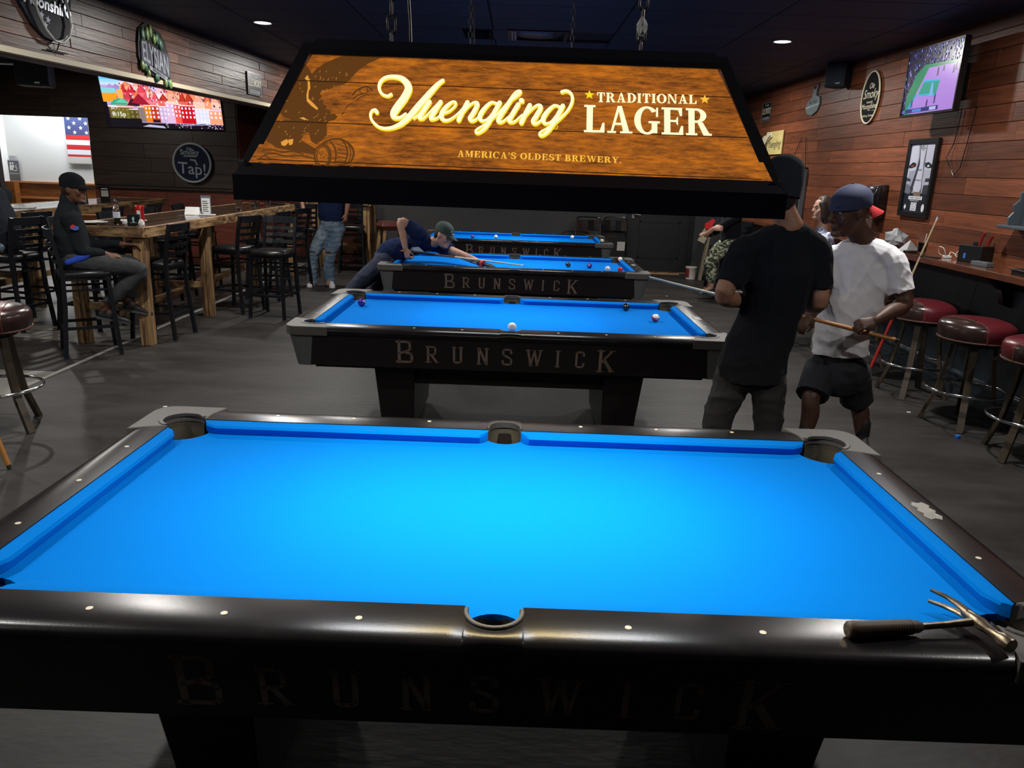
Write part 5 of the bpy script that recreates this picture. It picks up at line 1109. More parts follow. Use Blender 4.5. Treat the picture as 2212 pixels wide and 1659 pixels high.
# flag and restroom plates on the white hall wall
fl = thing('flag', 'small american flag hanging on the white hall wall', 'flag', (-8.331, 12.97, 2.035), 0)
fw, fh = .44, .96
navy = mat('flag_navy', (.030, .045, .14), .7); red = mat('flag_red', (.52, .018, .022), .7); fwht = mat('flag_white', (.72, .74, .80), .7)
obj('canton', MB().box(-fw/2, fw/2, -.008, 0, .05, fh/2), navy, fl)
for i in range(6):
    z1 = .05-i*.088; obj('stripe', MB().box(-fw/2, fw/2, -.008, 0, z1-.088, z1), red if i % 2 == 0 else fwht, fl)
b = MB()
for r in range(5):
    for c in range(2):
        b.flat(star(-.14+c*.22+(.10 if r % 2 == 0 else 0), .43-r*.083, .04), lambda u, v: (u, -.009, v))
obj('stars', b, fwht, fl)
rp = thing('restroom_sign', 'grey restroom plate with pictograms on the white hall wall', 'sign', (-9.616, 12.97, 1.401), 0)
obj('plate', MB().box(-.10, .10, -.008, 0, -.19, .18), mat('plate_grey', (.10, .105, .115), .5), rp)
b = MB()
for x in (-.055, -.01):
    b.flat(arc(x, .13, .018, 0, 330, 11), lambda u, v: (u, -.009, v)); b.flat(R4(x-.02, .0, x+.02, .10), lambda u, v: (u, -.009, v))
stroke(b, [(.05, .10), (.045, .05), (.07, .04)], lambda u, v: (u, -.009, v), .008); stroke(b, [(.03+.03*math.cos(a), .025+.03*math.sin(a)) for a in (2.4, 3.2, 4.2, 5.2, 6.0)], lambda u, v: (u, -.009, v), .007)
obj('pictograms', b, sign_white, rp); text('lettering', 'RESTROOM', sign_white, rp, (0, -.009, -.06), (1, 0, 0), (0, 0, 1), .035)
ns = thing('notice', 'small grey notice above the restroom plate on the white hall wall', 'sign', (-9.623, 12.97, 1.604), 0)
obj('sheet', MB().box(-.06, .06, -.004, 0, -.065, .065), mat('notice_grey', (.42, .43, .46), .6), ns)
tp = tag(obj('wall_plate', MB().box(-.22, .22, -.012, 0, -.06, .06), mat('plate_offwhite', (.62, .60, .56), .5), None), 'blank off white plate under the flag on the hall wall', 'plate'); tp.location = (-8.334, 12.97, 1.632)
# loudspeakers
def speaker(label, loc, rz, sx, sy, sz):
    t = thing('loudspeaker', label, 'speaker', loc, rz, 'black wall loudspeakers')
    obj('cabinet', MB().box(-sx/2, sx/2, 0, sy, -sz/2, sz/2), mat('speaker_box', (.010, .014, .018), .6) if 'speaker_box' not in MATS else MATS['speaker_box'], t, bev=.01)
    obj('grille', MB().box(-sx/2+.02, sx/2-.02, -.012, 0, -sz/2+.02, sz/2-.02), mat('speaker_cloth', (.012, .018, .022), .8) if 'speaker_cloth' not in MATS else MATS['speaker_cloth'], t, bev=.006)
    obj('badge', MB().box(.03, .09, -.015, -.011, -sz/2+.03, -sz/2+.045), MATS['sign_grey'], t)
    obj('bracket', MB().box(-.03, .03, sy, sy+.04, -.04, .04).box(-.025, .025, sy+.02, sy+.045, 0, CEIL-loc[2]), black_metal, t)
speaker('black loudspeaker hanging left of the old town television', (-6.196, 8.2, 2.741), .25, .38, .30, .36)
speaker('black loudspeaker under the ceiling on the right wall, left of the oval sign', (3.64, 7.45, 2.945), -1.0, .26, .2, .28)

# ---------------------------------------------------------------- cues
cue_maple = mat('cue_maple', (.62, .50, .30), .3, coat=.4)
def cue(name, label, a, b, mats, cut=(.48, .62), n=10):
    """a = tip, b = butt end"""
    a, b = V(a), V(b); d = (b-a); L = d.length; t = thing(name, label, 'pool cue', tuple(a), group='pool cues'); P = lambda k: d*k
    r = lambda k: .0062+.0085*k
    obj('tip', MB().tube([P(0), P(.008)], .0062, n), mat('cue_tip', (.10, .16, .22), .8) if 'cue_tip' not in MATS else MATS['cue_tip'], t)
    obj('ferrule', MB().tube([P(.008), P(.028)], .0064, n), white_plastic, t)
    obj('shaft', MB().tube([P(.028), P(cut[0])], [r(.028), r(cut[0])], n), mats[0], t, smooth=60)
    obj('joint', MB().tube([P(cut[0]), P(cut[0]+.012)], r(cut[0])+.0006, n), steel, t)
    obj('forearm', MB().tube([P(cut[0]+.012), P(cut[1])], [r(cut[0]), r(cut[1])], n), mats[1], t, smooth=60)
    obj('wrap', MB().tube([P(cut[1]), P(.84)], [r(cut[1])+.0005, r(.84)+.0005], n), mats[2], t, smooth=60)
    obj('butt', MB().tube([P(.84), P(.985)], [r(.84), r(1)], n), mats[3], t, smooth=60)
    obj('bumper', MB().tube([P(.985), P(1)], .0125, n), rubber, t); return t
pale = mat('cue_pale', (.62, .62, .52), .35, coat=.3); honey = mat('cue_honey', (.42, .17, .035), .4); walnut = mat('cue_walnut', (.16, .065, .03), .3); redw = mat('cue_red', (.50, .035, .03), .35); blk = mat('cue_black', (.008, .008, .010), .5)

# ---------------------------------------------------------------- things on the counter, tables and floor
CT = 1.155
def at_(o, loc, rz=0):
    o.location = loc; o.rotation_euler = (0, 0, rz); return o
cup = thing('soda_cup', 'clear plastic cup of dark soda with a straw on the wall counter', 'cup', (3.662, 4.871, 1.155))
obj('cup', MB().lathe([(.034, 0), (.036, .004), (.046, .13), (.0475, .132), (.045, .13), (.034, .006)], 20, cap=False), glass, cup, smooth=50)
obj('soda', MB().lathe([(.0325, .008), (.041, .09)], 20), mat('cola', (.035, .012, .006), .1), cup, smooth=50)
obj('straw', MB().tube([(.01, .0, .02), (.025, .01, .17)], .0035, 8), white_plastic, cup)
def crumple(name, label, cat, loc, r, m, seed, amt=.3):
    rr = random.Random(seed); b = MB(); b.ball((0, 0, r[2]*.85), r, 12)
    b.v = [(x*(1+rr.uniform(-amt, amt)), y*(1+rr.uniform(-amt, amt)), max(0, z*(1+rr.uniform(-amt, amt*.6)))) for x, y, z in b.v]
    return tag(at_(obj(name, b, m), loc), label, cat)
crumple('crumpled_bag', 'crumpled grey plastic bag on the counter behind the white shirted man', 'bag', (3.70, 5.46, CT), (.10, .12, .085), mat('bag_grey', (.30, .31, .33), .45), 2)
nt = MB().add([(-.08, -.05, 0), (.08, -.05, 0), (.085, .05, 0), (-.07, .05, 0), (.0, -.01, .09), (.02, .02, .085)], [(0, 1, 4), (1, 2, 5, 4), (2, 3, 5), (3, 0, 4, 5), (3, 2, 1, 0)])
tag(at_(obj('napkin', nt, mat('napkin_grey', (.42, .43, .44), .7)), (3.667, 5.122, 1.155), .4), 'folded grey napkin standing like a tent beside the soda cup', 'napkin')
tag(at_(obj('wallet', MB().box(-.05, .05, -.035, .035, 0, .02), black_plastic, bev=.006, seg=2), (3.541, 4.829, 1.155), .3), 'black wallet in front of the tented grey napkin', 'wallet')
tag(at_(obj('phone', MB().box(-.035, .035, -.08, .08, 0, .010), mat('phone_dark', (.03, .028, .026), .25), bev=.003), (3.517, 4.445, 1.155), .5), 'dark phone lying at the counter edge left of the white cable', 'phone')
chg = thing('charging_cable', 'coiled white charging cable with its plug on the counter', 'cable', (3.66, 4.44, CT))
lp = [(.03, -.02, .012), (.0, .0, .015), (-.04, .05, .03), (-.07, .02, .09), (-.055, -.03, .08), (-.02, -.02, .02), (.03, .03, .02), (.06, .06, .045), (.08, .0, .03), (.12, -.05, .008), (.07, -.08, .008), (.05, -.03, .03), (.10, .02, .06), (.13, .05, .08)]
obj('cord', MB().tube(spline(lp, 5), .0032, 6), white_plastic, chg, smooth=60)
obj('plug', MB().box(-.03, .03, -.022, .022, 0, .022), white_plastic, chg, bev=.004)
cd = thing('counter_caddy', 'black condiment caddy with two red handled knives on the counter', 'caddy', (3.725, 4.16, CT), -1.2)
obj('box', MB().box(-.10, .11, -.07, .07, 0, .135).box(-.02, .02, -.02, .02, .135, .165), black_plastic, cd, bev=.004)
for x, y, l, tl in ((.02, .0, .12, .05), (.085, .01, .10, .06)):
    b = MB().tube([(x, y, .12), (x+.005, y, .16), (x+tl*.35, y, .20), (x+tl*.6, y, .12+l)], [.012, .014, .011, .014], 8)
    obj('knife_handle', b, mat('handle_red', (.20, .020, .014), .25) if 'handle_red' not in MATS else MATS['handle_red'], cd, smooth=60)
obj('sticker', MB().box(-.045, -.025, -.0712, -.070, .03, .07), mat('sticker_blue', (.04, .20, .60), .4), cd)
gd = tag(at_(obj('grey_box', MB().box(-.08, .08, -.035, .035, 0, .035), mat('device_grey', (.10, .115, .125), .4), bev=.005, seg=2), (3.62, 3.86, CT), -1.35), 'small grey box in front of the black caddy on the counter', 'box')
tag(at_(obj('black_tray', MB().box(-.12, .16, -.10, .10, 0, .03).box(-.13, .17, -.11, .11, .03, .04), black_plastic, bev=.003), (3.64, 3.22, CT), 1.5), 'black tray on the counter at the right edge of the view', 'tray')
crumple('jacket', 'dark jacket heaped on the bar stool at the right edge', 'jacket', (3.60, 2.80, .806), (.20, .18, .07), mat('jacket_black', (.014, .018, .024), .5), 8, .22)

TA = 1.122
def plate(label, loc, rz):
    t = thing('plate', label, 'plate', loc, rz)
    obj('dish', MB().lathe([(.06, 0), (.085, .006), (.135, .018), (.137, .021), (.085, .010), (.0, .008)], 28, cap=False), white_plastic, t, smooth=60)
    obj('knife', MB().bar((-.09, .02, .022), (.05, -.01, .016), .018, .003).bar((.05, -.01, .016), (.13, -.03, .028), .012, .006), steel, t)
plate('white plate with a knife across it, in front of the seated man in the cap', (-3.96, 5.14, TA), .2)
plate('white plate behind the beer bottle on the long table', (-3.74, 5.46, TA), 1.1)
bt = thing('beer_bottle', 'clear beer bottle with a pale label and yellow beer on the long table', 'bottle', (-3.735, 5.17, TA))
obj('bottle', MB().lathe([(.029, .0), (.031, .006), (.031, .125), (.026, .155), (.0145, .185), (.0125, .225), (.0145, .228), (.0145, .24), (.011, .24)], 20), glass, bt, smooth=50)
obj('beer', MB().lathe([(.027, .006), (.0275, .070)], 18), mat('beer_yellow', (.55, .50, .03), .15, trans=.3, emit=None), bt, smooth=50)
obj('label', MB().lathe([(.0316, .062), (.0316, .118)], 20, cap=False), mat('label_pale', (.55, .57, .66), .5), bt, smooth=60)
obj('neck_label', MB().lathe([(.0136, .195), (.0130, .218)], 16, cap=False), MATS['label_pale'], bt, smooth=60)
kt = thing('ketchup_bottle', 'red squeeze ketchup bottle behind the black table card', 'bottle', (-3.60, 5.35, TA))
obj('body', MB().tube([(0, 0, .02), (0, 0, .06), (0, 0, .12), (0, 0, .165), (0, 0, .175)], [(.038, .026), (.040, .028), (.037, .027), (.046, .030), (.03, .022)], 18, ref=(1, 0, 0)), mat('ketchup_red', (.42, .012, .012), .25, spec=.6), kt, smooth=50)
obj('cap', MB().lathe([(.034, 0), (.034, .018), (.03, .022)], 18), white_plastic, kt, smooth=50)
obj('label', MB().box(-.016, .016, -.0292, -.0272, .05, .125), white_plastic, kt)
bc = thing('table_card', 'small black table card with a pale blue figure at the long table corner', 'card', (-3.555, 5.125, TA), .15)
obj('holder', MB().box(-.055, .055, -.02, .02, 0, .105), black_plastic, bc, bev=.008, seg=2)
obj('figure', MB().flat([(-.008, .03), (.012, .03), (.006, .05), (.014, .065), (.004, .085), (-.006, .07), (-.012, .06), (-.004, .05)], lambda u, v: (u, -.0206, v)).flat(R4(-.03, .026, .03, .029), lambda u, v: (u, -.0206, v)), mat('card_teal', (.30, .55, .55), .5), bc)
crumple('napkin_wad', 'white napkin wad right of the black table card', 'napkin', (-3.475, 5.10, TA), (.025, .022, .032), paper, 5)
crumple('napkin_wad', 'white napkin wad between the beer bottle and the black table card', 'napkin', (-3.65, 5.16, TA), (.03, .022, .028), paper, 6)
mn = thing('menu_stand', 'clear upright menu stand with a white price card on the long table', 'menu', (-3.585, 6.92, TA), .12)
obj('acrylic', MB().box(-.055, .055, -.006, .006, 0, .215).box(-.055, .055, -.05, .05, 0, .006), mat('acrylic', (.35, .38, .42), .1, trans=.6), mn)
obj('card', MB().box(-.047, .047, -.0085, -.0065, .02, .185), paper, mn)
b = MB()
for k in range(6): b.flat(R4(-.036, .035+.022*k, .030-.012*(k % 2), .044+.022*k), lambda u, v: (u, -.0088, v))
obj('print', b, ink, mn)
tag(at_(obj('table_tent', MB().add([(-.08, -.06, 0), (.08, -.06, 0), (.08, .05, 0), (-.08, .05, 0), (-.075, .0, .085), (.075, .0, .085)], [(0, 1, 5, 4), (2, 3, 4, 5), (1, 2, 5), (3, 0, 4)]), paper), (-3.72, 6.86, TA), .2), 'folded white table tent left of the menu stand', 'card')
tag(at_(obj('leaflet', MB().box(-.09, .09, -.06, .06, 0, .012).box(-.04, .03, -.03, .03, .012, .04), mat('leaflet_grey', (.55, .55, .56), .6), bev=.002), (-3.53, 6.80, TA), .3), 'grey white leaflet pile in front of the menu stand', 'paper')
def pint(label, x, y, fill):
    t = thing('pint_glass', label, 'glass', (x, y, TA), 0, 'pint glasses on the long table')
    obj('glass', MB().lathe([(.030, 0), (.031, .004), (.043, .148), (.0445, .15), (.042, .148), (.029, .012), (.0, .012)], 20, cap=False), glass, t, smooth=50)
    if fill: obj('drink', MB().lathe([(.0285, .014), (.0285+.012*fill/.14, .014+fill)], 18), mat('melted_ice', (.55, .52, .58), .1, trans=.8) if 'melted_ice' not in MATS else MATS['melted_ice'], t, smooth=50)
pint('empty pint glass right at the left end of the big lamp, on the long table', -3.53, 7.83, .012)
pint('pint glass half filled with ice, second of the glasses behind the lamp corner', -3.52, 8.52, .05)
pint('pint glass in front of the red tray at the far end of the long table', -3.62, 8.62, .02)
pint('frosted pint glass nearest the far end of the long table', -3.56, 9.10, .12)
tag(at_(obj('red_dish', MB().lathe([(.05, 0), (.07, .02), (.072, .024), (.05, .01)], 16), MATS['ketchup_red'], smooth=50), (-3.66, 9.0, TA)), 'small red dish beside the frosted pint glass', 'dish')
tag(at_(obj('black_tray', MB().box(-.14, .14, -.10, .10, 0, .03), black_plastic, bev=.006), (-3.60, 9.55, TA), .2), 'black tray at the far end of the long table', 'tray')
# left table
nh = thing('napkin_holder', 'dark chrome napkin holder on the left table behind the beer bottle', 'holder', (-5.62, 7.95, TA), .3)
obj('case', MB().box(-.07, .07, -.06, .06, 0, .19), mat('holder_grey', (.06, .065, .07), .25, .6), nh, bev=.008); obj('side_plate', MB().prism(arc(0, .0, .06, 0, 180, 12, .20), .075, .085, fn=lambda a, b, c: (c, a, b)), steel, nh)
ms = thing('menu_stand', 'black menu stand with a small white card on the left table', 'menu', (-5.60, 8.55, TA), .2)
obj('board', MB().box(-.06, .06, -.01, .01, 0, .22), black_plastic, ms); obj('card', MB().box(-.045, .045, -.012, -.0105, .08, .16), paper, ms); obj('title', MB().box(-.04, .04, -.012, -.0105, .175, .19), paper, ms)
tag(at_(obj('newspaper', MB().box(-.16, .16, -.12, .12, 0, .006), mat('newsprint', (.50, .50, .48), .8, var=((.18, .18, .18), 40, .45, .55))), (-5.75, 6.9, TA), .4), 'printed white paper sheet lying on the left table', 'paper')

# floor
ck = thing('chalk_cube', 'small blue chalk cube on the floor below the right bar stools', 'chalk', (3.24, 3.11, 0), .5)
obj('cube', MB().box(-.016, .016, -.014, .014, 0, .022), mat('chalk_blue', (.010, .16, .75), .8), ck, bev=.003); obj('hollow', MB().lathe([(.009, .0), (.009, .0015)], 12, (0, 0, .0212)), mat('chalk_hollow', (.01, .10, .45), .9), ck)
for (x, y, z), l in (((3.18, 3.705, 0), 'tiny white paper scrap on the floor left of the middle right bar stool'), ((2.29, 9.315, 0), 'tiny white paper scrap on the floor right of the third pool table'), ((-2.49, 3.163, 0), 'tiny pale scrap on the floor behind the nearest table corner')):
    tag(at_(obj('paper_scrap', MB().prism([(-.016, -.008), (.012, -.012), (.016, .006), (-.01, .011)], 0, .004), paper), (x, y, 0), x), l, 'scrap')
pc = thing('paint_bucket', 'white bucket with a red label on the floor by the black door', 'bucket', (3.10, 11.45, 0))
obj('bucket', MB().lathe([(.085, 0), (.095, .19), (.10, .195), (.10, .21), (.09, .21)], 24), mat('bucket_white', (.58, .54, .50), .5), pc, smooth=50)
b = MB(); n = 8
b.add([(.0905*math.cos(a), .0905*math.sin(a), .03) for a in [PI*1.02+PI*.32*k/n for k in range(n+1)]]+[(.097*math.cos(a), .097*math.sin(a), .18) for a in [PI*1.02+PI*.32*k/n for k in range(n+1)]], [(k, k+1, n+2+k, n+1+k) for k in range(n)])
obj('label', b, MATS['handle_red'], pc)
ps = thing('tagged_post', 'pale wooden post with a red clamp and paper tag, beside the black door', 'post', (3.24, 11.35, 0))
obj('post', MB().bar((0, 0, 0), (.10, -.05, 1.02), .13, .035, (1, 0, 0)), mat('pale_wood', (.34, .27, .19), .6, var=((.25, .19, .13), (20, 20, 2), .4, .7)), ps)
obj('tag', MB().bar((-.06, -.08, .66), (.06, -.10, .93), .012, .13, (1, 0, 0)), mat('tag_buff', (.42, .36, .25), .7), ps)
obj('clamp', MB().prism([(-.02, .90), (.08, .86), (.13, .89), (.10, .95), (.14, 1.03), (.10, 1.06), (.05, 1.02), (-.03, .97)], -.13, -.10, fn=lambda a, b, c: (a, c, b)), mat('clamp_red', (.60, .03, .03), .4), ps)
tag(obj('wood_strip', MB().box(2.35, 3.0, 11.93, 11.99, 0, .018), mat('strip_tan', (.40, .24, .12), .5)), 'tan wood strip lying on the floor in front of the black door', 'strip')
# folding chairs against the charcoal wall
def folding(label, loc, rz, folded):
    t = thing('folding_chair', label, 'chair', loc, rz, 'black folding chairs by the back wall')
    gloss = MATS.get('folding_gloss') or mat('folding_gloss', (.008, .008, .009), .12, spec=.8)
    hi = .98
    for s in (1, -1): obj('leg', MB().tube([(s*.225, -.22 if not folded else -.03, 0), (s*.225, .05, .5), (s*.215, .10, hi-.05)], .012, 8), gloss, t, smooth=60); obj('leg', MB().tube([(s*.20, .26 if not folded else .12, 0), (s*.20, -.02 if not folded else .03, .48), (s*.20, -.10 if not folded else .0, .52)], .012, 8), gloss, t, smooth=60)
    obj('top_bar', MB().tube([(-.215, .10, hi-.05), (-.19, .103, hi-.01), (-.12, .105, hi), (.12, .105, hi), (.19, .103, hi-.01), (.215, .10, hi-.05)], .013, 8), gloss, t, smooth=60)
    b = MB(); c = [(-.20, .0), (-.1, -.022), (0, -.03), (.1, -.022), (.20, .0)][::1]
    for (x0, d0), (x1, d1) in zip(c, c[1:]):
        b.hexa([(x0, .075-d0-.006, hi-.24), (x1, .075-d1-.006, hi-.24), (x1, .075-d1+.006, hi-.24), (x0, .075-d0+.006, hi-.24), (x0, .095-d0-.006, hi-.05), (x1, .095-d1-.006, hi-.05), (x1, .095-d1+.006, hi-.05), (x0, .095-d0+.006, hi-.05)])
    obj('backrest', b, gloss, t, smooth=50)
    if folded: obj('seat', MB().box(-.19, .19, -.05, -.03, .22, .64), MATS['black_vinyl'], t, bev=.01)
    else: obj('seat', MB().box(-.19, .19, -.24, .14, .435, .46), MATS['black_vinyl'], t, bev=.01, seg=2)
    obj('stretcher', MB().tube([(-.22, -.10 if not folded else .0, .22), (.22, -.10 if not folded else .0, .22)], .008, 6), gloss, t)
    if folded: obj('paper_tag', MB().box(.03, .17, -.066, -.063, .40, .56), mat('tag_white', (.42, .41, .38), .7), t)
folding('glossy black open folding chair standing by the charcoal back wall', (1.28, 11.75, 0), 0, False)
folding('folded black chair with a white tag leaning by the black door', (1.80, 11.98, 0), 0, True)

# hammer on the near rail of the nearest table
hm = thing('hammer', 'old claw hammer with ridged brown grip on the near rail of the nearest table', 'hammer', (.760, -.683, .8210), .135)
iron = mat('hammer_steel', (.20, .165, .12), .36, .9, var=((.10, .075, .05), 60, .4, .7)); grip = mat('hammer_grip', (.060, .036, .020), .55)
rs = [(0, .0145), (.004, .0178), (.02, .0178), (.05, .0168), (.10, .0158), (.14, .0150), (.165, .0125), (.174, .0085)]
obj('grip', MB().tube([(x, 0, 0) for x, r in rs], [(r, r*1.1) for x, r in rs], 16, ref=(0, 1, 0)), grip, hm, smooth=50)
b = MB()
for k in range(18): b.tube([(.03+.0068*k, 0, 0), (.0328+.0068*k, 0, 0)], [(.0176-.0001*k, .0188-.0001*k)]*2, 14, ref=(0, 1, 0))
obj('grip_ridges', b, grip, hm, smooth=40)
obj('butt_cap', MB().tube([(-.001, 0, 0), (.001, 0, 0)], .0125, 14), iron, hm)
obj('shank', MB().tube([(.168, 0, 0), (.23, 0, .002), (.292, 0, .006)], [(.0068, .0085), (.0062, .0080), (.0080, .0105)], 10, ref=(0, 1, 0)), iron, hm, smooth=50)
hd = MB()
hd.tube([(.300, .035, .008), (.302, .012, .008), (.305, -.012, .008), (.309, -.030, .006), (.313, -.050, .004), (.316, -.062, .003), (.319, -.082, .002), (.3195, -.086, .002)], [(.010, .011), (.0145, .014), (.0150, .014), (.0120, .0115), (.0105, .0105), (.0160, .0160), (.0165, .0165), (.0150, .0150)], 16, ref=(1, 0, 0))
obj('head', hd, iron, hm, smooth=40)
for s in (1, -1):
    obj('claw', MB().tube([(.301, .026, .008+s*.0060), (.296, .054, .008+s*.0095), (.285, .082, .008+s*.0125), (.266, .108, .008+s*.0145)], [(.0105, .0070), (.0085, .0062), (.0060, .0055), (.0024, .0042)], 10, ref=(1, 0, 0)), iron, hm, smooth=40)
cue('cue', 'pool cue with honey brown butt held by the man in the white shirt', (0.858, 2.75, 1.122), (2.345, 2.42, 0.834), (pale, honey, honey, honey))
cue('cue', 'pool cue aimed by the bending player on the third table', (0.11, 5.72, 0.809), (-1.3, 5.95, 0.904), (cue_maple, walnut, blk, honey), (.50, .66))
cue('cue', 'cue with a red butt leaning on the wall counter behind the man in white', (3.504, 4.40, 1.503), (3.321, 4.797, .005), (cue_maple, redw, redw, redw), (.52, .60))
cue('cue', 'cue with a brown butt standing by the left edge bar stool', (-3.26, 2.06, 1.30), (-2.83, 1.93, .004), (cue_maple, walnut, walnut, MATS['honey'] if 'honey' in MATS else honey))

# ---------------------------------------------------------------- people: bodies grown from tapered limbs and fused into one skin
def unit(v): return V(v).normalized()
def limb(mb, pts, ref=None, n=14, k=4, e=1):
    """pts: (x, y, z, r) or (x, y, z, ra, rb); smooth tapered tube with rounded ends"""
    pts = [p if len(p) == 5 else (*p, p[3]) for p in pts]
    Q = spline(pts, k) if len(pts) > 2 else [pts[0], pts[1]]
    P = [V(q[:3]) for q in Q]; R = [(q[3], q[4]) for q in Q]
    d0 = (P[0]-P[1]).normalized(); d1 = (P[-1]-P[-2]).normalized()
    h0, h1 = min(R[0]), min(R[-1])
    P = [P[0]+d0*h0*.95, P[0]+d0*h0*.7]+P; R = [(R[0][0]*.3, R[0][1]*.3), (R[0][0]*.72, R[0][1]*.72)]+R
    if e:                                  # e=0: cut off flat, as a hem or cuff
        P += [P[-1]+d1*h1*.7, P[-1]+d1*h1*.95]; R += [(R[-1][0]*.72, R[-1][1]*.72), (R[-1][0]*.3, R[-1][1]*.3)]
    mb.tube(P, R, n, ref=ref)
def fuse(name, mb, voxel, m, parent, base, sm=3, fold=0, fdir=(9, 9, 26), seed=0):
    me = bpy.data.meshes.new('t'); me.from_pydata([(a-base[0], b-base[1], c-base[2]) for a, b, c in mb.v], [], mb.f)
    bm = bmesh.new(); bm.from_mesh(me); bmesh.ops.recalc_face_normals(bm, faces=bm.faces); bm.to_mesh(me); bm.free()
    o = bpy.data.objects.new('t', me); C.objects.link(o)
    r = o.modifiers.new('r', 'REMESH'); r.mode = 'VOXEL'; r.voxel_size = voxel; r.use_smooth_shade = True
    s = o.modifiers.new('s', 'SMOOTH'); s.factor = .5; s.iterations = sm
    dg = bpy.context.evaluated_depsgraph_get(); nm = bpy.data.meshes.new_from_object(o.evaluated_get(dg))
    bpy.data.objects.remove(o); bpy.data.meshes.remove(me); nm.name = name
    if fold:
        n = len(nm.vertices); c = np.empty(n*3); q = np.empty(n*3); nm.vertices.foreach_get('co', c); nm.vertices.foreach_get('normal', q)
        c = c.reshape(-1, 3); q = q.reshape(-1, 3); rs = np.random.RandomState(seed); d = np.zeros(n)
        for k in range(7):
            w_ = rs.normal(size=3)*np.array(fdir)*(.6+.25*k); ph = c@w_+rs.uniform(0, 6)+1.3*np.sin(c@(rs.normal(size=3)*9)+rs.uniform(0, 6))
            d += (1-np.abs(np.sin(ph)))**2/(1+.35*k)-.28
        c = c+q*(d*fold)[:, None]; nm.vertices.foreach_set('co', c.ravel())
    nm.materials.clear(); nm.materials.append(m); nm.shade_smooth(); nm.update()
    return link(name, nm, parent)
def head(mb, c, F, U, neck, sc=1.0, chin=1.0, rn=.058):
    """skull, jaw, nose, lips, brow, ears and neck; F forward, U up"""
    c, F, U = V(c), unit(F), unit(U); U = (U-F*U.dot(F)).normalized(); Sd = F.cross(U)
    q = lambda s, f, u: c+(Sd*s+F*f+U*u)*sc
    sec = [(-.114, .050, .020, .020), (-.098, .044, .036, .040), (-.070, .026, .053, .064), (-.035, .010, .064, .082), (.008, .0, .071, .092), (.05, -.006, .074, .096), (.085, -.010, .066, .084), (.108, -.012, .042, .056), (.118, -.012, .016, .022)]
    mb.tube([q(0, f, u) for u, f, a, b in sec], [(a*sc, b*sc) for u, f, a, b in sec], 20, ref=Sd)
    L = lambda pts, ref=None, n=10: limb(mb, [(*q(s, f, u), *(r*sc for r in rr)) for s, f, u, *rr in pts], ref, n)
    L([(0, .086, .018, .009, .010), (0, .098, -.008, .011, .012), (0, .106, -.026, .016, .013), (0, .092, -.034, .015, .008)], Sd)
    L([(-.034, .083, .030, .010), (0, .090, .028, .010), (.034, .083, .030, .010)])
    L([(-.020, .084, -.058, .006), (0, .092, -.056, .0075), (.020, .084, -.058, .006)]); L([(-.018, .083, -.069, .006), (0, .090, -.070, .0085), (.018, .083, -.069, .006)])
    L([(-.016, .078, -.098, .016), (.016, .078, -.098, .016)])
    for s in (1, -1):
        L([(s*.050, .062, -.018, .016), (s*.044, .066, -.040, .014)])
        M3 = M((Sd, F, U)).transposed(); mb.ball(q(s*.075, -.006, -.008), (.010*sc, .020*sc, .032*sc), 10, ax=M3)
    n0 = q(0, -.012, -.05); n1 = V(neck)
    limb(mb, [(*n0, rn*sc), (*(n0*.5+n1*.5), rn*.95*sc), (*n1, rn*1.15*sc, rn*1.05*sc)], Sd)
    return q, Sd
def eyes(parent, q, base, sc=1.0):
    for s in (1, -1):
        e = MB(); e.ball((0, 0, 0), .0125*sc, 12); e.v = [tuple(V(v)+q(s*.031, .0735, .010)) for v in e.v]
        ob = obj('eye', e, MATS['eye_white'], parent, smooth=60, off=base)
        p = MB(); p.ball((0, 0, 0), .0065*sc, 10); p.v = [tuple(V(v)+q(s*.031, .081, .008)) for v in p.v]; obj('iris', p, MATS['eye_dark'], ob, smooth=60, off=base)
        b = MB(); b.tube([q(s*.014, .090, .032), q(s*.032, .089, .038), q(s*.050, .078, .032)], [.003*sc, .0042*sc, .0022*sc], 6); obj('eyebrow', b, MATS['hair_dark'], parent, off=base)
mat('eye_white', (.30, .27, .24), .45, spec=.2); mat('eye_dark', (.012, .008, .006), .1); mat('hair_dark', (.012, .009, .008), .6)
def hand(mb, wr, d, up, ts, curl=.5, sc=1.0, spread=.10, thumb=.7):
    """palm with five separate fingers; d towards the fingertips, up = back of the hand, ts = thumb side (+1/-1)"""
    d, up = unit(d), unit(up); up = (up-d*up.dot(d)).normalized(); sd = up.cross(d)*ts; wr = V(wr)
    pt = lambda a, b, c: wr+(d*a+sd*b+up*c)*sc
    limb(mb, [(*pt(-.01, 0, 0), .026*sc, .020*sc), (*pt(.03, 0, 0), .034*sc, .016*sc), (*pt(.065, 0, 0), .040*sc, .014*sc), (*pt(.086, 0, -.001), .039*sc, .012*sc)], sd, 12, 3)
    for i, (y, l) in enumerate(((.031, .070), (.0105, .078), (-.0105, .073), (-.031, .058))):
        p = pt(.088, y, 0); a = 0; ang = spread*(1.2-i*.8)*.5; P = [(*(p-d*.012*sc), .0098*sc), (*p, .0096*sc)]
        for j, (k, f) in enumerate(((.45, .85), (.32, 1.1), (.23, .7))):
            a += curl*f; v = (d*math.cos(a)-up*math.sin(a)); v = (v+sd*math.sin(ang)*math.cos(a)).normalized()
            p = p+v*l*k*1.05*sc; P.append((*p, (.0088, .0080, .0068)[j]*sc))
        limb(mb, P, None, 8, 2)
    p0 = pt(.022, .026, -.004); p1 = pt(.045, .026+.028*thumb, -.012); p2 = pt(.072, .026+.034*thumb, -.02-.010*curl); p3 = pt(.092, .026+.026*thumb, -.026-.02*curl)
    limb(mb, [(*p0, .015*sc), (*p1, .0115*sc), (*p2, .0098*sc), (*p3, .0078*sc)], None, 8, 2)
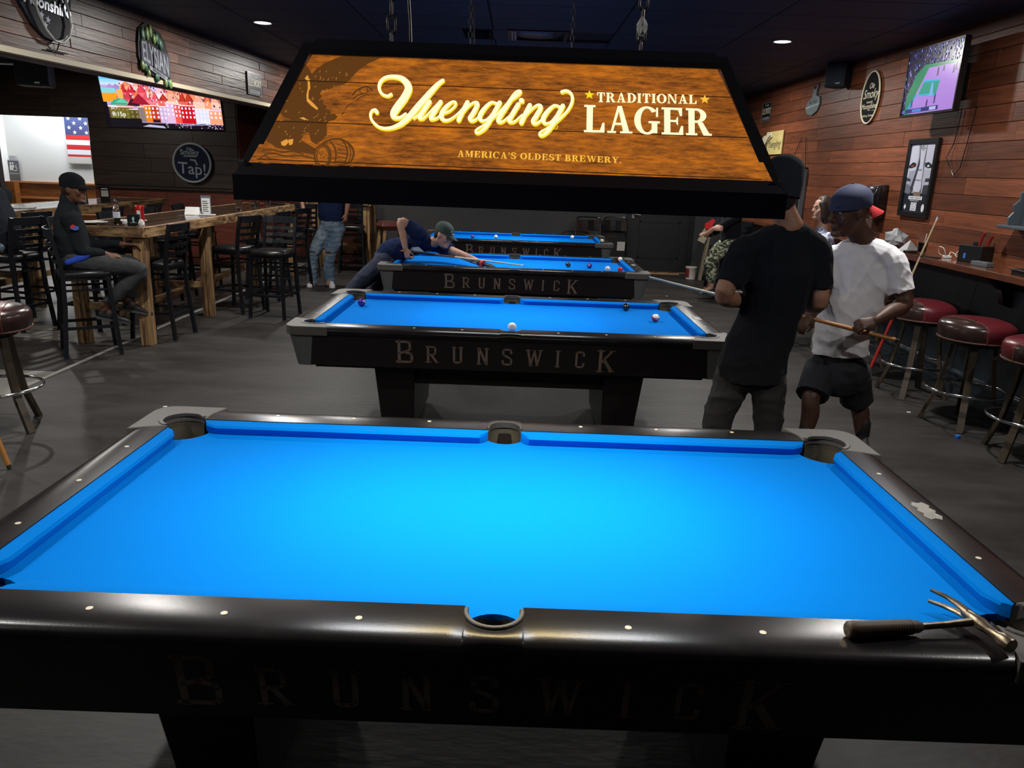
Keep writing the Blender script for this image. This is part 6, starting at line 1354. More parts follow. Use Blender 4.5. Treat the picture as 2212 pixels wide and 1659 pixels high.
def dome(q, r0=(.081, .103), lift=.0, lo=.038, drop=0.0):
    """close fitting cap or knit hat over the skull"""
    b = MB(); sec = [(lo-drop, 0, .985), (lo, -.004, 1.0), (.068, -.008, .975), (.095, -.011, .80), (.113, -.012, .56), (.124, -.012, .28), (.127, -.012, .06)]
    n = 22; vs = []
    for u, f, k in sec:
        for i in range(n):
            a = 2*PI*i/n; vs.append(q(r0[0]*k*math.cos(a), f+r0[1]*k*math.sin(a), u+lift*(u > lo)))
    m = len(sec)
    b.add(vs, [(i*n+j, i*n+(j+1) % n, (i+1)*n+(j+1) % n, (i+1)*n+j) for i in range(m-1) for j in range(n)]+[tuple((m-1)*n+j for j in range(n))])
    return b
def bill(q, back=False, w=.068, l=.085, tip=-.012, u0=.042):
    b = MB(); n = 8; s = -1 if back else 1; top = []; bot = []
    for i in range(n+1):
        a = -1+2*i/n; x = w*a; f0 = (.100*math.sqrt(max(0, 1-(a*.82)**2)))-.004
        for f, k in ((f0, 0), (f0+l*.5*(1-.55*a*a), .5), (f0+l*(1-.75*a*a), 1)):
            top.append(q(x, s*f, u0+tip*k-.016*a*a*k)); bot.append(q(x, s*f, u0+tip*k-.016*a*a*k-.005))
    t = len(top); fs = []
    for i in range(n):
        for j in range(2):
            k = i*3+j; fs += [(k, k+1, k+4, k+3), (t+k+3, t+k+4, t+k+1, t+k)]
    rim = [i*3 for i in range(n+1)]+[n*3+1, n*3+2]+[i*3+2 for i in range(n-1, -1, -1)]+[1]
    fs += [(rim[i], rim[(i+1) % len(rim)], t+rim[(i+1) % len(rim)], t+rim[i]) for i in range(len(rim))]
    return b.add(top+bot, fs)
def shoe(parent, base, heel, d, m, sole, up=(0, 0, 1), L=.27):
    d, up = unit(d), unit(up); h = V(heel); sd = up.cross(d); b = MB()
    pt = lambda a, c, z: h+d*a*L/.27+sd*c+up*z
    limb(b, [(*pt(.02, 0, .045), .034, .040), (*pt(.08, 0, .050), .038, .046), (*pt(.15, 0, .036), .042, .032), (*pt(.22, 0, .028), .044, .024), (*pt(.245, 0, .025), .034, .018)], sd)
    limb(b, [(*pt(.03, 0, .06), .036), (*pt(.035, 0, .095), .040)], sd)
    o = fuse('shoe', b, .008, m, parent, base, 2)
    s = MB(); pl = [(-.015, -.028), (.10, -.036), (.19, -.046), (.245, -.036), (.265, -.01), (.262, .014), (.235, .040), (.16, .042), (.08, .034), (-.012, .030), (-.025, 0)]
    s.add([pt(a, c, .0) for a, c in pl]+[pt(a, c, .022) for a, c in pl], [tuple(range(10, -1, -1)), tuple(range(11, 22))]+[(i, (i+1) % 11, 11+(i+1) % 11, 11+i) for i in range(11)])
    obj('sole', s, sole, o, off=base); return o
def skin(name, c): return mat(name, c, .52, spec=.4, var=(tuple(x*.72 for x in c), 14, .42, .66))
skin_tan = skin('skin_tan', (.34, .165, .095)); skin_brown = skin('skin_brown', (.145, .060, .034)); skin_dark = skin('skin_dark', (.098, .046, .030)); skin_pale = skin('skin_pale', (.46, .26, .19)); skin_mid = skin('skin_mid', (.25, .112, .065))
tee_black = mat('tee_black', (.009, .010, .013), .95, spec=.1, sheen=.04); tee_white = mat('tee_white', (.78, .77, .81), .85, spec=.2); navy_tee = mat('tee_navy', (.012, .020, .060), .95, spec=.1)
shorts_black = mat('shorts_charcoal', (.014, .016, .022), .85); pants_black = mat('pants_black', (.016, .013, .015), .85); denim = mat('denim', (.085, .135, .21), .85, var=((.28, .34, .38), (7, 7, 4), .46, .74), bump=(180, .2)); denim_lt = mat('denim_pale', (.24, .33, .42), .85, bump=(180, .2)); navy_pants = mat('pants_navy', (.014, .022, .050), .85)
jacket = mat('fleece_black', (.012, .015, .018), .95, spec=.1); grey_pants = mat('pants_grey', (.030, .032, .036), .85); white_shoe = mat('shoe_white', (.66, .66, .68), .5); black_shoe = mat('shoe_black', (.012, .012, .014), .6); grey_sole = mat('sole_grey', (.05, .05, .055), .7)
hat_knit = mat('knit_charcoal', (.020, .023, .028), .95, spec=.1, bump=(240, .5)); cap_black = mat('cap_black', (.008, .009, .011), .95, spec=.1); cap_navy = mat('cap_navy', (.022, .030, .085), .8); cap_green = mat('cap_green', (.016, .035, .030), .8); bill_red = mat('bill_red', (.52, .022, .028), .7)

def person(label, base): return thing('person', label, 'person', base)

# 1 --- man in the knit cap and black tee, back to the camera
def man_black():
    base = (1.33, 1.92, 0); p = person('man in a dark knit cap and black t-shirt standing with his back to the camera', base)
    B = MB(); Hc = (1.346, 1.9, 1.708); nk = (1.413, 1.88, 1.51)
    q, Sd = head(B, Hc, (-.25, 1, -.10), (.06, .1, 1), nk, 1.17, rn=.055)
    LS, RS = (1.191, 1.86, 1.392), (1.585, 1.9, 1.402); LE, RE = (1.094, 1.8, 1.158), (1.608, 1.86, 1.138)
    LW, RW = (1.422, 2.2, 1.066), (1.611, 2.16, 1.061)
    PV = (1.309, 1.9, 0.772); CH = (1.391, 1.88, 1.253)
    limb(B, [(*nk, .06, .05), (*CH, .12, .075), (*(1.357, 1.9, 0.952), .11, .08), (*PV, .12, .08)], (1, 0, 0), 18)
    for S_, E, W_, ts in ((LS, LE, LW, 1), (RS, RE, RW, -1)):
        limb(B, [(*S_, .062), (*(V(S_)*.5+V(E)*.5), .056), (*E, .048), (*(V(E)*.5+V(W_)*.5), .044), (*W_, .028)])
        hand(B, W_, (.2*ts, .9, -.2), (0, .2, 1), ts, .7)
    hp = V(PV)
    feet = [(1.215, 1.93, 0), (1.475, 1.93, 0)]
    for f, kx, hx in ((feet[0], 1.16, -.095), (feet[1], 1.44, .10)):
        limb(B, [(hp.x+hx*.8, hp.y, .78, .055), (kx, 1.90, .46, .055), (f[0], f[1], .09, .042)])
        limb(B, [(f[0], f[1], .09, .042), (f[0], f[1]+.10, .04, .035)])
    o = fuse('body', B, .009, skin_tan, p, base, 3)
    T = MB(); limb(T, [(*(V(nk)+V((0, 0, .012))), .070, .064), (*(V(nk)+V((0, 0, -.045))), .125, .090), (*(V(CH)+V((0, 0, .10))), .185, .108), (*CH, .192, .128), (*(1.372, 1.9, 1.028), .172, .128), (*(1.318, 1.9, 0.824), .188, .145), (*(1.311, 1.9, 0.689), .196, .150)], (1, .03, 0), 22, e=0)
    for S_, E in ((LS, LE), (RS, RE)):
        s, e = V(S_), V(E); limb(T, [(*(s*.85+V(CH)*.15+V((0, 0, .02))), .084), (*s, .082), (*(s*.6+e*.4), .082), (*(s*.22+e*.78), .080)], e=0)
    limb(T, [(*LS, .075), (*(V(nk)+V((0, 0, -.035))), .080), (*RS, .075)])
    fuse('shirt', T, .010, tee_black, p, base, 3, .0075, (5, 5, 9), 3)
    L = MB(); limb(L, [(hp.x, hp.y, .90, .140, .10), (hp.x, hp.y, .80, .150, .11), (hp.x, hp.y, .73, .150, .11)], (1, 0, 0), 18)
    for f, kx, hx in ((feet[0], 1.16, -.088), (feet[1], 1.44, .098)):
        limb(L, [(hp.x+hx*.9, hp.y, .80, .100), (hp.x+hx*1.15, hp.y, .64, .102), (kx, 1.90, .46, .086), (f[0]*.5+kx*.5, 1.91, .26, .078), (f[0], f[1], .03, .074)], e=0)
    fuse('trousers', L, .010, pants_black, p, base, 3, .006, (8, 8, 14), 5)
    for f in feet: shoe(p, base, (f[0], f[1]-.06, 0), (0.05, 1, 0), black_shoe, grey_sole)
    hat = MB(); hat = dome(q, (.084, .106), .012, .012, .055); k = obj('knit_cap', hat, hat_knit, p, smooth=60, off=base)
    hr = MB(); limb(hr, [(*q(0, -.04, .03), .068, .062), (*q(0, -.045, -.03), .066, .056), (*q(0, -.045, -.075), .055, .036)], Sd)
    obj('hair', hr, MATS['hair_dark'], p, smooth=60, off=base)
man_black()

# 2 --- man in the white tee, cap worn backwards, looking left
def man_white():
    base = (2.16, 2.78, 0); p = person('man in a white t-shirt with a navy cap worn backwards, holding a cue', base)
    F = unit((-1, -.20, -.16)); Hc = (2.076, 2.75, 1.568); nk = (2.202, 2.78, 1.394)
    B = MB(); q, Sd = head(B, Hc, F, (.10, 0, 1), nk, 1.26, rn=.057)
    RS, LS = (2.056, 2.9, 1.259), (2.35, 2.66, 1.291); LE = (2.427, 2.58, 1.039); LW = (2.196, 2.43, 0.952); RE = (2.001, 2.8, 1.001); RW = (1.847, 2.55, 0.956)
    CH = (2.218, 2.78, 1.087); WA = (2.15, 2.8, 0.808); PV = (2.178, 2.82, 0.571)
    A = unit((.72, -.50, 0))      # shoulder axis, towards his left arm
    limb(B, [(*nk, .062, .055), (*CH, .12, .08), (*WA, .10, .08), (*PV, .11, .08)], A, 18)
    limb(B, [(*RS, .062), (*(V(RS)*.5+V(RE)*.5), .055), (*RE, .046), (*(V(RE)*.5+V(RW)*.5), .043), (*RW, .029)]); hand(B, RW, (-.3, -.2, -.3), (0, -.6, .8), 1, .7)
    limb(B, [(*LS, .066), (*(V(LS)*.5+V(LE)*.5), .060), (*LE, .050), (*(V(LE)*.45+V(LW)*.55), .047), (*LW, .030, .026)], (0, 0, 1))
    hand(B, LW, (-1, -.05, -.30), (.0, -.75, .65), 1, .95, 1.05, .08, .55)
    kn = {'R': (1.991, 2.72, 0.369), 'L': (2.383, 2.9, 0.303)}; an = {'R': (1.978, 2.7, 0.036), 'L': (2.435, 2.86, 0.062)}
    for s, hx in (('R', -.085), ('L', .085)):
        h = V(PV)+A*hx; K = V(kn[s]); N = V(an[s])
        limb(B, [(*h, .075), (*(h*.5+K*.5), .068), (*K, .058), (*(K*.66+N*.34+V((.012, 0, 0))), .058), (*(K*.3+N*.7), .044), (*N, .036)])
        limb(B, [(*N, .036), (N.x-.02, N.y-.05, .05, .034), (N.x-.05, N.y-.11, .035, .03)])
    fuse('body', B, .0075, skin_dark, p, base, 2)
    T = MB(); limb(T, [(*(V(nk)+V((.004, 0, .004))), .078, .070), (*(V(nk)+V((0, 0, -.05))), .14, .095), (*(V(nk)*.5+V(CH)*.5), .185, .115), (*CH, .195, .132), (*WA, .172, .135), (*(2.172, 2.82, 0.734), .184, .146), (*(2.179, 2.82, 0.646), .190, .150)], A, 22, e=0)
    limb(T, [(*RS, .080), (*(V(nk)+V((0, 0, -.05))), .088), (*LS, .082)])
    for S_, E, e in ((RS, RE, .72), (LS, LE, .78)):
        s, ee = V(S_), V(E); limb(T, [(*(s*.8+V(CH)*.2+V((0, 0, .03))), .085), (*s, .086), (*(s*.6+ee*.4), .084), (*(s*(1-e)+ee*e), .084)], e=0)
    fuse('shirt', T, .009, tee_white, p, base, 3, .0085, (6, 6, 9), 8)
    L = MB(); h = V(PV); limb(L, [(*(h+V((0, 0, .03))), .145, .105), (*h, .155, .115), (*(h+V((0, 0, -.09))), .172, .13)], A, 18)
    for s, hx in (('R', -.092), ('L', .092)):
        hh = h+A*hx; K = V(kn[s]); limb(L, [(*(hh+V((0, 0, -.02))), .118), (*(hh*.5+K*.5), .116), (*(hh*.20+K*.80), .114), (*(hh*.06+K*.94), .116)], A, e=0)
    fuse('shorts', L, .009, shorts_black, p, base, 3, .006, (8, 8, 10), 4)
    for s in 'RL':
        N = V(an[s]); sk = MB(); limb(sk, [(N.x, N.y, .17, .043), (N.x, N.y, .08, .045)]); obj('sock', sk, black_shoe, p, smooth=60, off=base); shoe(p, base, (N.x+.02, N.y+.05, 0), (-.35, -1, 0), black_shoe, white_shoe)
    c = obj('cap', dome(q, (.083, .105), .006, .030, .012), cap_navy, p, smooth=60, off=base)
    obj('bill', bill(q, True, .066, .085, -.045, .028), bill_red, c, smooth=50, off=base)
    b = MB(); b.flat([(-.012, .05), (.012, .05), (.014, .075), (-.014, .075)], lambda u, v: tuple(q(u, -.107+abs(v-.05)*.25, v))); obj('patch', b, MATS['sign_white'], c, off=base)
    obj('button', MB().ball(q(0, -.012, .134), .007, 8), cap_navy, c, off=base)
    eyes(p, q, base, 1.15)
    ng = MB(); n = 24; ng.tube([V(nk)+A*(.075*math.cos(2*PI*i/n))+V((-A.y, A.x, 0))*(-.062*math.sin(2*PI*i/n))+V((0, 0, -.010-.03*max(0, math.sin(2*PI*i/n)))) for i in range(n)], .003, 5, closed=True); obj('necklace', ng, steel, p, off=base)
man_white()

# 3 --- player bending over the third table
def player():
    base = (-1.66, 6.02, 0); p = person('player in a navy t-shirt and dark green cap bending over the third table to shoot', base)
    F = unit((.86, -.38, -.34)); Hc = (-0.746, 5.95, 1.067); nk = (-0.879, 6.03, 0.974)
    B = MB(); q, Sd = head(B, Hc, F, (.30, .0, 1), nk, 1.02, rn=.060)
    PV = (-1.337, 6.08, 0.841); CH = (-0.997, 6.04, 0.983); RS, LS = (-0.994, 5.9, 1.085), (-0.833, 6.2, 0.935)
    RE = (-1.174, 5.86, 1.198); RW = (-1.122, 5.82, 0.928); LE = (-0.545, 6.02, 0.856); LW = (-0.336, 5.78, 0.809)
    A = unit((-.1, -1, .25))
    limb(B, [(*nk, .06, .055), (*CH, .11, .08), (*(-1.176, 6.06, 0.912), .10, .075), (*PV, .10, .08)], A, 18)
    limb(B, [(*RS, .062), (*(V(RS)*.5+V(RE)*.5), .052), (*RE, .044), (*(V(RE)*.5+V(RW)*.5), .041), (*RW, .028)]); hand(B, RW, (.25, -.1, -.9), (-.6, -.7, 0), 1, .95)
    limb(B, [(*LS, .058), (*(V(LS)*.5+V(LE)*.5), .050), (*LE, .043), (*(V(LE)*.5+V(LW)*.5), .040), (*LW, .028)]); hand(B, LW, (1, -.12, -.20), (.1, -.1, 1), 1, .35, 1.0, .5, .9)
    ft = [(-1.80, 5.88, 0), (-1.60, 6.28, 0)]
    kn = [(-1.70, 5.93, .46), (-1.50, 6.22, .46)]
    for K, f, hy in ((kn[0], ft[0], -.09), (kn[1], ft[1], .09)):
        limb(B, [(PV[0], PV[1]+hy, PV[2]-.03, .07), (*K, .055), (f[0], f[1], .09, .042)]); limb(B, [(f[0], f[1], .09, .04), (f[0]+.1, f[1]-.02, .04, .034)])
    fuse('body', B, .0075, skin_pale, p, base, 2)
    T = MB(); limb(T, [(*(V(nk)*.92+V(CH)*.08), .085, .075), (*(V(nk)*.4+V(CH)*.6), .165, .105), (*CH, .172, .125), (*(-1.176, 6.06, 0.912), .158, .128), (*(-1.286, 6.07, 0.858), .165, .140), (*(-1.347, 6.08, 0.821), .165, .140)], A, 20)
    limb(T, [(*RS, .07), (*CH, .09), (*LS, .07)])
    for S_, E, e in ((RS, RE, .72), (LS, LE, .55)):
        s, ee = V(S_), V(E); limb(T, [(*(s*.8+V(CH)*.2), .085), (*s, .082), (*(s*(1-e)+ee*e), .076)], e=0)
    sh = fuse('shirt', T, .009, navy_tee, p, base, 3, .007, (6, 6, 8), 9)
    b = MB(); b.flat([(0, 0), (.20, -.02), (.06, .085)], lambda u, v: tuple(V(CH)+V((-.10+u, -.150-u*.02+abs(u-.08)*.18, -.085+v-u*.10)))); o = obj('shirt_print', b, mat('print_pale', (.42, .52, .60), .7), p, off=base)
    L = MB(); h = V(PV); limb(L, [(h.x+.05, h.y, h.z+.02, .155, .125), (h.x-.02, h.y, h.z-.05, .165, .145), (h.x-.02, h.y, h.z-.14, .16, .13)], (0, 1, 0), 16)
    for K, f, hy in ((kn[0], ft[0], -.088), (kn[1], ft[1], .088)):
        limb(L, [(h.x-.02, h.y+hy, h.z-.06, .115), (*K, .088), (f[0]*.5+K[0]*.5, f[1]*.5+K[1]*.5, .28, .085), (f[0], f[1], .03, .084)], e=0)
    fuse('trousers', L, .010, navy_pants, p, base, 3, .006, (8, 8, 12), 2)
    for f in ft: shoe(p, base, (f[0]-.07, f[1], 0), (1, -.15, 0), black_shoe, grey_sole)
    c = obj('cap', dome(q, (.082, .104), .010, .032, .010), cap_green, p, smooth=60, off=base)
    obj('bill', bill(q, False, .064, .075, -.026, .036), cap_green, c, smooth=50, off=base)
    for k, (z, w_) in enumerate(((.072, .036), (.054, .026))):
        b = MB(); b.flat([(-w_, -.006), (w_, -.006), (w_, .006), (-w_, .006)], lambda u, v: tuple(q(u+.012, .101-.012*k*-1-abs(u)*.35, z+v))); obj('cap_lettering', b, MATS['sign_white'], c, off=base)
    hr = MB(); limb(hr, [(*q(0, -.03, .03), .070, .070), (*q(0, -.045, -.02), .067, .056), (*q(0, -.055, -.055), .050, .034)], Sd); obj('hair', hr, MATS['hair_dark'], p, smooth=60, off=base)
    eyes(p, q, base)
    G = MB(); hand(G, LW, (1, -.12, -.20), (.1, -.1, 1), 1, .35, 1.10, .5, .9); limb(G, [(*(V(LW)+V((-.02, 0, .005))), .031), (*LW, .031)])
    g = fuse('glove', G, .006, mat('glove_black', (.012, .010, .012), .7), p, base, 1)
    b = MB(); d = unit(V(LW)-V(LE)); b.tube([V(LW)-d*.035, V(LW)+d*.03], [.034, .036], 14); obj('glove_cuff', b, mat('glove_red', (.40, .03, .035), .7), g, smooth=50, off=base)
player()

# 4 --- man in ripped jeans facing the camera, face hidden behind the big lamp
def man_jeans():
    base = (-2.63, 9.12, 0); p = person('man in a navy shirt, ripped blue jeans and white sneakers, face behind the big lamp', base)
    B = MB(); Hc = (-2.66, 9.12, 1.66); nk = (-2.66, 9.15, 1.50); q, Sd = head(B, Hc, (.1, -1, 0), (0, 0, 1), nk, 1.0)
    CH = (-2.66, 9.14, 1.28); PV = (-2.665, 9.14, .93)
    limb(B, [(*nk, .06, .05), (*CH, .12, .08), (-2.665, 9.14, 1.08, .11, .09), (*PV, .11, .08)], (1, 0, 0), 18)
    for s, E, W_ in ((-1, (-3.083, 9.14, 1.267), (-3.038, 9.02, 1.074)), (1, (-2.402, 9.12, 1.292), (-2.432, 9.05, 1.055))):
        S_ = (-2.66+s*.19, 9.15, 1.42)
        limb(B, [(*S_, .06), (*(V(S_)*.5+V(E)*.5), .052), (*E, .042), (*(V(E)*.5+V(W_)*.5), .038), (*W_, .027)]); hand(B, W_, (s*-.1, -.15, -1), (s*.9, -.45, 0), 1 if s < 0 else -1, .55, .95)
    ft = [(-2.975, 9.955, 0), (-2.722, 9.969, 0)]; ft = [(f[0], 9.14, 0) for f in ft]
    for f, s in zip(ft, (-1, 1)):
        limb(B, [(PV[0]+s*.09, 9.14, .84, .07), (f[0]*.7+(PV[0]+s*.09)*.3, 9.10, .48, .055), (f[0], f[1], .09, .042)]); limb(B, [(f[0], f[1], .09, .042), (f[0], f[1]-.12, .04, .03)])
    fuse('body', B, .009, skin_tan, p, base, 2)
    T = MB(); limb(T, [(nk[0], nk[1], nk[2]-.03, .08, .066), (-2.66, 9.14, 1.40, .185, .11), (*CH, .195, .14), (-2.665, 9.12, 1.08, .195, .16), (-2.665, 9.13, .965, .19, .15)], (1, 0, 0), 20, e=0)
    for s, E in ((-1, (-3.083, 9.14, 1.267)), (1, (-2.402, 9.12, 1.292))):
        S_ = V((-2.66+s*.19, 9.15, 1.42)); limb(T, [(*(S_*.85+V(CH)*.15), .08), (*S_, .08), (*(S_*.35+V(E)*.65), .074)], e=0)
    fuse('shirt', T, .010, navy_tee, p, base, 3, .006, (6, 6, 8), 2)
    L = MB(); limb(L, [(PV[0], 9.13, 1.0, .170, .132), (PV[0], 9.14, .90, .178, .14), (PV[0], 9.14, .82, .17, .13)], (1, 0, 0), 18)
    for f, s in zip(ft, (-1, 1)):
        limb(L, [(PV[0]+s*.09, 9.14, .84, .108), (f[0]*.45+(PV[0]+s*.09)*.55, 9.12, .62, .104), (f[0]*.8+(PV[0]+s*.09)*.2, 9.10, .46, .092), (f[0], 9.12, .25, .086), (f[0], f[1], .035, .088)], e=0)
    lg = fuse('jeans', L, .009, denim, p, base, 2, .007, (8, 8, 18), 6)
    for f, s in zip(ft, (-1, 1)):
        x = f[0]*.8+(PV[0]+s*.09)*.2
        t = MB(); t.flat([(-.05, -.012), (.05, -.016), (.045, .012), (.0, .018), (-.045, .012)], lambda u, v: (x+u, 9.10-.092-.010+abs(u)*.35, .50+v)); obj('knee_tear', t, skin_brown, lg, off=base)
        t = MB(); rr = random.Random(3)
        for k in range(9): stroke(t, [(-.052+.012*k, -.022+rr.uniform(-.006, .006)), (-.046+.012*k, -.036)], lambda u, v: (x+u, 9.10-.092-.011+abs(u)*.35, .50+v), .003, 0)
        obj('frayed_threads', t, denim_lt, lg, off=base)
        o = shoe(p, base, (f[0], f[1]+.06, 0), (.02 if s < 0 else .35, -1, 0), white_shoe, white_shoe, L=.29)
    eyes(p, q, base); hr = MB(); limb(hr, [(*q(0, -.02, .09), .072, .085), (*q(0, -.03, .04), .077, .085), (*q(0, -.05, -.03), .068, .05)], Sd); obj('hair', hr, MATS['hair_dark'], p, smooth=60, off=base)
man_jeans()

# 5 --- man seated on the bar chair at the near end of the long table
def seated():
    base = (-3.83, 4.68, 0); p = person('man in a black cap, glasses and black jacket sitting sideways on a bar chair', base)
    D = unit((.83, .55, 0)); Sx = unit((.55, -.83, 0))       # facing, right-hand side (towards the camera)
    F = unit((.98, .04, -.06)); Hc = (-3.848, 4.7, 1.453); nk = (-3.905, 4.7, 1.349)
    B = MB(); q, Sd = head(B, Hc, F, (-.03, 0, 1), nk, 1.0)
    H = V((-3.88, 4.64, .865)); CH = V((-3.919, 4.7, 1.135))
    limb(B, [(*nk, .06, .055), (*CH, .12, .08), (*(H+V((0, 0, .14))), .11, .09), (*H, .11, .09)], Sx, 18)
    RS = CH+Sx*.19+V((0, 0, .085)); LS = CH-Sx*.19+V((0, 0, .085))
    RE = (-3.748, 4.54, 0.935); RW = (-3.622, 4.7, 0.899); LE = LS+D*.16+V((0, 0, -.26)); LW = H+D*.42-Sx*.10+V((0, 0, .10))
    for S_, E, W_, ts in ((RS, RE, RW, -1), (LS, LE, LW, 1)):
        limb(B, [(*S_, .06), (*(V(S_)*.5+V(E)*.5), .052), (*E, .043), (*W_, .028)]); hand(B, W_, D+V((0, 0, -.18)), V((0, 0, 1))+Sx*.3*(-ts), ts, .45)
    KR = V((-3.413, 4.86, 0.747)); KL = KR-Sx*.16+V((-.02, .02, .01)); AR = V((-3.727, 4.74, 0.393)); AL = V((-3.615, 4.95, 0.439))
    for K, N, s in ((KR, AR, 1), (KL, AL, -1)):
        h = H+Sx*.09*s+V((0, 0, -.02)); limb(B, [(*h, .07), (*(h*.5+K*.5), .065), (*K, .055), (*(K*.6+N*.4), .05), (*N, .038)])
        dd = unit(D*.8+V((0, 0, -.35))); limb(B, [(*N, .038), (*(N+dd*.10+V((0, 0, -.03))), .03)])
    fuse('body', B, .0085, skin_brown, p, base, 2)
    T = MB(); limb(T, [(*(V(nk)+V((.004, 0, .032))), .064, .070), (*(V(nk)+V((0, 0, -.015))), .080, .080), (*(V(nk)*.6+CH*.4), .15, .105), (*(CH+V((0, 0, .08))), .175, .115), (*CH, .182, .135), (*(H+V((.0, 0, .16))), .172, .142), (*(H+V((0, 0, .03))), .178, .145)], Sx, 20)
    for S_, E, W_ in ((RS, RE, RW), (LS, LE, LW)):
        s, e, w_ = V(S_), V(E), V(W_); limb(T, [(*(s*.85+CH*.15), .085), (*s, .080), (*(s*.5+e*.5), .070), (*e, .062), (*(e*.5+w_*.5), .053), (*(e*.06+w_*.94), .044)], e=0)
    jk = fuse('jacket', T, .010, jacket, p, base, 3, .006, (6, 6, 8), 4)
    a = RS*.72+V(RE)*.28; b = MB()
    b.flat([(-.03, -.008), (.0, -.022), (.034, -.016), (.038, .010), (.008, .018), (-.022, .014)], lambda u, v: tuple(a+Sx*.0865+D*u*.95+V((0, 0, v)))); o = obj('sleeve_patch', b, mat('patch_blue', (.06, .10, .42), .6), jk, off=base)
    b = MB(); b.flat([(-.034, .0), (-.01, -.012), (.012, .016), (-.014, .022)], lambda u, v: tuple(a+Sx*.0875+D*u*.95+V((0, 0, v+.006)))); obj('patch_red', b, MATS['flag_red'], jk, off=base)
    b = MB(); hh = H+Sx*.165+V((0, 0, -.012)); limb(b, [(*(hh-D*.06+V((0, 0, -.01))), .026), (*(hh+D*.05+V((0, 0, .03))), .036), (*(hh+D*.11+V((0, 0, .055))), .022)]); obj('shirt_tail', b, mat('royal_blue', (.010, .05, .42), .8), jk, smooth=60, off=base)
    L = MB()
    limb(L, [(*(H+V((0, 0, .05))), .168, .14), (*(H+V((0, 0, -.03))), .172, .145)], Sx, 16)
    for K, N, s in ((KR, AR, 1), (KL, AL, -1)):
        h = H+Sx*.088*s+V((0, 0, -.005)); limb(L, [(*h, .108), (*(h*.5+K*.5), .098), (*K, .078), (*(K*.6+N*.4), .072), (*(K*.14+N*.86), .066)], e=0)
    fuse('trousers', L, .010, grey_pants, p, base, 3, .005, (8, 8, 10), 7)
    for N, s in ((AR, 1), (AL, -1)): shoe(p, base, tuple(N+V((0, 0, -.085))-D*.04), tuple(D+V((0, 0, -.28))), black_shoe, grey_sole, up=tuple(V((0, 0, 1))+D*.28))
    c = obj('cap', dome(q, (.083, .106), .014, .030, .014), cap_black, p, smooth=60, off=base); obj('bill', bill(q, False, .066, .085, -.012, .036), cap_black, c, smooth=50, off=base)
    b = MB()
    for s in (1, -1):
        b.tube([q(s*.010, .100, .002), q(s*.030, .102, .002), q(s*.054, .088, .003), q(s*.054, .088, .022), q(s*.030, .102, .022), q(s*.010, .100, .020)], .0022, 6, closed=True); b.tube([q(s*.055, .088, .018), q(s*.078, .02, .014), q(s*.080, -.02, .008)], .0022, 6)
    b.tube([q(-.01, .1, .016), q(.01, .1, .016)], .002, 6); g = obj('glasses', b, black_plastic, p, off=base)
    for s in (1, -1): obj('lens', MB().add([q(s*.010, .1005, .002), q(s*.030, .1025, .002), q(s*.054, .0885, .003), q(s*.054, .0885, .022), q(s*.030, .1025, .022), q(s*.010, .1005, .020)], [(0, 1, 2, 3, 4, 5)]), glass, g, off=base)
    eyes(p, q, base); hr = MB(); limb(hr, [(*q(0, -.035, .03), .069, .065), (*q(0, -.048, -.03), .066, .05)], Sd); obj('hair', hr, MATS['hair_dark'], p, smooth=60, off=base)
    b = MB(); limb(b, [(*q(-.018, .082, -.104), .012), (*q(0, .088, -.108), .014), (*q(.018, .082, -.104), .012)]); obj('goatee', b, MATS['hair_dark'], p, smooth=60, off=base)
seated()

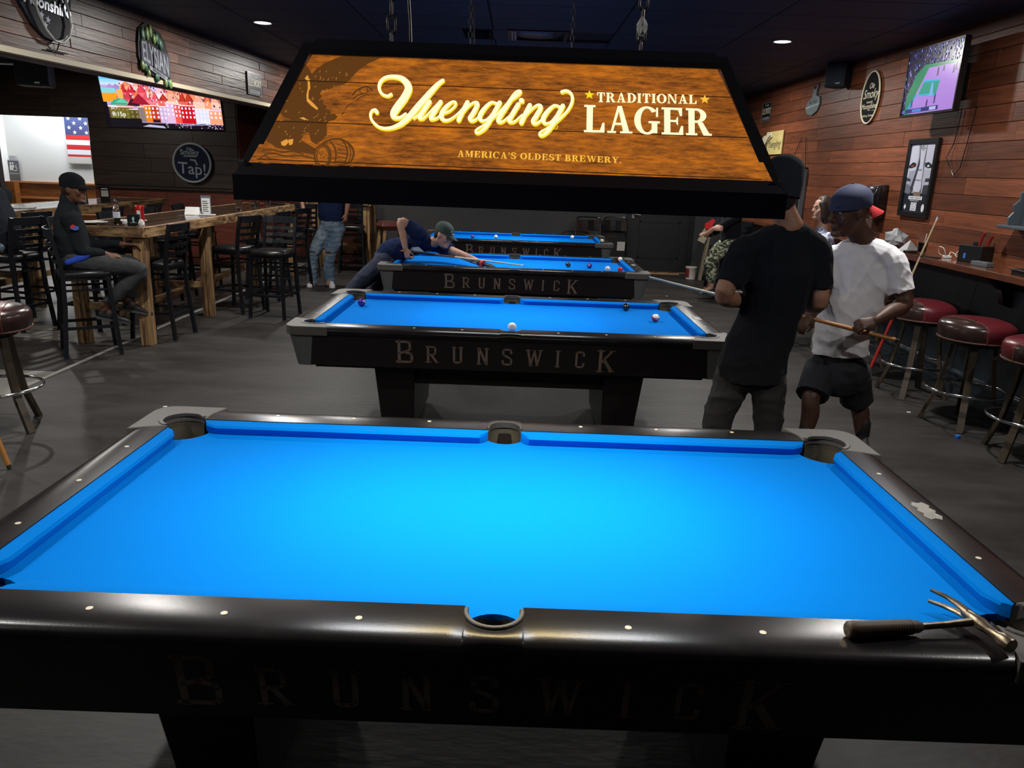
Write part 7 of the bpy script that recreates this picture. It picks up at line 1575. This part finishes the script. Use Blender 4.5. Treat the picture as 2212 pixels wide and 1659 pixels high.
# 6 --- person cut off by the left edge
def edge_person():
    base = (-5.12, 5.58, 0); p = person('person in a dark top and pale jeans at the left edge, seated facing away', base)
    D = unit((-1, .10, 0)); Sx = unit((.10, 1, 0))
    H = V((-5.10, 5.56, .865)); CH = V((-5.16, 5.54, 1.24)); nk = V((-5.24, 5.54, 1.42)); Hc = V((-5.30, 5.54, 1.58))
    B = MB(); q, Sd = head(B, Hc, D, (0, 0, 1), nk)
    limb(B, [(*nk, .075, .06), (*CH, .13, .09), (*(H+V((0, 0, .15))), .12, .09), (*H, .12, .09)], Sx, 18)
    for s in (1, -1):
        S_ = CH+Sx*.20*s+V((0, 0, .09)); E = S_+D*.14+V((0, 0, -.27)); W_ = E+D*.24+V((0, 0, .05)); limb(B, [(*S_, .06), (*E, .045), (*W_, .028)]); hand(B, W_, D, (0, 0, 1), s, .5)
        h = H+Sx*.09*s+V((0, 0, -.02)); K = h+D*.40+V((0, -.10 if s < 0 else .05, .0)); N = K+V((.05, 0, -.43)); limb(B, [(*h, .095), (*K, .06), (*N, .038)]); limb(B, [(*N, .036), (*(N+D*.12+V((0, 0, -.04))), .03)])
    fuse('body', B, .010, skin_mid, p, base, 2)
    T = MB(); limb(T, [(*(nk+V((0, 0, -.02))), .08, .07), (*(CH+V((0, 0, .09))), .19, .12), (*CH, .20, .155), (*(H+V((0, 0, .15))), .195, .165), (*(H+V((0, 0, .0))), .185, .155)], Sx, 20)
    for s in (1, -1):
        S_ = CH+Sx*.20*s+V((0, 0, .09)); E = S_+D*.14+V((0, 0, -.27)); limb(T, [(*S_, .082), (*E, .066), (*(E+D*.2+V((0, 0, .04))), .05)])
    fuse('top', T, .012, mat('top_ink', (.008, .012, .022), .9), p, base, 3, .006, (6, 6, 8), 4)
    L = MB()
    for s in (1, -1):
        h = H+Sx*.09*s+V((0, 0, .0)); K = h+D*.40+V((0, -.10 if s < 0 else .05, .0)); N = K+V((.05, 0, -.43)); limb(L, [(*(h+D*.0), .112), (*K, .088), (*(N+V((0, 0, .04))), .07)])
    fuse('jeans', L, .012, denim_lt, p, base, 3, .005, (8, 8, 10), 7)
    hr = MB(); limb(hr, [(*q(0, -.02, .09), .072, .085), (*q(0, -.03, .04), .077, .085), (*q(0, -.05, -.04), .068, .05)], Sd); obj('hair', hr, MATS['hair_dark'], p, smooth=60, off=base)
    for s in (1, -1):
        h = H+Sx*.09*s+V((0, 0, -.02)); K = h+D*.40+V((0, -.10 if s < 0 else .05, .0)); N = K+V((.05, 0, -.43)); shoe(p, base, tuple(N+V((.05, 0, -.10))), tuple(D), black_shoe, grey_sole)
edge_person()

# 7 --- woman seated beyond the man in white
def woman():
    base = (3.26, 6.25, 0); p = person('woman with dark bobbed hair and a blue patterned top seated behind the man in white', base)
    D = unit((-1, .05, 0)); Sx = unit((.05, 1, 0)); Hc = V((3.249, 6.25, 1.456)); nk = Hc+V((.03, .01, -.165))
    B = MB(); q, Sd = head(B, Hc, unit((-1, -.10, .04)), (0, 0, 1), nk, .96, rn=.048)
    H = V((nk.x+.10, 6.25, .80)); CH = nk+V((.03, 0, -.21))
    limb(B, [(*nk, .062, .052), (*CH, .11, .08), (*(H+V((0, 0, .15))), .10, .08), (*H, .11, .09)], Sx, 16)
    for s in (1, -1):
        S_ = CH+Sx*.165*s+V((0, 0, .09)); E = S_+D*.08+V((0, 0, -.26)); W_ = E+D*.22+V((0, 0, .03)); limb(B, [(*S_, .05), (*E, .038), (*W_, .024)]); hand(B, W_, D, (0, 0, 1), s, .5, .9)
        h = H+Sx*.085*s; K = h+D*.40+V((0, 0, .0)); N = K+V((.06, 0, -.42)); limb(B, [(*h, .09), (*K, .056), (*N, .036)]); limb(B, [(*N, .034), (*(N+D*.12+V((0, 0, -.04))), .028)])
    fuse('body', B, .009, skin_pale, p, base, 2)
    pat = mat('top_pattern', (.10, .12, .24), .8, var=((.62, .62, .72), 26, .46, .54))
    T = MB(); limb(T, [(*(nk+V((0, 0, -.055))), .085, .07), (*(CH+V((0, 0, .06))), .165, .105), (*CH, .168, .125), (*(H+V((0, 0, .15))), .15, .13), (*(H+V((0, 0, .0))), .175, .145)], Sx, 18)
    for s in (1, -1):
        S_ = CH+Sx*.165*s+V((0, 0, .09)); E = S_+D*.08+V((0, 0, -.26)); limb(T, [(*S_, .07), (*(S_*.3+E*.7), .062)])
    fuse('blouse', T, .011, pat, p, base, 3, .005, (6, 6, 8), 4)
    L = MB()
    for s in (1, -1):
        h = H+Sx*.085*s; K = h+D*.40; N = K+V((.06, 0, -.42)); limb(L, [(*h, .105), (*K, .075), (*N, .055)])
    fuse('trousers', L, .012, pants_black, p, base, 3)
    hr = MB(); limb(hr, [(*q(0, -.015, .085), .070, .080), (*q(0, -.03, .04), .080, .085), (*q(0, -.045, -.03), .080, .062), (*q(0, -.045, -.095), .076, .052), (*q(0, -.04, -.125), .066, .046)], Sd)
    for s in (1, -1): limb(hr, [(*q(s*.055, .03, .07), .030, .045), (*q(s*.078, .01, .0), .014, .040), (*q(s*.076, -.005, -.09), .018, .036)], Sd)
    fuse('hair', hr, .009, mat('hair_brown', (.026, .017, .013), .5), p, base, 3)
    eyes(p, q, base, .96)
    for s in (1, -1):
        h = H+Sx*.085*s; N = h+D*.40+V((.06, 0, -.42)); shoe(p, base, tuple(N+V((.05, 0, -.10))), tuple(D), black_shoe, grey_sole, L=.24)
woman()
dup(s0, (3.36, 6.25, 0), .4, 'bar stool the woman with the dark bob sits on')

# 8 --- seated person with patterned trousers beyond the man in black
def camo():
    base = (3.05, 9.3, 0); p = person('seated person in a black top and leaf patterned trousers beyond the man in black', base)
    D = unit((-1, -.25, 0)); Sx = unit((-.25, 1, 0)); H = V((3.15, 9.3, .82)); CH = V((3.13, 9.3, 1.15)); nk = V((3.12, 9.3, 1.36)); Hc = V((3.08, 9.28, 1.52))
    B = MB(); q, Sd = head(B, Hc, D, (0, 0, 1), nk)
    limb(B, [(*nk, .07, .06), (*CH, .12, .08), (*(H+V((0, 0, .15))), .11, .08), (*H, .11, .09)], Sx, 16)
    R = [CH-Sx*.19+V((0, 0, .08)), V((2.747, 9.1, 0.936)), V((2.806, 9, 1.037))]
    L_ = [CH+Sx*.19+V((0, 0, .08)), CH+Sx*.2+D*.12+V((0, 0, -.2)), CH+Sx*.05+D*.32+V((0, 0, -.2))]
    limb(B, [(*R[0], .058), (*R[1], .043), (*R[2], .030)]); hand(B, R[2], (.9, -.3, .10), (-.2, -.9, .35), 1, .9, 1.1)
    limb(B, [(*L_[0], .058), (*L_[1], .043), (*L_[2], .028)]); hand(B, L_[2], D, (0, 0, 1), -1, .6)
    KN = [V((2.83, 9.05, 0.601)), V((2.891, 9.25, 0.608))]
    for s, K in ((-1, KN[0]), (1, KN[1])):
        h = H+Sx*.09*s; N = K+V((.05, 0, -.42)); limb(B, [(*h, .09), (*K, .06), (*N, .038)]); limb(B, [(*N, .036), (*(N+D*.12+V((0, 0, -.04))), .03)])
    fuse('body', B, .010, skin_pale, p, base, 2)
    T = MB(); limb(T, [(*(nk+V((0, 0, -.03))), .08, .065), (*(CH+V((0, 0, .08))), .18, .115), (*CH, .185, .14), (*(H+V((0, 0, .15))), .175, .15), (*(H+V((0, 0, .03))), .18, .15)], Sx, 18)
    for r in (R, L_): limb(T, [(*r[0], .078), (*(r[0]*.5+r[1]*.5), .070), (*(r[0]*.1+r[1]*.9), .060), (*(r[1]*.5+r[2]*.5), .050)])
    fuse('top', T, .012, tee_black, p, base, 3, .005, (6, 6, 8), 4)
    cm = mat('leaf_camo', (.035, .045, .030), .85, var=((.50, .52, .36), (22, 22, 34), .50, .57))
    L = MB()
    for s, K in ((-1, KN[0]), (1, KN[1])):
        h = H+Sx*.09*s; N = K+V((.05, 0, -.42)); limb(L, [(*h, .115), (*K, .10), (*(K*.6+N*.4), .09), (*(K*.35+N*.65), .085)])
    fuse('trousers', L, .011, cm, p, base, 3, .006, (8, 8, 10), 7)
    c = obj('cap', dome(q, (.083, .106), .01, .030, .014), cap_black, p, smooth=60, off=base); obj('bill', bill(q, False), cap_black, c, off=base)
    for s, K in ((-1, KN[0]), (1, KN[1])): N = K+V((.05, 0, -.42)); shoe(p, base, tuple(N+V((.05, 0, -.10))), tuple(D), black_shoe, grey_sole)
camo()
dup(c0, (3.13, 9.32, 0), math.radians(104), 'black bar chair under the person in leaf patterned trousers')
